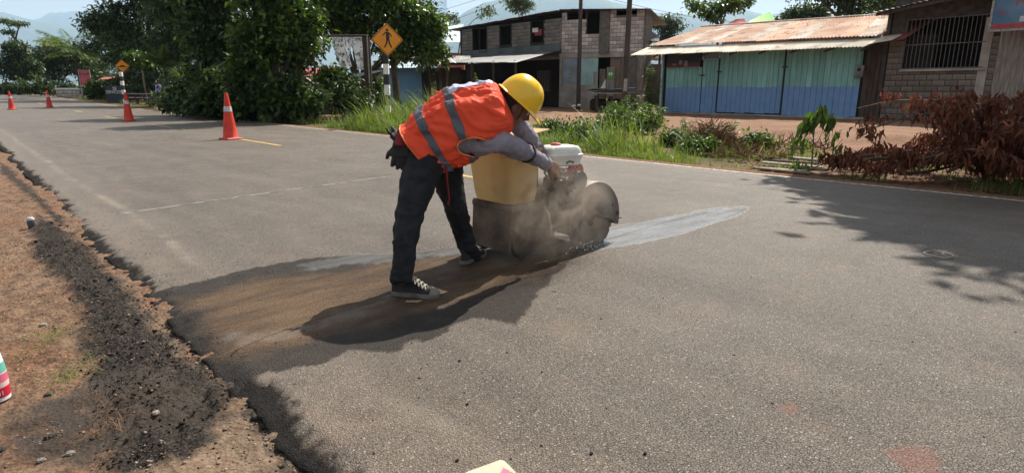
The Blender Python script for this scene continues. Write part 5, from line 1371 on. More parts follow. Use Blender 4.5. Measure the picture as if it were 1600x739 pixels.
# lean-to porch roof over the shop front
Lo0 = P(690, 99, 36.5); Lo1 = P(805, 98, 32.5); Hi1 = cA + nL * .1 + ro * (zb + .22); Hi0 = cA + tLn * (LL + .8) + nL * .1 + ro * (zb + .1)
sheets(bld, Lo0, Lo1, Hi1, Hi0, 10, mat('dull_porch_zinc', (0.13, 0.135, 0.14), (0.07, 0.065, 0.065), rough=.6, scale=1.3, objrand=.3), seed=43, waves=6, name='porch_sheet', sag=.03)
for px, d in ((672, 37.5), (700, 36.2), (805, 33.2), (771, 34.0), (738, 35.0)):
    p = at_ground_px(px, d); q = MB(); q.box((p.x, p.y, (p.z + 2.7) / 2), (.11, .11, 2.7 - p.z)); q.build('porch_post', M_wood_d, bld)
# ground floor
q = MB(); wbox(q, cA, tRn, nR, 0, uR(936), gzb - .1, zpx(cA, 133), 0, .14); q.build('wall', M_conc, bld)
q = MB(); wbox(q, cA, tRn, nR, uR(953), LR, gzb - .1, zb - .25, -.1, .1); q.build('recess_wall', M_wood, bld)
q = MB(); wbox(q, cA, tRn, nR, -.05, uR(879), gzb, zb - .2, .005, .16); q.build('column', M_conc, bld)
def csheet(u0, u1, z0, z1, m, name, nw=9):
    a = cA + tRn * u0 + nR * .06; b_ = cA + tRn * u1 + nR * .06; corr_sheet(a + ro * z0, b_ + ro * z0, b_ + ro * z1, a + ro * z1, nw, .015).build(name, m, bld)
csheet(uR(879), uR(904), zpx(cA, 133), zb - .28, M_grey_sheet, 'roller_shutter')
csheet(uR(907), uR(935), zpx(cA, 133), zb - .28, M_teal_sheet, 'roller_shutter', 11)
q = MB(); wbox(q, cA, tRn, nR, uR(903.5), uR(907), zpx(cA, 133), zb - .28, .03, .1); q.build('column', M_mortar, bld)
q = MB(); wbox(q, cA, tRn, nR, uR(949), uR(961), gzb, gzb + 2.3, .02, .05); q.build('door', M_woodgrey, bld)
q = MB(); wbox(q, cA, tRn, nR, uR(938), uR(947), gzb + .4, gzb + 2.2, .02, .05); q.build('door', M_wood, bld)
q = MB(); wbox(q, cA, tRn, nR, uR(978), uR(995), gzb, zb - .3, .0, .12); q.build('side_wall', M_mortar, bld)
q = MB(); wbox(q, cA, tRn, nR, uR(995), LR, gzb, zb - .3, .03, .05); q.build('door', M_woodgrey, bld)
M_greensign = mat('green_notice', (0.12, 0.38, 0.06), (.1, .3, .05), rough=.6)
ns = thing('green_notice', cA + tRn * uR(955) + Vector((0, 0, gzb + 1.7)), 'small green notice on the grey shop door', 'notice')
q = MB(); wbox(q, cA, tRn, nR, uR(951), uR(959.5), gzb + 1.65, gzb + 2.1, .09, .012); q.build('board', M_greensign, ns)
for k in (0, 1):
    q = MB(); wbox(q, cA, tRn, nR, uR(952.3 + 3.2 * k), uR(954.6 + 3.2 * k), gzb + 1.84, gzb + 2.0, .104, .006); q.build('figure', M_whitep, ns)
ps = thing('poster', cA + tRn * uR(943) + Vector((0, 0, gzb + 1)), 'white triangular rag pinned on the brown shop door', 'poster')
q = MB(); a = cA + tRn * uR(940) + nR * .09; b_ = cA + tRn * uR(948) + nR * .09
q.prism([a + ro * (gzb + 1.1), b_ + ro * (gzb + 1.1), b_ + ro * (gzb + 1.65)], nR * .01); q.build('sheet', M_whitep, ps)
for px, zz, lab in ((892, 1.25, 'pale paper poster on the grey roller shutter'), (931, 1.3, 'white poster on the teal roller shutter')):
    ps = thing('poster', cA + tRn * uR(px) + Vector((0, 0, gzb + zz)), lab, 'poster'); q = MB(); wbox(q, cA, tRn, nR, uR(px - 2.5), uR(px + 2.5), gzb + zz, gzb + zz + .75, .09, .008); q.build('sheet', M_rail, ps)
# near black panel stands in for the unlit shop behind the porch
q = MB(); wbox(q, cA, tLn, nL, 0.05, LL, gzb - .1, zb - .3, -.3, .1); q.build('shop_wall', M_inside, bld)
q = MB(); wbox(q, cA, tLn, nL, uL(858), uL(838), gzb + .9, gzb + 2.2, -.2, .05); q.build('window', M_iron, bld)
for i in range(7):
    q = MB(); wbox(q, cA, tLn, nL, uL(855.5 - 2.6 * i), uL(855 - 2.6 * i), gzb + .9, gzb + 2.2, -.12, .02); q.build('window_bar', M_rail, bld)
# dark plank shed left of the porch
p0, p1 = at_ground_px(662, 38.5), at_ground_px(722, 37.5)
shed = thing('plank_shed', p0, 'dark plank shed at the left end of the porch', 'shed')
vplanks(shed, p0, p1, p0.z, 2.5, .22, M_wood_d, seed=51, n=-FW)
q = MB(); cc_ = (p0 + p1) / 2 + FW * 1.2; q.box((cc_.x, cc_.y, 1.2), (2.6, 1.8, 2.4), (0, 0, -YAW)); q.build('inner_wall', M_inside, shed)
sheets(shed, P(652, 102, 37.5), P(730, 102, 36.6), P(735, 88, 41), P(660, 88, 42), 5, M_zinc_d, seed=52)
# bits beyond: roof edge right of the building, distant roofs
lt = thing('leanto_roof', at_ground_px(1015, 40), 'grey sheet roof glimpsed between the block building and the wooden store', 'roof')
sheets(lt, P(1003, 62, 37), P(1030, 66, 37), P(1030, 57, 42), P(1003, 40, 42), 3, M_zinc_d, seed=61)
for px in (1006, 1028):
    p = at_ground_px(px, 38); q = MB(); q.box((p.x, p.y, 2), (.1, .1, 4)); q.build('post', M_wood_d, lt)
p = at_ground_px(1012, 37.5); q = MB(); q.box((p.x + .4, p.y, 1.4), (2.4, .2, 2.6), (0, 0, -YAW)); q.build('wall', M_block_d, lt)
rb = thing('red_roof', at_ground_px(1155, 52), 'small red roof peeping over the rusty ridge', 'roof')
sheets(rb, P(1128, 42, 52), P(1168, 40, 52), P(1163, 30, 54), P(1150, 31, 54), 3, M_redroof, seed=62); q = MB(); p = at_ground_px(1150, 53); q.box((p.x, p.y, 3), (2.4, 2, 6), (0, 0, -YAW)); q.build('wall', M_block_d, rb)
gr = thing('green_roof', at_ground_px(1185, 56), 'bright green sheet roof sloping behind the rusty ridge', 'roof')
M_limeroof = mat('lime_green_sheet', (0.30, 0.62, 0.16), (.24, .5, .13), rough=.5)
sheets(gr, P(1166, 38, 56), P(1210, 32, 56), P(1203, 19, 58), P(1172, 33, 58), 3, M_limeroof, seed=63); q = MB(); p = at_ground_px(1188, 57); q.box((p.x, p.y, 3), (2.6, 2, 6), (0, 0, -YAW)); q.build('wall', M_block_d, gr)

# ---- blue house beyond the sign
d0 = 41
bh = thing('blue_house', at_ground_px(640, d0), 'sky blue house with pale blue sheet roofs behind the pedestrian sign', 'house')
p0, p1 = at_ground_px(600, d0), at_ground_px(661, d0)
vplanks(bh, p0, p1, p0.z, 2.75, .45, M_bluewall, name='wall_panel', seed=71, n=-FW, gap=.01)
q = MB(); c_ = (p0 + p1) / 2 + FW * 1.6; q.box((c_.x, c_.y, 1.4), (2.6, 3, 2.7), (0, 0, -YAW)); q.build('wall', M_bluewall, bh)
sheets(bh, P(596, 107, d0 - .9), P(664, 106, d0 - .9), P(664, 98, d0 + 1.5), P(596, 98, d0 + 1.5), 4, M_blueroof, seed=72)
sheets(bh, P(590, 97, d0 + 2), P(662, 97, d0 + 2), P(668, 72, d0 + 8), P(590, 72, d0 + 8), 5, M_blueroof, seed=73)
q = MB(); p = at_ground_px(625, d0 + 3.5); q.box((p.x, p.y, 1.6), (3, 2.6, 3.1), (0, 0, -YAW)); q.build('rear_wall', M_conc, bh)
nt = thing('notice', P(618, 124, d0 - .1), 'white and red paper notice on the blue wall', 'notice')
q = MB(); c_ = P(619, 127, d0 - .08); q.box(c_, (.4, .02, .36), (0, 0, -YAW)); q.build('sheet', M_whitep, nt); q = MB(); c_ = P(619, 125, d0 - .11); q.box(c_, (.34, .01, .07), (0, 0, -YAW)); q.build('red_band', M_redroof, nt)
# more roofs in the distance left of the building
fr_ = thing('far_house', at_ground_px(705, 62), 'pale roofed house between the round tree and the block building', 'house')
sheets(fr_, P(690, 67, 60), P(724, 66, 60), P(724, 38, 66), P(700, 42, 66), 4, M_blueroof, seed=74); q = MB(); p = at_ground_px(707, 62); q.box((p.x, p.y, 2.4), (2.6, 2, 4.6), (0, 0, -YAW)); q.build('brick_wall', M_redtile, fr_)

# ---- red roofed hut with grey slats behind the left trees
d1 = 31
ht = thing('slat_hut', at_ground_px(490, d1), 'grey plank hut with a faded red roof under the leafy trees', 'hut')
p0, p1 = at_ground_px(468, d1), at_ground_px(532, d1)
vplanks(ht, p0, p1, p0.z, 2.0, .17, M_woodgrey, seed=81, n=-FW)
q = MB(); c_ = (p0 + p1) / 2 + FW * 1.2; q.box((c_.x, c_.y, 1.0), (2.0, 2, 2.0), (0, 0, -YAW)); q.build('inner_wall', M_inside, ht)
sheets(ht, P(462, 122, d1 - .5), P(534, 114, d1 - .5), P(530, 104, d1 + 2), P(466, 110, d1 + 2), 4, M_redroof, seed=82)
# ---- hut with red roof far left
d2 = 58
hu = thing('roadside_hut', at_ground_px(185, d2), 'low hut with a dull red roof behind the dark chalkboard', 'hut')
p0, p1 = at_ground_px(158, d2), at_ground_px(220, d2)
vplanks(hu, p0, p1, p0.z, 2.0, .4, M_wood_d, seed=83, n=-FW)
q = MB(); c_ = (p0 + p1) / 2 + FW * 1.5; q.box((c_.x, c_.y, 1.2), (3.6, 2.6, 1.8), (0, 0, -YAW)); q.build('inner_wall', M_inside, hu)
sheets(hu, P(153, 126, d2 - 1), P(190, 121, d2 - 1), P(192, 116, d2 + 2), P(160, 121, d2 + 2), 3, M_redtile, seed=84)
sheets(hu, P(190, 125, d2 - 1), P(226, 130, d2 - 1), P(226, 125, d2 + 2), P(190, 120, d2 + 2), 3, M_redtile, seed=85)
# ------------------------------------------------------------------ roadside things
M_cone = mat('orange_cone_plastic', (0.72, 0.060, 0.032), (0.58, 0.045, 0.025), rough=.55, scale=6, trans=.12, c3=(.30, .07, .045), s3=9, k3=(.56, .72))
M_band = mat('reflective_band', (0.62, 0.60, 0.60), (0.42, 0.40, 0.42), rough=.35, scale=9)
M_conebase = mat('cone_base', (0.55, 0.04, 0.03), (0.35, 0.03, 0.03), rough=.55, scale=8)
M_orange = mat('orange_sign_face', (0.78, 0.30, 0.02), (0.70, 0.25, 0.02), rough=.4, scale=3)

def cone(px, py, h, label, rz=0.2):
    g0 = G(px, py); zz = float(terr(g0.x, g0.y)) + (road_z(g0.x, g0.y) - float(terr(g0.x, g0.y)))
    g0 = Vector((g0.x, g0.y, zz)); t = thing('traffic_cone', g0, label, 'traffic cone', 'orange cones along the centre line')
    k = h / 1.05
    mb = MB(); mb.box(g0 + Vector((0, 0, .02)), (.40 * k, .40 * k, .04), (0, 0, rz), bevel=.03); mb.build('base', M_conebase, t)
    r0, r1 = .165 * k, .035 * k
    mb = MB(); prof = [(r0 + .02, .04), (r0, .06)] + [(r0 + (r1 - r0) * u, .06 + (h - .06) * u) for u in (.2, .4, .6, .8, .97)] + [(r1 * .8, h), (.001, h)]
    mb.lathe(g0, prof, 28); mb.build('body', M_cone, t, smooth=True)
    za, zb_ = .60 * h, .71 * h
    f = lambda z: r0 + (r1 - r0) * (z - .06) / (h - .06) + .003
    mb = MB(); mb.lathe(g0, [(f(za) - .004, za), (f(za), za), (f(zb_), zb_), (f(zb_) - .004, zb_)], 28); mb.build('reflective_band', M_band, t, smooth=True)
cone(361, 219.5, 1.07, 'nearest and largest orange cone, with a grey reflective band')
cone(202, 190.5, 1.04, 'second nearest orange cone, in front of the chalkboard')
cone(78, 169, 1.02, 'small far orange cone third along the road')
cone(19, 172, 1.00, 'orange cone at the far left edge of the picture')

def diamond(t, c, half, n, m_face, m_edge, th=.006):
    """square panel standing on its corner, facing n"""
    side = n.cross(Vector((0, 0, 1))).normalized(); up = Vector((0, 0, 1))
    def ring(h, off, r=.12):
        pts = []
        cs = [up, side, -up, -side]
        for i in range(4):
            a, b_ = cs[i], cs[(i + 1) % 4]
            p = cs[i - 1]
            pts += [c + n * off + (a * (1 - r * .5) + p * r * .5) * h, c + n * off + (a * (1 - r * .5) + b_ * r * .5) * h]
        return pts
    mb = MB(); mb.prism(ring(half, 0), n * th); mb.build('panel', m_face, t)
    o, i_ = ring(half * .95, th + .001), ring(half * .90, th + .001); V = o + i_ + [p + n * .002 for p in o] + [p + n * .002 for p in i_]; F = []
    for k in range(8):
        k2 = (k + 1) % 8; F += [(16 + k, 16 + k2, 24 + k2, 24 + k), (k, k2, 16 + k2, 16 + k), (8 + k, 8 + k2, 24 + k2, 24 + k)]
    mb = MB(); mb.add(V, F); mb.build('border', m_edge, t); return side, up
def striped_post(t, base, r, h, nb, start=0, sq=True):
    for i in range(nb):
        mb = MB(); mb.box(base + Vector((0, 0, h * (i + .5) / nb)), (r * 2, r * 2, h / nb - .001), (0, 0, -YAW), bevel=.012); mb.build('post_band', M_blackp if (i + start) % 2 else M_whitep, t)
# pedestrian sign
pb = at_ground_px(605, 20.6)
ps_ = thing('pedestrian_sign', pb, 'orange diamond pedestrian crossing sign on a black and white striped post', 'road sign')
striped_post(ps_, pb, .085, zpx(pb, 84) - pb.z, 7, 1)
pc = P(605, 62.5, 20.45); n_ = (Vector((0, 0, pc.z)) - pc).normalized()
sd_, up_ = diamond(ps_, pc, .52, n_, M_orange, M_blackp)
mb = MB(); mb.box(pb + Vector((0, 0, zpx(pb, 84) - pb.z + .35)) + FW * .03, (.09, .06, 1.0), (0, 0, -YAW)); mb.build('bracket', M_zinc_d, ps_)
mb = MB(); mb.box(P(603, 40, 20.6), (.12, .1, .08), (0, 0, -YAW), bevel=.01); mb.build('cap', M_whitep, ps_)
def fig(pts):   # (right, up) outline in metres on the sign face
    return [pc + n_ * .0075 - sd_ * -1 * 0 + RTs * a + up_ * b for a, b in pts]
RTs = sd_ if sd_.dot(RT) > 0 else -sd_
def walker():
    S_ = .52 / 22.0   # metres per photo pixel on the panel
    def L(pts): return [(a * S_, b * S_) for a, b in pts]
    parts = [L([(-1.2, 13.5), (0, 14.4), (1.5, 14.2), (2.2, 12.8), (1.8, 11.2), (.4, 10.4), (-1, 11), (-1.7, 12.2)]),
             L([(-.8, 10.1), (2.0, 10.2), (3.0, 8.0), (3.2, 2.5), (2.6, 0), (-1.4, 0), (-1.6, 4.5), (-1.5, 8.5)]),
             L([(-.8, 9.6), (-3.0, 7.2), (-5.6, 4.6), (-6.4, 5.6), (-4.2, 8.0), (-1.6, 10.6)]),
             L([(2.4, 9.9), (5.0, 7.4), (6.6, 4.2), (5.6, 3.6), (4.0, 6.2), (2.2, 7.8)]),
             L([(-1.4, .4), (.8, .4), (.2, -4.5), (-3.0, -10.4), (-5.0, -10.4), (-4.6, -9.4), (-2.0, -4.5)]),
             L([(.4, .4), (2.7, .4), (4.0, -4.6), (6.4, -10.4), (4.4, -10.6), (2.0, -5.2)])]
    mb = MB()
    for k, p in enumerate(parts): mb.prism([pc + n_ * (.0072 + .0004 * k) + RTs * a + up_ * b for a, b in p], n_ * .003)
    mb.build('walker_symbol', M_blackp, ps_)
walker()
# speed bump sign
sb = at_ground_px(193, 47)
ss = thing('speed_bump_sign', sb, 'small far orange diamond sign with a black speed bump symbol', 'road sign')
striped_post(ss, sb, .10, zpx(sb, 113) - sb.z, 7, 0)
c2 = P(191, 103.5, 46.8); n2 = (Vector((0, 0, c2.z)) - c2).normalized(); s2, u2 = diamond(ss, c2, .48, n2, M_orange, M_blackp)
mb = MB(); mb.prism([c2 + n2 * .009 + s2 * a + u2 * b for a, b in [(-.28, -.03), (-.18, -.03), (-.1, .05), (.1, .05), (.18, -.03), (.28, -.03), (.28, -.08), (-.28, -.08)]], n2 * .004); mb.build('bump_symbol', M_blackp, ss)
# red notice board
d = 58; nb_ = thing('notice_board', at_ground_px(133, d), 'red information board on a thin pale post at the far left', 'notice board')
M_redb = mat('board_red', (0.42, 0.07, 0.09), (0.50, 0.13, 0.14), rough=.6, scale=2)
c_ = P(132.5, 121.5, d); mb = MB(); mb.box(c_, (1.02, .04, 1.36), (0, 0, -YAW)); mb.build('panel', M_redb, nb_)
mb = MB(); mb.box(c_ - FW * .03 + Vector((0, 0, .32)), (.9, .01, .12), (0, 0, -YAW)); mb.build('title_band', mat('board_dark_red', (.2, .02, .03)), nb_)
def MF(p): return Matrix(((RT.x, 0, -FW.x, p.x), (RT.y, 0, -FW.y, p.y), (0, 1, 0, p.z), (0, 0, 0, 1)))
text_part('AVISO', .22, MF(c_ - FW * .035 + Vector((0, 0, .54))), M_rail, nb_); text_part('OBRA VIAL', .13, MF(c_ - FW * .04 + Vector((0, 0, .32))), M_rail, nb_); text_part('LLS', .15, MF(c_ - FW * .035 + Vector((.2, 0, -.56))), M_whitep, nb_)
for s_ in (.52, -.5):
    q = MB(); p = c_ + RT * s_; q.box((p.x, p.y, p.z / 2 + .45), (.06, .06, p.z + .5), (0, 0, -YAW)); q.build('post', M_rail, nb_)
# chalkboard
g0 = G(181, 160.5); d = dep(g0); cb = thing('chalkboard', g0, 'dark chalkboard sign with white lettering beside the road behind the second cone', 'board sign')
M_slate = mat('slate_board', (0.022, 0.034, 0.045), (0.035, 0.05, 0.06), rough=.7, scale=2)
c_ = P(181, 147.5, d); hgt = 24.5 * d / FPX; mb = MB(); mb.box(c_, (28 * d / FPX, .06, hgt), (-.06, 0, -YAW)); mb.build('panel', M_slate, cb)
for a in (-.46, .46):
    q = MB(); p = c_ + RT * (a * 28 * d / FPX); q.box((p.x, p.y, p.z - .05), (.05, .09, hgt + .16), (-.06, 0, -YAW)); q.build('frame_post', M_wood_d, cb)
text_part('SE', .34, MF(c_ - FW * .06 + Vector((0, 0, hgt * .33))), M_whitep, cb); text_part('SERVICIOS', .34, MF(c_ - FW * .06 + Vector((-.08, 0, hgt * .12))), M_whitep, cb, sx=.8)
# low wall with white coping
g1, g2 = G(92, 151.5), G(130, 152.5); lw = thing('low_wall', (g1 + g2) / 2, 'low stone wall with a white coping at the far left roadside', 'wall')
t_ = (g2 - g1); t_.z = 0; an = math.atan2(t_.y, t_.x); L_ = t_.length; t_.normalize(); zt_ = zpx(g2, 139); 
q = MB(); c_ = (g1 + g2) / 2; q.box((c_.x, c_.y, (c_.z + zt_) / 2 - .15), (L_, .3, zt_ - c_.z + .25), (0, 0, an)); q.build('wall', M_conc, lw)
q = MB(); q.box((c_.x, c_.y, zt_ + .0), (L_ + .2, .42, .14), (0, 0, an), bevel=.02); q.build('coping', M_whitep, lw)
rr = random.Random(4)
for i in range(16):
    for j in range(2):
        q = MB(); p = g1 + t_ * (L_ * (i + .5) / 16 + rr.uniform(-.05, .05)); q.ball((p.x - t_.y * -.0 + t_.y * .16, p.y - t_.x * .16, g1.z + .14 + .26 * j), (.14 * L_ / 6, .06, .12), 8, 5); q.build('stone', M_block, lw, smooth=True)
cvm = thing('chevron_marker', G(136, 151), 'black and white triangular marker at the end of the low wall', 'marker')
c_ = G(136, 151) + Vector((0, 0, .45)); q = MB(); q.box(c_, (.75, .04, .75), (0, 0, -YAW)); q.build('panel', M_blackp, cvm)
q = MB(); q.prism([c_ - FW * .03 + RT * .1 + Vector((0, 0, -.2)), c_ - FW * .03 + RT * .36 + Vector((0, 0, -.36)), c_ - FW * .03 + RT * .36 + Vector((0, 0, .36))], -FW * .01); q.build('white_triangle', M_whitep, cvm)
# long bench by the hut
g1, g2 = at_ground_px(198, 46), at_ground_px(240, 44); bnch = thing('bench', (g1 + g2) / 2, 'long low plank bench right of the second cone', 'bench'); t_ = g2 - g1; t_.z = 0; an = math.atan2(t_.y, t_.x); c_ = (g1 + g2) / 2
for z, w in ((zpx(c_, 147), .3), (zpx(c_, 153), .12)):
    q = MB(); q.box((c_.x, c_.y, z), (t_.length, w, .06), (0, 0, an)); q.build('board', M_woodgrey, bnch)
for u in (.04, .35, .65, .96):
    q = MB(); p = g1.lerp(g2, u); h_ = zpx(c_, 147) - p.z; q.box((p.x, p.y, p.z + h_ / 2 - .02), (.08, .2, h_), (0, 0, an)); q.build('leg', M_wood_d, bnch)
# rider waiting on a parked motorbike
M_skin = mat('brown_skin', (0.19, 0.095, 0.060), (0.15, 0.075, 0.048), rough=.5, scale=20, sss=.06)
M_lav = mat('lavender_shirt', (0.42, 0.38, 0.72), (0.34, 0.30, 0.62), rough=.8); M_darkcl = mat('dark_cloth', (0.03, 0.03, 0.04), rough=.85)
mbk = thing('motorbike', at_ground_px(251, 43), 'parked motorbike under the seated person in lavender', 'motorbike'); B = at_ground_px(251, 43)
ax = (RT * .9 + FW * .3).normalized()
def wheel(c, r, t, name='wheel'):
    e = bpy.data.objects.new(name, None); S.collection.objects.link(e); e.parent = t; e.location = wmat(t).inverted() @ c
    mb = MB(); n = ax.cross(Vector((0, 0, 1))); R_ = Matrix((ax, n, Vector((0, 0, 1)))).transposed()
    mb.lathe(c, [(r * .75, -.04), (r, -.03), (r, .03), (r * .75, .04), (r * .72, 0)], 18, 'Y', R_); mb.build('tyre', M_blackp, e)
    mb = MB(); mb.lathe(c, [(r * .74, -.012), (r * .74, .012), (r * .62, .012), (r * .62, -.012)], 18, 'Y', R_)
    for k in range(4): mb.tube([c + ax * cos(k * pi / 4) * r * .7 + Vector((0, 0, sin(k * pi / 4) * r * .7)), c - ax * cos(k * pi / 4) * r * .7 - Vector((0, 0, sin(k * pi / 4) * r * .7))], .008, 4)
    mb.build('rim', M_rail, e)
wheel(B + ax * .62 + Vector((0, 0, .28)), .28, mbk); wheel(B - ax * .58 + Vector((0, 0, .28)), .28, mbk)
mb = MB(); mb.tube([B + ax * .15 + Vector((0, 0, .55)), B + ax * .42 + Vector((0, 0, .72)), B + ax * .05 + Vector((0, 0, .74))], [.06, .1, .06], 8); mb.build('fuel_tank', M_redroof, mbk, True)
mb = MB(); mb.box(B - ax * .22 + Vector((0, 0, .74)), (.7, .2, .09), (0, 0, math.atan2(ax.y, ax.x)), bevel=.03); mb.build('seat', M_blackp, mbk)
mb = MB(); mb.box(B + ax * .08 + Vector((0, 0, .38)), (.34, .22, .3), (0, 0, math.atan2(ax.y, ax.x)), bevel=.04); mb.build('engine', M_zinc_d, mbk)
mb = MB(); mb.tube([B + ax * .62 + Vector((0, 0, .28)), B + ax * .42 + Vector((0, 0, 1.0))], .025, 6); sx_ = ax.cross(Vector((0, 0, 1))); mb.tube([B + ax * .36 + sx_ * .33 + Vector((0, 0, 1.02)), B + ax * .42 + Vector((0, 0, 1.0)), B + ax * .36 - sx_ * .33 + Vector((0, 0, 1.02))], .016, 6); mb.build('handlebar', M_iron, mbk)
mb = MB(); mb.tube([B - ax * .5 + Vector((0, 0, .7)), B - ax * .58 + Vector((0, 0, .28)), B + Vector((0, 0, .3)), B + ax * .3 + Vector((0, 0, .8)), B - ax * .5 + Vector((0, 0, .7))], .022, 6); mb.build('frame', M_iron, mbk)
rd = thing('person', B - ax * .2, 'person in a lavender shirt seated on the motorbike under the trees', 'person')
hp = B - ax * .18 + Vector((0, 0, .86)); sh = hp + ax * .08 + Vector((0, 0, .48)); mb = MB()
mb.tube([hp, hp.lerp(sh, .5), sh], [.14, .13, .15], 10); mb.tube([sh, sh + Vector((0, 0, .16)) + ax * .02], [.06, .055], 8); mb.ball(sh + Vector((0, 0, .27)) + ax * .03, (.085, .085, .12))
for s_ in (-1, 1):
    kn = hp + ax * .42 + sx_ * .18 * s_ + Vector((0, 0, -.08)); an_ = kn + Vector((0, 0, -.45)) - ax * .1; mb.tube([hp + sx_ * .1 * s_, kn, an_, an_ + ax * .2], [.09, .065, .045, .04], 8)
    el = sh + sx_ * .26 * s_ + ax * .12 + Vector((0, 0, -.25)); ha = B + ax * .36 + sx_ * .28 * s_ + Vector((0, 0, 1.05)); mb.tube([sh + sx_ * .18 * s_, el, ha], [.055, .042, .032], 8); mb.ball(ha, .04)
remesh_build(mb, 'body', M_skin, rd, .022, 3)
mb = MB(); mb.tube([hp + Vector((0, 0, -.02)), hp.lerp(sh, .5), sh, sh + Vector((0, 0, .05))], [.165, .16, .19, .09], 12)
for s_ in (-1, 1): mb.tube([sh + sx_ * .13 * s_, sh + sx_ * .26 * s_ + ax * .10 + Vector((0, 0, -.22))], [.085, .07], 8)
remesh_build(mb, 'shirt', M_lav, rd, .025, 2)
mb = MB()
for s_ in (-1, 1):
    kn = hp + ax * .42 + sx_ * .18 * s_ + Vector((0, 0, -.08)); mb.tube([hp + sx_ * .08 * s_, kn, kn + Vector((0, 0, -.36)) - ax * .08], [.12, .085, .065], 8)
remesh_build(mb, 'trousers', M_darkcl, rd, .025, 2)
mb = MB(); mb.ball(sh + Vector((0, 0, .31)) + ax * .015, (.098, .095, .11)); mb.build('hair', M_blackp, rd, True)
# rubble heap and tarpaulin
rh = thing('rubble_heap', at_ground_px(300, 37), 'heap of pale rubble and broken boards under the trees', 'rubble heap'); rr = random.Random(8)
M_rub = mat('rubble', (0.42, 0.31, 0.22), (0.24, 0.16, 0.11), scale=2, objrand=.25)
for i in range(70):
    u, v = rr.gauss(0, .55), rr.gauss(0, .4); zz = max(.02, .62 * (1 - (u * u + v * v) / 2.4)) * rr.uniform(.5, 1); p = at_ground_px(303, 37) + RT * u * 1.5 + FW * v
    q = MB(); q.box((p.x, p.y, p.z + zz * .9), (rr.uniform(.12, .4), rr.uniform(.12, .3), rr.uniform(.05, .16)), (rr.gauss(0, .4), rr.gauss(0, .4), rr.random() * 3), bevel=.02); q.build('rubble_piece', M_rub, rh)
q = MB(); p = at_ground_px(303, 36.4); q.prism([p + RT * -.6 + Vector((0, 0, .62)), p + RT * .3 + Vector((0, 0, .72)), p + RT * 1.25 + Vector((0, 0, .18)), p + RT * .0 + Vector((0, 0, .10)) - FW * .3], FW * .03); q.build('broken_board', M_rub, rh)
tp = thing('tarpaulin', at_ground_px(322, 37.5), 'dark blue tarpaulin sheet beside the rubble heap', 'tarpaulin'); mb = MB(); n = 9; p0 = at_ground_px(312, 38); V = []; F = []
for i in range(n):
    for j in range(n):
        u, v = i / (n - 1), j / (n - 1); V.append(p0 + RT * (u * 1.1) + FW * (v * .9 - .4) + Vector((0, 0, .15 + .5 * sin(pi * v) * (1 - u * .6) + .05 * rr.random())))
for i in range(n - 1):
    for j in range(n - 1): F.append((i * n + j, i * n + n + j, i * n + n + j + 1, i * n + j + 1))
mb.add(V, F); mb.build('sheet', mat('blue_tarp', (0.10, 0.14, 0.22), (0.05, .07, .12), rough=.5), tp, True)
st = thing('stump', at_ground_px(283, 40), 'upright brown stump behind the rubble heap', 'stump'); mb = MB(); p = at_ground_px(283, 40); mb.tube([p, p + Vector((.02, 0, .4)), p + Vector((0, .03, .85))], [.2, .16, .17], 9); mb.build('wood', mat('red_brown_wood', (.22, .09, .05), (.12, .05, .03), scale=6), st, True)
# torn billboard
d = 25.5; tb = thing('torn_billboard', at_ground_px(575, d), 'tattered white banner hanging in strips from a dark frame among the trees', 'billboard')
def zb5(x, y): return P(500 + x * .1353, 50 + y * .1353, d)
M_tatter = mat('tattered_vinyl', (0.60, 0.62, 0.64), (0.36, 0.39, 0.42), rough=.6, scale=3.5, c3=(.12, .13, .14), s3=9, k3=(.56, .60), trans=.25)
rr = random.Random(3)
for k, (L_, R_) in enumerate([([(-60, 60), (-40, 150), (10, 240)], [(60, 60), (70, 140), (20, 240)]), ([(140, 60), (160, 200), (190, 340), (300, 440)], [(290, 60), (300, 200), (335, 310), (375, 400)]), ([(290, 60), (296, 150), (312, 230), (332, 300)], [(365, 60), (358, 150), (350, 230), (340, 300)]), ([(362, 60), (380, 170), (405, 300), (430, 440)], [(492, 60), (496, 170), (508, 300), (525, 440)])]):
    V = []; F = []; nn_ = 14; mm = 7
    la = np.array(L_, float); ra = np.array(R_, float)
    for i in range(nn_):
        u = i / (nn_ - 1); k_ = u * (len(L_) - 1); a = np.array([np.interp(k_, range(len(L_)), la[:, q_]) for q_ in (0, 1)]); b_ = np.array([np.interp(k_, range(len(R_)), ra[:, q_]) for q_ in (0, 1)])
        for j in range(mm):
            v = j / (mm - 1); p = a + (b_ - a) * v; e = 0 if 0 < j < mm - 1 else rr.uniform(-7, 7)
            V.append(zb5(p[0] + e, p[1]) + FW * (.07 * sin(v * 5 + k) * u + rr.uniform(-.02, .02)))
    for i in range(nn_ - 1):
        for j in range(mm - 1): F.append((i * mm + j, i * mm + j + 1, i * mm + mm + j + 1, i * mm + mm + j))
    mb = MB(); mb.add(V, F); mb.build('torn_strip', M_tatter, tb, True)
for (x, y, s_, tx) in ((200, 100, .18, 'VIDA'), (215, 160, .16, 'SALUD'), (430, 95, .18, 'TODOS'), (450, 270, .15, 'PERU'), (235, 260, .16, 'OBRA'), (465, 330, .13, '2019')):
    text_part(tx, s_, MF(zb5(x, y) - FW * .10), M_iron, tb, ext=.002)
q = MB(); q.tube([zb5(-80, 50), zb5(560, 44)], .035, 8); q.build('top_rail', M_iron, tb)
pt = zb5(530, 46); q = MB(); q.box((pt.x, pt.y, pt.z / 2 + .6), (.30, .08, pt.z - 1.3), (0, 0, -YAW)); q.build('side_panel', M_wood_d, tb)
q = MB(); p = at_ground_px(578, d - .1); q.tube([p, p + Vector((0, 0, pt.z))], .03, 8); q.build('post', M_rail, tb)
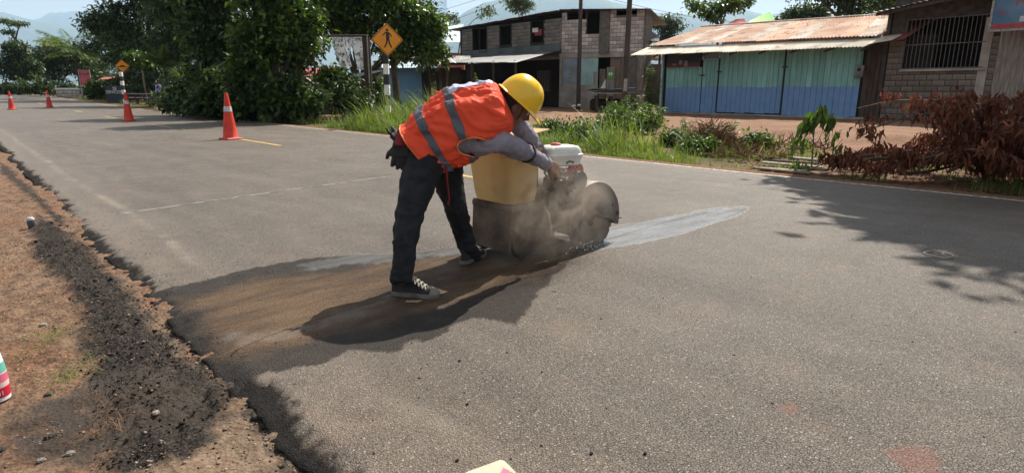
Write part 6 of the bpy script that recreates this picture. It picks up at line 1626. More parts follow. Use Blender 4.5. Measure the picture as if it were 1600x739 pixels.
q = MB(); p = at_ground_px(494, d - .1); q.tube([p, p + Vector((0, 0, pt.z))], .04, 8); q.build('post', M_iron, tb)
aw = thing('sheet_awning', P(576, 116, 27), 'small pale curved metal awning under the torn billboard', 'awning'); sheets(aw, P(552, 122, 26.6), P(597, 112, 26.6), P(597, 110, 28), P(552, 116, 28), 2, M_blueroof, seed=91, waves=5)
q = MB(); p = at_ground_px(574, 27.6); q.tube([p, Vector((p.x, p.y, 1.9))], .04, 6); q.build('post', M_wood_d, aw)
# orange netting fence
nf = thing('orange_netting', at_ground_px(700, 24), 'sagging orange plastic netting behind the tall grass', 'netting'); M_net = mat('orange_net', (0.42, 0.10, 0.05), (.30, .07, .04), rough=.6)
nodes = [(674, 139, 172), (690, 145, 172), (712, 148, 173), (735, 152, 174), (760, 152, 174)]
mb = MB(); mbp = None
for (a, b_) in zip(nodes[:-1], nodes[1:]):
    for i in range(12):
        u = i / 12; px = a[0] + (b_[0] - a[0]) * u; y0 = a[1] + (b_[1] - a[1]) * u + 1.5 * sin(pi * u); y1_ = a[2] + (b_[2] - a[2]) * u; mb.tube([P(px, y0, 24), P(px, y1_, 23.9)], .010, 3, cap=False)
    for r_ in range(9):
        u = r_ / 8; mb.tube([P(a[0], a[1] + (a[2] - a[1]) * u, 24), P((a[0] + b_[0]) / 2, (a[1] + b_[1]) / 2 + 1.5 + ((a[2] + b_[2]) / 2 - (a[1] + b_[1]) / 2 - 1.5) * u, 23.95), P(b_[0], b_[1] + (b_[2] - b_[1]) * u, 24)], .012, 3, cap=False)
o = mb.build('net', M_net, nf)
for a in nodes:
    q = MB(); p = at_ground_px(a[0], 24.05); t2 = P(a[0], a[1] - 2, 24.05); q.tube([p, t2], .03, 6); q.build('stake', M_wood, nf)
# utility poles and wires
M_pole = mat('dark_pole_wood', (0.085, 0.065, 0.052), (0.05, 0.04, 0.032), scale=5, stretch=(3, 3, .3), bump=.5, rough=.9)
def pole(label, base, top, r, posters=()):
    t = thing('utility_pole', base, label, 'utility pole', 'utility poles between the road and the buildings'); mb = MB(); mb.tube([base - Vector((0, 0, .2)), base.lerp(top, .5), top], [r, r * .85, r * .7], 12); mb.build('shaft', M_pole, t, True)
    mb = MB(); c = base.lerp(top, .985); mb.box(c, (1.6, .1, .12), (0, 0, .5)); cr = mb.build('crossarm', M_wood_d, t)
    for s_ in (-.7, 0, .7):
        mb = MB(); q = c + Vector((cos(.5) * s_, sin(.5) * s_, .06)); mb.lathe(q, [(.03, 0), (.05, .04), (.03, .07), (.045, .1), (.02, .13)], 8); mb.build('insulator', M_conc, cr)
    for z in posters:
        mb = MB(); q = base + Vector((0, 0, z)) - FW * (r + .0); mb.box(q, (r * 1.2, .02, .3), (0, 0, -YAW)); mb.build('paper_notice', M_rail, t)
    return t
pA = at_ground_px(904, 35.5); topA = pA + Vector((0, 0, 8.6)); pole('dark utility pole in front of the block building corner of the shop', pA, topA, .13)
pB = at_ground_px(976, 30.5); topB = P(984, 0, 30.5); dir_ = (topB - pB); topB = pB + dir_ * (8.4 / dir_.z); pole('thicker utility pole with pale papers, right of the other pole', pB, topB, .15, (1.55, 1.25))
M_wire = mat('black_wire', (0.02, 0.02, 0.02), rough=.6)
def wire(label, a, b_, sag, r=.012):
    pts = [a.lerp(b_, i / 16) + Vector((0, 0, -sag * 4 * (i / 16) * (1 - i / 16))) for i in range(17)]; mb = MB(); mb.tube(pts, r, 4); tag(mb.build('power_line', M_wire, None, True), label, 'power line', 'power lines crossing the sky')
tA, tB = topA - Vector((0, 0, .1)), topB - Vector((0, 0, .1))
wire('power line slanting down to the left above the round tree', P(905, -62, 35), P(640, 29, 60), .3)
wire('lower power line slanting left towards the round tree', P(905, -50, 35), P(640, 52, 60), .3)
wire('power line running right over the wooden store', P(905, -14, 34.5), P(1160, 36, 62), .3, .014)
wire('short power line between the two utility poles', tA, tB, .2)
# loose sheets and junk by the shop
jk = thing('sheet_stack', at_ground_px(960, 33.5), 'stack of bent pale metal sheets on a dark trestle by the shop', 'metal sheets'); rr = random.Random(12)
for i in range(6):
    q = MB(); c_ = P(955 + rr.uniform(-12, 14), 146 - i * 1.2, 33.5 + rr.uniform(-.2, .2)); q.box(c_, (2.0 + rr.uniform(-.3, .4), .9, .02), (rr.gauss(0, .08), rr.gauss(0, .07), -YAW + rr.gauss(0, .2))); q.build('metal_sheet', rr.choice([M_blueroof, M_zinc, M_zinc_d]), jk)
for px in (932, 955, 985):
    q = MB(); p = at_ground_px(px, 33.6); q.box((p.x, p.y, p.z + .4), (.12, .7, .8), (0, 0, -YAW)); q.build('trestle_leg', M_wood_d, jk)
q = MB(); p = at_ground_px(960, 33.9); q.box((p.x, p.y, p.z + .35), (2.6, .5, .6), (0, 0, -YAW), bevel=.1); q.build('dark_cover', M_inside, jk)
j2 = thing('sheet_stack', at_ground_px(1005, 33), 'small pile of grey sheets left of the wooden store', 'metal sheets')
for i in range(3):
    q = MB(); c_ = P(1004 + i, 146 - i * 1.5, 32.8); q.box(c_, (1.4, .8, .02), (0, .05 * i, -YAW)); q.build('metal_sheet', M_zinc_d, j2)
for px in (992, 1016):
    q = MB(); p = at_ground_px(px, 32.8); q.box((p.x, p.y, p.z + .4), (.1, .5, .8), (0, 0, -YAW)); q.build('trestle_leg', M_wood_d, j2)
for px, py, lab in ((897, 166, 'white plastic bag on the dirt by the shop wall'), (905, 165, 'smaller white plastic scrap right of the bag')):
    q = MB(); c_ = P(px, py, 34.5); q.ball(c_, (.14, .1, .07), 9, 6); tag(q.build('litter', M_whitep, None, True), lab, 'litter')
# planks lying on the verge
rr = random.Random(21)
plk = [((1185, 262), (1262, 269), .14), ((1190, 256), (1286, 262), .12), ((1208, 252), (1280, 257), .10), ((1178, 265), (1268, 274), .10), ((1225, 247), (1292, 252), .12), ((1200, 246), (1232, 250), .10), ((1240, 262), (1292, 270), .09)]
labs = ['long grey plank in the middle of the loose planks on the verge', 'long plank just behind the middle plank', 'shorter plank behind the long planks', 'front plank closest to the road edge line', 'rear plank nearest the dirt yard', 'short broken plank at the left end of the pile', 'narrow lath beside the dead branches']
for (a, b_, w), lab in zip(plk, labs):
    A, B_ = G(*a), G(*b_); c_ = (A + B_) / 2; t_ = B_ - A; q = MB(); zz = float(g_h(np.array([c_.x]), np.array([c_.y]))[0]) + .035 + rr.uniform(0, .03); q.box((c_.x, c_.y, zz), (t_.length, w, .03), (rr.gauss(0, .04), rr.gauss(0, .015), math.atan2(t_.y, t_.x)), bevel=.006); tag(q.build('loose_plank', M_woodgrey if w > .1 else M_wood), lab, 'plank', 'loose planks on the far verge')
# white ring lying on the road
g0 = G(1465, 404); q = MB(); R_ = .085; zz = road_z(g0.x, g0.y)
pts = [(g0.x + cos(a) * R_, g0.y + sin(a) * R_ * 1.0, zz + .007 + .003 * sin(3 * a)) for a in np.linspace(0, 2 * pi * .96, 26)]
q.tube(pts, .0045, 6); tag(q.build('plastic_ring', M_rail, None, True), 'white plastic strap ring lying in the tree shade on the road', 'ring')
# small can in the dirt
g0 = G(50, 356, -.06); zz = float(g_h(np.array([g0.x]), np.array([g0.y]))[0]); cn = thing('small_can', (g0.x, g0.y, zz), 'small dark grey can standing in the red dirt at the left', 'can')
q = MB(); q.lathe((g0.x, g0.y, zz), [(.027, 0), (.03, .006), (.03, .06), (.027, .068)], 18); q.build('body', mat('can_grey', (.06, .07, .085), (.10, .10, .11), metal=.4, rough=.45), cn, True)
q = MB(); q.lathe((g0.x, g0.y, zz + .068), [(.030, 0), (.031, .01), (.022, .024), (.001, .027)], 18); q.build('lid', mat('can_lid', (.5, .5, .52), (.4, .4, .42), rough=.4), cn, True)
# cream and pink block at the bottom edge
g0 = G(764, 748); zz = road_z(g0.x, g0.y); bk = thing('painted_block', (g0.x, g0.y, zz), 'cream wooden block with a pink painted end at the bottom edge', 'block')
q = MB(); q.box((g0.x, g0.y, zz + .022), (.150, .085, .044), (0, 0, .55 - YAW), bevel=.008); q.build('block', mat('cream_paint', (.46, .42, .31), (.36, .33, .25), scale=20, rough=.6), bk)
c_ = Vector((g0.x, g0.y, zz + .0455)) + RT * .028; q = MB(); q.prism([c_ + RT * a + FW * b_ for a, b_ in ((.0, -.03), (.033, -.03), (.036, .0), (.016, .016))], (0, 0, .0015)); q.build('pink_mark', mat('pink_paint', (.72, .12, .2), (.6, .1, .16), rough=.5), bk)
# plastic bottle at the left edge
p_ = G(-8, 618, -.08); zz = float(g_h(np.array([p_.x]), np.array([p_.y]))[0]); bo = thing('plastic_bottle', (p_.x, p_.y, zz), 'white plastic bottle with a red and green label at the left edge', 'bottle')
bm1 = mat('bottle_white', (.72, .74, .74), (.62, .64, .65), rough=.35); q = MB()
q.lathe((p_.x, p_.y, zz), [(.045, 0), (.052, .006), (.053, .13), (.046, .19), (.036, .235), (.022, .25), (.022, .262)], 28); q.build('body', bm1, bo, True)
for n_2, z0_, z1_, c3_ in (('green_label', .125, .165, (.15, .45, .36)), ('pink_label', .085, .120, (.72, .16, .25)), ('red_label', .022, .062, (.55, .02, .05)), ('white_label', .064, .083, (.7, .55, .5))):
    q = MB(); f = lambda z: .0536 if z < .13 else .0536 - (z - .13) * .117
    q.lathe((p_.x, p_.y, zz), [(f(z0_) - .001, z0_), (f(z0_), z0_), (f(z1_), z1_), (f(z1_) - .001, z1_)], 28); q.build(n_2, mat(n_2, c3_, rough=.4), bo, True)
q = MB(); q.lathe((p_.x, p_.y, zz + .25), [(.025, 0), (.025, .03), (.022, .034), (.001, .035)], 20); q.build('cap', bm1, bo, True)
dv = (RT * .9 - FW * .44).normalized(); pp_ = Vector((p_.x, p_.y, zz + .04)) + dv * .0545
Mx = Matrix(((-dv.y, 0, dv.x, pp_.x), (dv.x, 0, dv.y, pp_.y), (0, 1, 0, pp_.z), (0, 0, 0, 1))); text_part('81', .026, Mx, bm1, bo, ext=.0006)
# ------------------------------------------------------------------ concrete saw
ZR = road_z(3.0, 3.0)
saw = thing('concrete_saw', (3.0, 3.0, ZR), 'walk behind concrete saw with yellow water tank and round blade guard cutting the road', 'concrete saw')
M_sawy = mat('dusty_yellow_plastic', (0.76, 0.55, 0.24), (0.62, 0.43, 0.18), rough=.5, scale=3, c3=(.40, .28, .17), s3=4, k3=(.52, .75), trans=.3)
M_sawd = mat('muddy_dark_steel', (0.060, 0.042, 0.030), (0.15, 0.105, 0.072), rough=.75, scale=5, bump=.5, bscale=30)
M_guard = mat('dusty_grey_guard', (0.155, 0.14, 0.125), (0.085, 0.073, 0.062), rough=.55, metal=.25, scale=5, c3=(.17, .13, .095), s3=9, k3=(.5, .66), bump=.25, bscale=40)
M_blade = mat('wet_steel_blade', (0.20, 0.175, 0.15), (0.11, 0.095, 0.08), rough=.4, metal=.6, scale=7)
M_eng = mat('engine_metal', (0.13, 0.11, 0.10), (0.07, 0.06, 0.055), rough=.6, metal=.3, scale=8, bump=.3)
M_ftank = mat('white_fuel_tank', (0.66, 0.66, 0.60), (0.52, 0.52, 0.47), rough=.35, scale=6)
M_pinkred = mat('faded_red_cover', (0.48, 0.10, 0.09), (0.35, 0.07, 0.07), rough=.5, scale=7)
M_rubber = mat('black_rubber', (0.02, 0.02, 0.02), (0.05, 0.04, 0.035), rough=.7, scale=14)
# tank
def rr_ring(cx, cy, z, hx, hy, r=.03, n=4):
    pts = []
    for sx, sy, a0 in ((1, 1, 0), (-1, 1, pi / 2), (-1, -1, pi), (1, -1, 3 * pi / 2)):
        for k in range(n + 1):
            a = a0 + pi / 2 * k / n; pts.append(Vector((cx + sx * (hx - r) + r * cos(a), cy + sy * (hy - r) + r * sin(a), z)))
    return pts
mb = MB(); prof = [(.385, .120, .175, -.0), (.395, .135, .19, 0), (.46, .145, .20, -.004), (.60, .155, .21, -.010), (.74, .165, .222, -.016), (.775, .168, .226, -.018), (.79, .158, .216, -.018), (.795, .12, .18, -.018)]
mb.rings([rr_ring(2.80 + o, 3.12, ZR + z, hx, hy, .06) for z, hx, hy, o in prof]); tk = mb.build('water_tank', M_sawy, saw, True)
mb = MB(); mb.rings([rr_ring(2.80 + o, 3.12, ZR + z, hx, hy, .06) for z, hx, hy, o in ((.735, .170, .228, -.016), (.742, .177, .236, -.016), (.76, .178, .237, -.017), (.768, .172, .231, -.017))]); mb.build('tank_rim', M_sawy, tk, True)
for z_ in ():
    mb = MB(); k = (z_ - .46) / .28; mb.rings([rr_ring(2.80 - .006 - .01 * k, 3.12, ZR + z_ + dz, .1475 + .017 * k + e, .2025 + .02 * k + e, .035) for dz, e in ((-.006, 0), (-.003, .004), (.003, .004), (.006, 0))]); mb.build('moulded_rib', M_sawy, tk, True)
mb = MB(); mb.lathe((2.76, 3.2, ZR + .79), [(.05, 0), (.05, .03), (.04, .035), (.001, .036)], 18); mb.build('tank_cap', M_rubber, tk, True)
mb = MB()
for y in (2.99, ): mb.tube([(2.985, y, ZR + .40), (2.985, y, ZR + .6), (2.99, y, ZR + .80)], .006, 6)
mb.build('strap', M_rubber, tk)
# yellow console plate and lift bar above the tank
mb = MB(); c = P(818, 207, 4.15); mb.box(c, (.30, .22, .012), (0, radians(-6), .1), bevel=.004); mb.build('console_plate', M_sawy, saw)
mb = MB(); mb.tube([P(817, 186, 4.1), P(826, 195, 4.1), P(832, 204, 4.1)], .008, 6); mb.build('lift_lever', M_sawy, saw, True)
mb = MB(); mb.tube([c + Vector((0, 0, -.01)), Vector((c.x - .02, c.y, ZR + .35))], .016, 8); mb.build('console_post', M_sawd, saw)
# chassis
ch = MB(); ch.box((3.12, 3.14, ZR + .23), (.86, .40, .06), bevel=.012); chs = ch.build('chassis', M_sawd, saw)
mb = MB(); mb.prism([(2.70, 2.925, ZR + .39), (3.00, 2.925, ZR + .39), (3.12, 2.925, ZR + .06), (2.72, 2.925, ZR + .05), (2.66, 2.925, ZR + .2)], (0, .02, 0)); mb.build('side_plate', M_sawd, chs)
mb = MB(); mb.prism([(2.68, 2.93, ZR + .39), (2.66, 2.93, ZR + .06), (2.66, 3.33, ZR + .06), (2.68, 3.33, ZR + .39)], (.02, 0, 0)); mb.build('rear_plate', M_sawd, chs)
mb = MB(); mb.box((2.84, 3.13, ZR + .36), (.34, .42, .05), bevel=.01); mb.build('tank_tray', M_sawd, chs)
mb = MB(); mb.box((2.84, 3.13, ZR + .27), (.28, .36, .16), bevel=.02); mb.build('belt_box', M_sawd, chs)
for x, y, r in ((2.80, 2.955, .095), (2.80, 3.36, .095), (3.48, 2.98, .07), (3.48, 3.33, .07)):
    e = bpy.data.objects.new('wheel', None); S.collection.objects.link(e); e.parent = saw; e.location = Vector((x, y, ZR + r)) - saw.location
    mb = MB(); mb.lathe((x, y, ZR + r), [(r * .6, -.022), (r * .95, -.022), (r, -.015), (r, .015), (r * .95, .022), (r * .6, .022)], 24, 'Y'); mb.build('tyre', M_rubber, e, True)
    mb = MB(); mb.lathe((x, y, ZR + r), [(.012, -.028), (r * .3, -.026), (r * .6, -.016), (r * .6, .016), (.012, .02)], 20, 'Y'); mb.build('rim', M_guard, e, True)
# engine
mb = MB(); mb.box((3.20, 3.10, ZR + .39), (.30, .30, .24), bevel=.03); en = mb.build('engine', M_eng, saw, True)
for k in range(7):
    mb = MB(); mb.box((3.36 + .0, 3.06, ZR + .44 + k * .018), (.15, .17, .007), bevel=.002); mb.build('cooling_fin', M_eng, en)
mb = MB(); mb.box((3.36, 3.06, ZR + .50), (.12, .14, .15), bevel=.02); mb.build('cylinder_head', M_eng, en)
cz = ZR + .535
mb = MB(); c = P(874, 243, 4.30); rings = []
for z_, s_ in ((-.070, .80), (-.06, .90), (-.01, .97), (.0, 1.04), (.012, 1.04), (.018, .97), (.045, .93), (.066, .82), (.072, .66)): rings.append(rr_ring(0, 0, z_, .142 * s_, .105 * s_, .035))
Rz = Matrix.Rotation(radians(-14), 3, 'Z')
mb.rings([[c + Rz @ p for p in r] for r in rings]); ft_ = mb.build('fuel_tank', M_ftank, en, True)
mb = MB(); mb.lathe(c + Vector((-.03, .01, .07)), [(.036, 0), (.038, .012), (.03, .02), (.001, .021)], 20); mb.build('fuel_cap', M_pinkred, ft_, True)
mb = MB(); c3 = P(898, 268, 4.30); mb.lathe(c3, [(.001, -.03), (.05, -.03), (.062, -.015), (.062, .03)], 20, 'Y'); mb.build('recoil_cover', M_pinkred, en, True)
mb = MB(); c4 = P(901, 282, 4.25); mb.lathe(c4, [(.001, -.03), (.06, -.03), (.068, -.01), (.068, .04)], 20, 'Y'); mb.build('pulley_cover', M_guard, en, True)
mb = MB(); c5 = P(862, 285, 4.22); mb.box(c5, (.13, .10, .12), (0, .1, 0), bevel=.03); mb.build('air_filter', M_rubber, en, True)
mb = MB(); c6 = P(848, 300, 4.25); mb.tube([c6, c6 + Vector((.04, 0, .05)), c6 + Vector((.1, .02, .05))], [.03, .035, .03], 12); mb.build('muffler', M_sawd, en, True)
for k_, (a_, b_, r_) in enumerate([((872, 262, 4.25), (858, 300, 4.18), .006), ((884, 262, 4.28), (893, 300, 4.22), .005), ((850, 268, 4.25), (842, 312, 4.2), .007)]):
    A_2, B_2 = P(*a_), P(*b_); mb = MB(); mb.tube([A_2, A_2.lerp(B_2, .35) + Vector((.03, -.03, .01)), A_2.lerp(B_2, .7) + Vector((-.01, -.035, 0)), B_2], r_, 6); mb.build('cable', M_rubber, en, True)
mb = MB(); cc3 = P(898, 268, 4.27)
for k in range(10):
    a = 2 * pi * k / 10; mb.box(cc3 + Vector((cos(a) * .04, -.028, sin(a) * .04)), (.022, .004, .006), (0, -a, 0))
mb.build('vent_slot', M_rubber, en)
mb = MB(); mb.tube([P(884, 256, 4.22), P(890, 252, 4.2), P(897, 254, 4.2)], .007, 6); mb.build('pull_grip', M_rubber, en, True)
mb = MB(); mb.tube([P(846, 262, 4.2), P(866, 275, 4.08), P(884, 280, 4.1)], .010, 8); mb.build('grab_handle', M_sawd, saw, True)
for k in range(6):
    mb = MB(); mb.box((3.06 + .05 * k, 2.944, ZR + .40), (.012, .012, .16), bevel=.003); mb.build('crankcase_rib', M_eng, en)
for x_, z_ in ((2.75, .33), (2.95, .33), (2.80, .12), (3.02, .12)):
    mb = MB(); mb.lathe((x_, 2.925, ZR + z_), [(.001, -.008), (.010, -.008), (.011, 0)], 6, 'Y'); mb.build('plate_bolt', M_guard, chs)
# belt guard between engine and blade
mb = MB(); mb.prism([(3.16, 2.90, ZR + .50), (3.24, 2.90, ZR + .53), (3.48, 2.90, ZR + .30), (3.48, 2.90, ZR + .15), (3.36, 2.90, ZR + .13), (3.14, 2.90, ZR + .38)], (0, .04, 0)); mb.build('belt_guard', M_sawd, saw)
mb = MB(); mb.cyl((3.40, 2.80, ZR + .205), (3.40, 3.22, ZR + .205), .018, n=14); mb.build('arbor', M_blade, saw)
# blade and guard
bx, bz = 3.40, ZR + .205
mb = MB(); N_ = 90; rb = .252; ring = []
prof_r = [rb if (k % 6) else rb - .012 for k in range(N_)]
o = [Vector((bx + prof_r[k] * cos(2 * pi * k / N_), 2.838, bz + prof_r[k] * sin(2 * pi * k / N_))) for k in range(N_)]; mb.prism(o, (0, .004, 0)); bl_ = mb.build('blade', M_blade, saw)
mb = MB(); mb.lathe((bx, 2.838, bz), [(.001, -.012), (.045, -.012), (.045, .0), (.05, .0)], 20, 'Y'); mb.build('flange', M_guard, bl_, True)
mb = MB(); mb.lathe((bx, 2.818, bz), [(.001, -.012), (.016, -.012), (.018, .006)], 6, 'Y'); mb.build('bolt', M_sawd, bl_)
def guard_side(y, th):
    out = []
    for k in range(31):
        a = radians(-14 + 208 * k / 30); out.append(Vector((bx + .283 * cos(a), y, bz + .283 * sin(a))))
    low = [(-.25, -.03), (-.19, -.035), (-.15, .03), (-.06, .045), (.02, .035), (.09, .01), (.17, -.005), (.23, -.05)]
    out += [Vector((bx + a, y, bz + b_)) for a, b_ in low]
    m = MB(); m.prism(out, (0, th, 0)); return m
gd = guard_side(2.796, .005).build('blade_guard', M_guard, saw)
mb = MB(); V = []; F = []
K = 40
for k in range(K + 1):
    a = radians(-14 + 208 * k / K)
    for (r, y) in ((.283, 2.796), (.286, 2.80), (.286, 2.93), (.280, 2.93), (.280, 2.80)): V.append((bx + r * cos(a), y, bz + r * sin(a)))
for k in range(K):
    for j in range(5): F.append((k * 5 + j, k * 5 + (j + 1) % 5, k * 5 + 5 + (j + 1) % 5, k * 5 + 5 + j))
mb.add(V, F); mb.build('guard_rim', M_guard, gd, True)
mb = guard_side(2.926, .005); mb.build('inner_guard', M_guard, gd)
for a in (25, 80, 140):
    mb = MB(); aa = radians(a); mb.lathe((bx + .22 * cos(aa), 2.796, bz + .22 * sin(aa)), [(.001, -.009), (.011, -.009), (.012, .0)], 6, 'Y'); mb.build('guard_bolt', M_sawd, gd)
mb = MB(); mb.tube([(bx + .27, 2.82, bz - .02), (bx + .34, 2.82, bz - .03)], .006, 6); mb.build('pointer', M_guard, saw)
mb = MB(); mb.box((bx + .26, 2.84, bz + .02), (.05, .1, .05), bevel=.01); mb.build('guard_hinge', M_sawd, saw)
# hose
pts = [P(842, 322, 4.1), P(852, 320, 4.05), P(858, 332, 4.0), P(861, 352, 4.0), P(862, 372, 4.05)]
mb = MB(); mb.tube([sum((Vector(pts[min(max(i + j, 0), 4)]) * w for j, w in ((-1, .25), (0, .5), (1, .25))), Vector()) for i in range(5)], .008, 8); mb.build('water_hose', mat('pale_hose', (.34, .29, .23), rough=.5), saw, True)
mb = MB(); mb.tube([(2.66, 3.30, ZR + .30), (2.55, 3.45, ZR + .22), (2.35, 3.55, ZR + .1), (2.2, 3.7, ZR + .02), (1.9, 4.0, ZR + .012)], .006, 6); 
# spray and mud clods at the cut
mb2 = MB(); rr = random.Random(31)
for i in range(60):
    mb2.ball((3.30 + rr.gauss(0, .1), 2.80 + rr.gauss(0, .035), ZR + abs(rr.gauss(0, .03))), rr.uniform(.002, .006), 5, 3)
o = mb2.build('water_drops', mat('water_spray', (.7, .72, .75), rough=.1, spec=.8), saw, True); o['kind'] = 'stuff'
# dust cloud
dm = bpy.data.materials.new('brown_dust'); dm.use_nodes = True; N = dm.node_tree.nodes; L = dm.node_tree.links; N.remove(N['Principled BSDF'])
pv = N.new('ShaderNodeVolumePrincipled'); pv.inputs['Color'].default_value = (0.74, 0.65, 0.56, 1); pv.inputs['Anisotropy'].default_value = .45
tc = N.new('ShaderNodeTexCoord'); ln = N.new('ShaderNodeVectorMath'); ln.operation = 'LENGTH'; L.new(tc.outputs['Object'], ln.inputs[0])
fo = N.new('ShaderNodeMapRange'); fo.inputs['From Min'].default_value = 1.0; fo.inputs['From Max'].default_value = .25; L.new(ln.outputs['Value'], fo.inputs['Value'])
no = N.new('ShaderNodeTexNoise'); no.inputs['Scale'].default_value = 2.3; no.inputs['Detail'].default_value = 6; no.inputs['Roughness'].default_value = .65; no.inputs['Distortion'].default_value = 1.1; L.new(tc.outputs['Object'], no.inputs['Vector'])
nr = N.new('ShaderNodeMapRange'); nr.inputs['From Min'].default_value = .44; nr.inputs['From Max'].default_value = .66; L.new(no.outputs['Fac'], nr.inputs['Value'])
m1 = N.new('ShaderNodeMath'); m1.operation = 'MULTIPLY'; L.new(fo.outputs[0], m1.inputs[0]); L.new(nr.outputs[0], m1.inputs[1])
m2 = N.new('ShaderNodeMath'); m2.operation = 'MULTIPLY'; L.new(m1.outputs[0], m2.inputs[0]); m2.inputs[1].default_value = 5.0; L.new(m2.outputs[0], pv.inputs['Density'])
L.new(pv.outputs[0], N['Material Output'].inputs['Volume'])
def dust(c, r, label):
    mb = MB(); mb.ball((0, 0, 0), 1.0, 20, 12); me = mb.mesh('dust_cloud'); me.materials.append(dm); o = bpy.data.objects.new('dust_cloud', me); S.collection.objects.link(o); o.location = c; o.scale = r; tag(o, label, 'dust', kind='stuff')
dust((2.90, 2.72, ZR + .36), (.58, .26, .40), 'brown dust blowing from the blade over the saw')
# ------------------------------------------------------------------ worker
M_vest = mat('orange_vest_fabric', (0.90, 0.10, 0.035), (0.80, 0.075, 0.03), rough=.65, scale=5, trans=.22, bump=.35, bscale=9)
M_retro = mat('grey_reflective_tape', (0.095, 0.098, 0.115), (0.065, 0.068, 0.082), rough=.45, scale=14)
M_trim = mat('yellow_orange_trim', (0.85, 0.22, 0.06), rough=.6)
M_jeans = mat('near_black_jeans', (0.009, 0.0095, 0.011), (0.019, 0.020, 0.024), rough=.85, scale=6, bump=.6, bscale=14)
M_shirt = mat('grey_mauve_shirt', (0.25, 0.23, 0.27), (0.18, 0.165, 0.20), rough=.85, scale=9, bump=.6, bscale=14)
M_helmet = mat('yellow_helmet', (0.80, 0.50, 0.01), (0.74, 0.45, 0.01), rough=.22, scale=3, spec=.6)
M_hair = mat('black_hair', (0.012, 0.010, 0.009), rough=.6)
M_shoe = mat('black_canvas', (0.018, 0.017, 0.017), (0.035, 0.032, 0.03), rough=.85, scale=20, bump=.3)
M_sole = mat('off_white_rubber', (0.19, 0.17, 0.145), (0.10, 0.088, 0.075), rough=.6, scale=18)
M_lace = mat('cream_lace', (0.60, 0.54, 0.44), rough=.8)
M_glove = mat('black_glove', (0.014, 0.014, 0.015), (0.03, .03, .03), rough=.7, scale=14)

wk = thing('person', (2.1, 3.0, ZR), 'worker in orange vest, yellow hard hat and dark jeans bending over the saw', 'person')
hipR, hipL = P(676, 222, 3.50), P(690, 226, 3.72)
# legs
legR = [(P(684, 212, 3.55), .105), (P(670, 240, 3.51), .118), (P(655, 280, 3.45), .108), (P(643, 322, 3.39), .083), (P(636, 352, 3.36), .074), (P(632, 392, 3.31), .068), (P(629, 424, 3.29), .060), (P(628, 443, 3.28), .058)]
legL = [(P(690, 212, 3.72), .12), (P(695, 245, 3.72), .112), (P(702, 285, 3.76), .090), (P(712, 325, 3.83), .072), (P(722, 358, 3.91), .066), (P(731, 388, 3.98), .062), (P(738, 408, 4.03), .058)]
tr = MB(); tr.tube([a for a, r in legR], [r for a, r in legR], 20); tr.tube([a for a, r in legL], [r for a, r in legL], 20)
tr.ball(P(678, 214, 3.62), (.14, .14, .13), 18, 12); tr.tube([P(676, 218, 3.62), P(694, 204, 3.62)], [.145, .12], 20)
for k, (p, r, dz) in enumerate([(P(627, 434, 3.285), .070, 0), (P(629, 424, 3.29), .066, 0), (P(736, 402, 4.02), .068, 0), (P(735, 393, 4.0), .064, 0), (P(641, 330, 3.385), .090, 0)]):
    tr.tube([p + Vector((0, 0, .014)), p, p - Vector((0, 0, .014))], [r * .9, r, r * .9], 20)
remesh_build(tr, 'jeans', M_jeans, wk, .011, 4, displace=.030, dscale=.055)

# torso stations: (top px,py),(bottom px,py), distance, half depth
st_ = [((631, 203), (684, 270), 3.58, .185), ((642, 186), (700, 266), 3.59, .195), ((662, 167), (716, 260), 3.60, .20), ((690, 149), (737, 250), 3.61, .205), ((716, 138), (757, 238), 3.62, .205),
       ((742, 130), (778, 222), 3.64, .20), ((765, 127), (797, 205), 3.66, .18), ((779, 137), (802, 192), 3.68, .135), ((785, 147), (801, 184), 3.69, .085)]
def interp_st(t):
    x = t * (len(st_) - 1); i = min(int(x), len(st_) - 2); f = x - i; g = lambda k: st_[max(0, min(len(st_) - 1, k))]
    def cr(a, b_, c, d_): return .5 * ((2 * b_) + (-a + c) * f + (2 * a - 5 * b_ + 4 * c - d_) * f * f + (-a + 3 * b_ - 3 * c + d_) * f ** 3)
    A, B_, C, D = g(i - 1), g(i), g(i + 1), g(i + 2); fl = lambda s: np.array([*s[0], *s[1], s[2], s[3]], float)
    return cr(fl(A), fl(B_), fl(C), fl(D))
def torso_ring(t, n=56, grow=0.0, e=2.5):
    v = interp_st(t); a = P(v[0], v[1], v[4]); b_ = P(v[2], v[3], v[4]); c = (a + b_) / 2; u = (a - b_) / 2; L_ = u.length + grow; u = u.normalized(); w = FW * (v[5] + grow); out = []
    for k in range(n):
        th = 2 * pi * k / n; cx, sx = cos(th), sin(th); out.append(c + u * (math.copysign(abs(cx) ** (2 / e), cx) * L_) + w * (math.copysign(abs(sx) ** (2 / e), sx)))
    return out
NT, NR = 116, 128
Vv = np.array([[tuple(p) for p in torso_ring(i / (NT - 1), NR)] for i in range(NT)])      # NT,NR,3
ctr = Vv.mean(1, keepdims=True); nrm = Vv - ctr; nrm /= np.linalg.norm(nrm, axis=2, keepdims=True)
Ti, Ki = np.meshgrid(np.linspace(0, 1, NT), np.arange(NR), indexing='ij')
ang = Ki / NR * 2 * pi
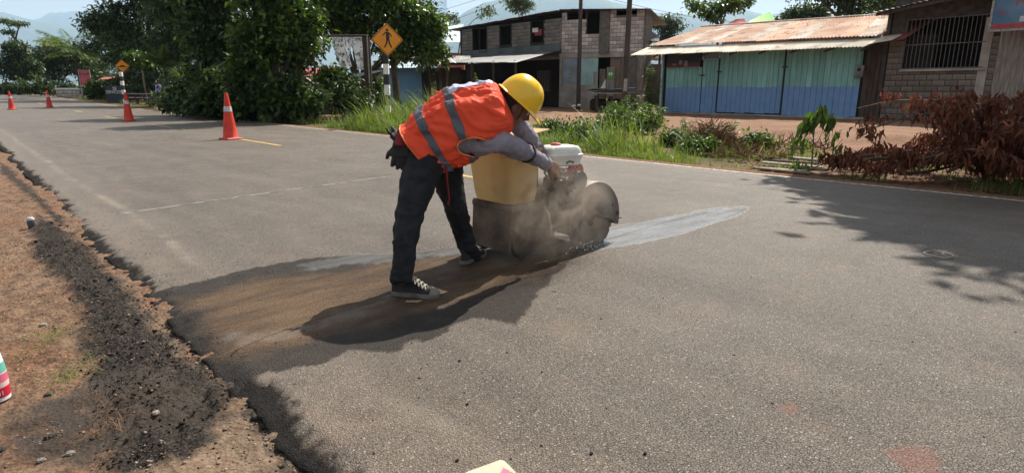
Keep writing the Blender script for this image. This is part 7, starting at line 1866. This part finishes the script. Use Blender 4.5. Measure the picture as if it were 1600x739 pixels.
# folds: long drapes running from the shoulder towards the hem, pinched under the arm
wr = (fbm(Ti * 3 + 5 + np.cos(ang) * 1.2, np.sin(ang) * 3 + 9 + Ti * 1.5, 1.6, 4, 201) - .5) * .055 + .008 * np.sin(ang * 7 + 6 * Ti) * np.sin(pi * Ti) + .006 * np.sin(Ti * 30 + 3 * np.cos(ang)) * sstep(.5, .0, Ti)
wr = wr + (.5 - np.abs(fbm(Ti * 5 + np.cos(ang) * 1.6 + 3, np.sin(ang) * 2.2 + 4 - Ti * 2.5, 2.2, 3, 207) - .5) * 6).clip(-.2, .5) * .016 * sstep(0, .12, Ti) * sstep(1, .85, Ti)
flare = .022 * sstep(.12, 0, Ti)
Vv = Vv + nrm * (wr + flare)[..., None]
# keep the seam ring closed
armR = P(752, 226, 3.44); armL = P(775, 200, 3.86)
keepf = []; F = []
def fc(i, j): return (Vv[i, j] + Vv[i + 1, j] + Vv[i, (j + 1) % NR] + Vv[i + 1, (j + 1) % NR]) / 4
def proj(p):
    """photo pixel of a world point"""
    p = Vector(p) - Vector((0, 0, CAMH)); x = p.dot(RT); y = p.dot(FW); z = p.z; cz_ = y * cos(PIT) - z * sin(PIT); yy = z * cos(PIT) + y * sin(PIT); return CXP + FPX * x / cz_, CYP - FPX * yy / cz_
bands = {'reflective_band_rear': [], 'reflective_band_front': []}
vest_f = []; b1 = []; b2 = []; sh_strip = []; trim = []
for i in range(NT - 1):
    for j in range(NR):
        c = Vector(fc(i, j)); near = (c - Vector(ctr[i, 0])).dot(FW) < 0; px, py = proj(c)
        if near:
            ex, ey = (px - 741) / 28.0, (py - 230) / 15.5; rx, ry = ex * .93 - ey * .25, ex * .25 + ey * .93
            if rx * rx + ry * ry < 1.0: continue
        else:
            if (c - armL).length < .10: continue
        f = (i * NR + j, i * NR + (j + 1) % NR, (i + 1) * NR + (j + 1) % NR, (i + 1) * NR + j)
        vest_f.append(f); t = (i + .5) / (NT - 1)
        sl = .015 * cos(2 * pi * j / NR)
        if .17 < t - sl < .235: b1.append(f)
        if .385 < t - sl < .45: b2.append(f)
        a = 2 * pi * (j + .5) / NR
        if (abs(a) < .16 or abs(a - 2 * pi) < .42) and .42 < t < .78: sh_strip.append(f)
Vf = Vv.reshape(-1, 3)
def vest_part(name, faces, push, m, parent, th=.004):
    me = bpy.data.meshes.new(name); me.from_pydata([tuple(v) for v in Vf], [], faces); bm = bmesh.new(); bm.from_mesh(me)
    bmesh.ops.delete(bm, geom=[v for v in bm.verts if not v.link_faces], context='VERTS'); bmesh.ops.recalc_face_normals(bm, faces=bm.faces); bm.to_mesh(me); bm.free()
    cc = Vector(Vf.mean(0)); nv = len(me.vertices); co = np.empty(nv * 3, np.float32); me.vertices.foreach_get('co', co); co = co.reshape(-1, 3)
    no_ = np.empty(nv * 3, np.float32); me.vertices.foreach_get('normal', no_); no_ = no_.reshape(-1, 3)
    s_ = np.sign(((co - np.array(cc)) * no_).sum()); co = co + no_ * s_ * push; me.vertices.foreach_set('co', co.ravel())
    me.polygons.foreach_set('use_smooth', np.ones(len(me.polygons), bool)); o = link(name, me, m, parent)
    sm = o.modifiers.new('thickness', 'SOLIDIFY'); sm.thickness = th; sm.offset = 0; sb = o.modifiers.new('soft', 'SUBSURF'); sb.levels = 1; sb.render_levels = 1
    return o
vest = vest_part('vest', vest_f, 0, M_vest, wk)
vest_part('reflective_band', b1, .005, M_retro, vest, .002); vest_part('reflective_band', b2, .005, M_retro, vest, .002)
vest_part('shoulder_strip', sh_strip, .005, mat('pale_reflective_strip', (.55, .56, .66), (.30, .33, .5), scale=30, rough=.5), vest, .002)
# trim tubes along the hem, the neck and the armhole
def trim_tube(pts, r=.0045):
    mb = MB(); mb.tube(list(pts) + [pts[0]], r, 6, cap=False); mb.build('trim', M_trim, vest, True)
trim_tube([Vector(v) for v in Vv[0]]); trim_tube([Vector(v) for v in Vv[-1]], .004)
Nz = [(i, j) for i in range(NT) for j in range(NR) if (Vector(Vv[i, j]) - Vector(ctr[i, 0])).dot(FW) < 0.0]
pj = np.array([proj(Vv[i, j]) for i, j in Nz]); tp_ = []
for k in range(40):
    a = 2 * pi * k / 40; rx, ry = cos(a), sin(a); ex, ey = rx * .93 + ry * .25, -rx * .25 + ry * .93
    q_ = np.array([741 + ex * 28, 230 + ey * 15.5]); w_ = np.exp(-((pj - q_) ** 2).sum(1) / 8.0)
    if w_.sum() < 1e-6: continue
    tp_.append(Vector(tuple((np.array([Vv[i, j] for i, j in Nz]) * w_[:, None]).sum(0) / w_.sum())))
trim_tube(tp_, .0055)
# shirt: torso inside the vest, sleeves
shR = P(757, 214, 3.50); elR = P(806, 232, 3.62); wrR = P(858, 258, 3.93)
shL = P(786, 168, 3.84); elL = P(826, 214, 4.02); wrL = P(846, 238, 4.22)
sm_ = MB(); rings = [torso_ring(t, 32, -.028, 2.3) for t in (.03, .2, .4, .6, .75, .88, .97)]; sm_.rings(rings)
sm_.ball(P(750, 226, 3.54), (.085, .075, .07), 16, 10)
sm_.tube([P(742, 229, 3.55), P(757, 222, 3.52), P(780, 220, 3.55), elR, P(830, 243, 3.77), P(852, 255, 3.90)], [.058, .070, .070, .062, .052, .042], 18)
sm_.tube([P(775, 170, 3.78), shL, elL, wrL], [.08, .075, .055, .042], 16)
remesh_build(sm_, 'shirt', M_shirt, wk, .009, 5, displace=.026, dscale=.045)
mb = MB(); R_ = (wrR - elR).normalized(); mb.tube([P(850, 254, 3.885), P(854, 256, 3.905)], [.047, .044], 18); mb.build('cuff', M_shirt, wk, True)
mb = MB(); mb.tube([P(822.5, 238.5, 3.73), P(825.5, 240, 3.745)], [.064, .062], 18); mb.build('wristband', M_glove, wk, True)

# body: one continuous figure
RTv = RT.copy(); UP = Vector((0, 0, 1))
hU = (RTv * .654 + UP * .756).normalized(); hF = (RTv * .74 - UP * .64 + FW * .20).normalized(); hU = (hU - hF * hU.dot(hF)).normalized(); hS = hF.cross(hU)
HR = Matrix((hF, hS, hU)).transposed(); hc = P(806, 164, 3.70)
bd = MB()
bd.ball(hc, (.092, .074, .105), 20, 14, HR)
bd.ball(hc + hF * .035 - hU * .065, (.055, .052, .055), 14, 10, HR)          # jaw
bd.ball(hc + hF * .060 - hU * .098, (.026, .026, .020), 10, 8, HR)           # chin
bd.tube([hc + hF * .088 + hU * .018, hc + hF * .112 - hU * .022, hc + hF * .090 - hU * .034], [.010, .016, .012], 8)    # nose
bd.ball(hc + hF * .082 - hU * .058, (.014, .024, .010), 10, 6, HR)           # lips
for s_ in (-1, 1):
    bd.ball(hc + hF * .073 + hS * .034 * s_ - hU * .015, (.02, .022, .016), 8, 6, HR)    # cheekbones
    bd.ball(hc - hF * .008 + hS * .076 * s_ - hU * .018, (.018, .008, .030), 10, 8, HR)  # ears
nk = P(790, 172, 3.69)
bd.tube([hc - hU * .06 - hF * .02, hc.lerp(nk, .6) - hU * .03, nk + RTv * -.01, P(772, 176, 3.69)], [.058, .056, .062, .085], 14)
bd.rings([torso_ring(t, 24, -.06, 2.1) for t in (.05, .25, .45, .65, .8, .92)])
bd.tube([P(745, 220, 3.52), shR, elR, P(832, 246, 3.77), wrR], [.055, .050, .042, .036, .027], 14)
bd.tube([P(778, 172, 3.80), shL, elL, wrL], [.055, .05, .04, .026], 14)
bd.tube([a for a, r in legR], [r * .72 for a, r in legR], 14); bd.tube([a for a, r in legL], [r * .72 for a, r in legL], 14); bd.ball(P(684, 212, 3.62), (.12, .12, .11), 14, 10)
def hand(bd, wr_, fwd, palm_n, s=1.0, curl=.9, thumb_side=1):
    """wrist, direction of the fingers, palm normal (towards what it holds)"""
    f = fwd.normalized(); n = (palm_n - f * palm_n.dot(f)).normalized(); sd = f.cross(n).normalized() * thumb_side
    kn = wr_ + f * .085 * s
    for k in range(6):
        u = k / 5 - .5; bd.tube([wr_ + sd * u * .045 * s, wr_ + f * .045 * s + sd * u * .068 * s, kn + sd * u * .074 * s], [.017 * s, .0165 * s, .0135 * s], 8)
    for k, (off, ln) in enumerate(((-.034, .068), (-.0115, .078), (.0115, .072), (.034, .056))):
        p = kn + sd * (-off) * s; d_ = f.copy(); pts = [p - f * .01]; rr_ = [.0100]
        for j in range(3):
            a = curl * (.45, .85, .7)[j]; ax_ = f.cross(n).normalized(); d_ = (Matrix.Rotation(-a, 3, ax_) @ d_) if (Matrix.Rotation(-a, 3, ax_) @ d_).dot(n) > d_.dot(n) else (Matrix.Rotation(a, 3, ax_) @ d_)
            p = p + d_ * ln * s * (.45, .31, .24)[j]; pts.append(p.copy()); rr_.append((.0092, .0084, .0072)[j])
        bd.tube(pts, [r * s for r in rr_], 8)
        bd.ball(pts[-1], .0070 * s, 7, 5)
    tb_ = wr_ + f * .022 * s + sd * .030 * s; bd.tube([tb_, tb_ + f * .022 * s + sd * .026 * s + n * .008, tb_ + f * .052 * s + sd * .032 * s + n * .022, tb_ + f * .070 * s + sd * .026 * s + n * .034], [.015 * s, .0125 * s, .0105 * s, .008 * s], 8)
    return kn, n, sd
lever_c = P(872, 277, 4.02)
f1 = (RTv * .62 - UP * .52 + FW * .50); hand(bd, wrR + (f1.normalized() * .005), f1, (FW * .75 - UP * .5 + RTv * -.1), 1.0, .95, -1)
f2 = (RTv * .5 - UP * .35 + FW * .6); hand(bd, wrL, f2, -UP, 1.0, .7, 1)
# ankles into shoes
remesh_build(bd, 'body', M_skin, wk, .0062, 3)
# eyes
for s_ in (-1, 1):
    mb = MB(); mb.ball(hc + hF * .080 + hS * .030 * s_ + hU * .006, .011, 12, 8); e_ = mb.build('eye', M_whitep, wk, True); mb = MB(); mb.ball(hc + hF * .0868 + hS * .030 * s_ + hU * .004, .0052, 8, 6); mb.build('iris', M_blackp, e_, True)
    mb = MB(); mb.tube([hc + hF * .088 + hS * .018 * s_ + hU * .022, hc + hF * .086 + hS * .034 * s_ + hU * .026, hc + hF * .074 + hS * .050 * s_ + hU * .020], [.003, .0035, .002], 6); mb.build('eyebrow', M_hair, wk, True)
# hair below the helmet
mb = MB(); mb.ball(hc - hF * .014 + hU * .006, (.090, .0785, .105), 20, 14, HR); hm_ = mb.mesh('hair', True); bm = bmesh.new(); bm.from_mesh(hm_)
bmesh.ops.delete(bm, geom=[v for v in bm.verts if (v.co - hc).dot(hU) < -.055 or ((v.co - hc).dot(hF) > .012 and (v.co - hc).dot(hU) < .04)], context='VERTS'); bm.to_mesh(hm_); bm.free(); link('hair', hm_, M_hair, wk)
# helmet
hh_ = bpy.data.objects.new('hard_hat', None); S.collection.objects.link(hh_); hh_.parent = wk; hcn = hc + hU * .030 - hF * .004; hh_.location = hcn - wk.location
def hp_(a, b_, c): return hcn + hF * a + hS * b_ + hU * c
mb = MB(); rings = []; NN = 48
for i in range(15):
    th = (pi / 2) * i / 14; r = cos(th) ** .80 if i < 14 else .001; z = sin(th) * .150; ring = []
    for k in range(NN):
        a = 2 * pi * k / NN; ca, sa = cos(a), sin(a); rid = 1 + (.022 * math.exp(-((sa) / .17) ** 2) * sin(th)) + .012 * (math.exp(-((abs(sa) - .42) / .08) ** 2)) * sin(th)
        ring.append(hp_(.138 * r * ca * rid, .112 * r * sa * rid, z * (1 + .05 * math.exp(-(sa * r / .22) ** 2))))
    rings.append(ring)
mb.rings(rings, cap=False)
inner = [[hcn + (p - hcn) * .965 for p in r] for r in rings]; mb.rings(inner, cap=False)
mb.build('shell', M_helmet, hh_, True)
mb = MB(); rg_ = []
for (dr, dz) in ((.0, .004), (.010, -.001), (.016, -.006), (.010, -.010), (-.004, -.004)):
    ring = []
    for k in range(NN):
        a = 2 * pi * k / NN; ca, sa = cos(a), sin(a); pk = .048 * max(0, ca) ** 3 * (1 if dr > 0 else 0); ring.append(hp_((.138 + dr) * ca + pk, (.112 + dr) * sa, dz - .018 * max(0, ca) ** 2 * (dr > 0)))
    rg_.append(ring)
rg_.append(rg_[0]); mb.rings(rg_, cap=False); mb.build('brim', M_helmet, hh_, True)
mb = MB(); mb.tube([hp_(.03, .080, .0), hp_(.05, .072, -.06), hp_(.055, .03, -.118), hp_(.055, -.03, -.118), hp_(.05, -.072, -.06), hp_(.03, -.080, .0)], .0035, 6); mb.build('chin_strap', M_glove, hh_, True)
# shoes
def shoe(heel, dirv, pitch=0.0):
    f = Vector((dirv[0], dirv[1], 0)).normalized(); f = (f * cos(pitch) + UP * sin(pitch)).normalized(); s = f.cross(UP).normalized(); u = s.cross(f)
    e = bpy.data.objects.new('shoe', None); S.collection.objects.link(e); e.parent = wk; e.location = Vector(heel) - wk.location; H0_ = Vector(heel)
    def Q(x, y, z): return H0_ + f * x + s * y + u * z
    def outl(x):   # half width
        return .030 + .020 * sin(min(max(x / .29, 0), 1) * pi * .62) + .006 * sin(x / .29 * pi)
    xs = [0, .006, .02, .06, .11, .16, .20, .24, .268, .284, .290]; wd = [.012, .024, .032, .034, .035, .041, .047, .047, .038, .022, .004]
    mb = MB(); rings = []
    for x, w in zip(xs, wd): rings.append([Q(x, w * a, z) for a, z in ((-1, .003), (-1.03, .012), (-1, .028), (1, .028), (1.03, .012), (1, .003))])
    mb.rings(rings); mb.build('sole', M_sole, e, True)
    mb = MB(); rings = []; ht = [.05, .095, .118, .130, .125, .092, .066, .054, .046, .036, .030]
    for x, w, h in zip(xs, wd, ht):
        w2 = w * .93; rings.append([Q(x + (.004 if x < .05 else 0), w2 * cos(a) * (1 if sin(a) < .2 else .96 - .25 * (h > .08)), .02 + (h - .02) * max(sin(a), -.05)) for a in [k * 2 * pi / 20 for k in range(20)]])
    mb.rings(rings); mb.build('upper', M_shoe, e, True)
    mb = MB(); rings = []
    for x, w, h in zip(xs[6:], wd[6:], ht[6:]): rings.append([Q(x + .004, w * 1.02 * cos(a), .02 + (h - .016) * max(sin(a), -.05)) for a in [k * 2 * pi / 20 for k in range(20)]])
    mb.rings(rings[1:]); mb.build('toe_cap', M_sole, e, True)
    for k in range(5):
        x0, h = .112 + .021 * k, .118 - .0135 * k
        mb = MB(); mb.tube([Q(x0, -.026, h * .86), Q(x0 + .006, -.012, h * 1.02 + .004), Q(x0 + .012, .012, h * .98 + .006), Q(x0 + .020, .026, h * .80)], .0034, 6); mb.build('lace', M_lace, e, True)
        mb = MB(); mb.tube([Q(x0, .026, h * .86), Q(x0 + .006, .012, h * 1.02 + .004), Q(x0 + .012, -.012, h * .98 + .008), Q(x0 + .020, -.026, h * .80)], .0034, 6); mb.build('lace', M_lace, e, True)
    mb = MB()
    for s2 in (-1, 1): mb.tube([Q(.118, .0, .128), Q(.112, .018 * s2, .146), Q(.118, .034 * s2, .128), Q(.124, .008 * s2, .122)], .003, 6)
    mb.build('lace_bow', M_lace, e, True)
gR = G(612, 459); gL = G(722, 417)
shoe((gR.x, gR.y, road_z(gR.x, gR.y)), (.60, -.80)); shoe((gL.x - .0, gL.y, road_z(gL.x, gL.y) + .004), (.94, .34), 0.0)
# gloves tucked in the back pocket
def glove(label, c, axis, n, seed, s=1.0):
    t = thing('work_glove', c, label, 'glove', 'gloves in the back pocket'); rr = random.Random(seed); ax_ = axis.normalized(); sd = ax_.cross(n).normalized(); mb = MB()
    for k in range(5): u = k / 4 - .5; mb.tube([c - ax_ * .04 * s + sd * u * .05 * s, c + ax_ * .03 * s + sd * u * .075 * s], [.019 * s, .017 * s], 8)
    for k in range(4):
        p = c + ax_ * .03 * s + sd * (k - 1.5) * .022 * s; q = p + ax_ * (.055 + .012 * (k in (1, 2))) * s + sd * (k - 1.5) * .006 + n * rr.uniform(-.02, .01); mb.tube([p, p.lerp(q, .5) + n * rr.uniform(-.01, .01), q], [.012 * s, .0115 * s, .009 * s], 8)
    mb.tube([c - ax_ * .01 + sd * .035 * s, c + ax_ * .02 * s + sd * .062 * s, c + ax_ * .05 * s + sd * .07 * s], [.014 * s, .012 * s, .009 * s], 8)
    remesh_build(mb, 'fabric', M_glove, t, .006, 2)
    mb = MB(); mb.tube([c - ax_ * .085 * s, c - ax_ * .03 * s], [.034 * s, .036 * s], 14); mb.build('cuff', mat('dark_red_cuff', (.22, .02, .035), rough=.7), t, True)
glove('black work glove hanging fingers down from the back pocket', P(627, 236, 3.48), -UP + RTv * -.12, -FW, 1, 1.15)
glove('second black glove with a red cuff curling out of the pocket', P(619, 214, 3.50), UP * .8 - RTv * .55, FW * -.5 + RTv * .8, 2, .72)
mb = MB(); mb.tube([P(697, 262, 3.46), P(699, 285, 3.45), P(702, 312, 3.46), P(700, 320, 3.46)], [.009, .006, .006, .009], 6); mb.build('hanging_strap', mat('dark_red_strap', (.16, .015, .02), rough=.7), vest, True)
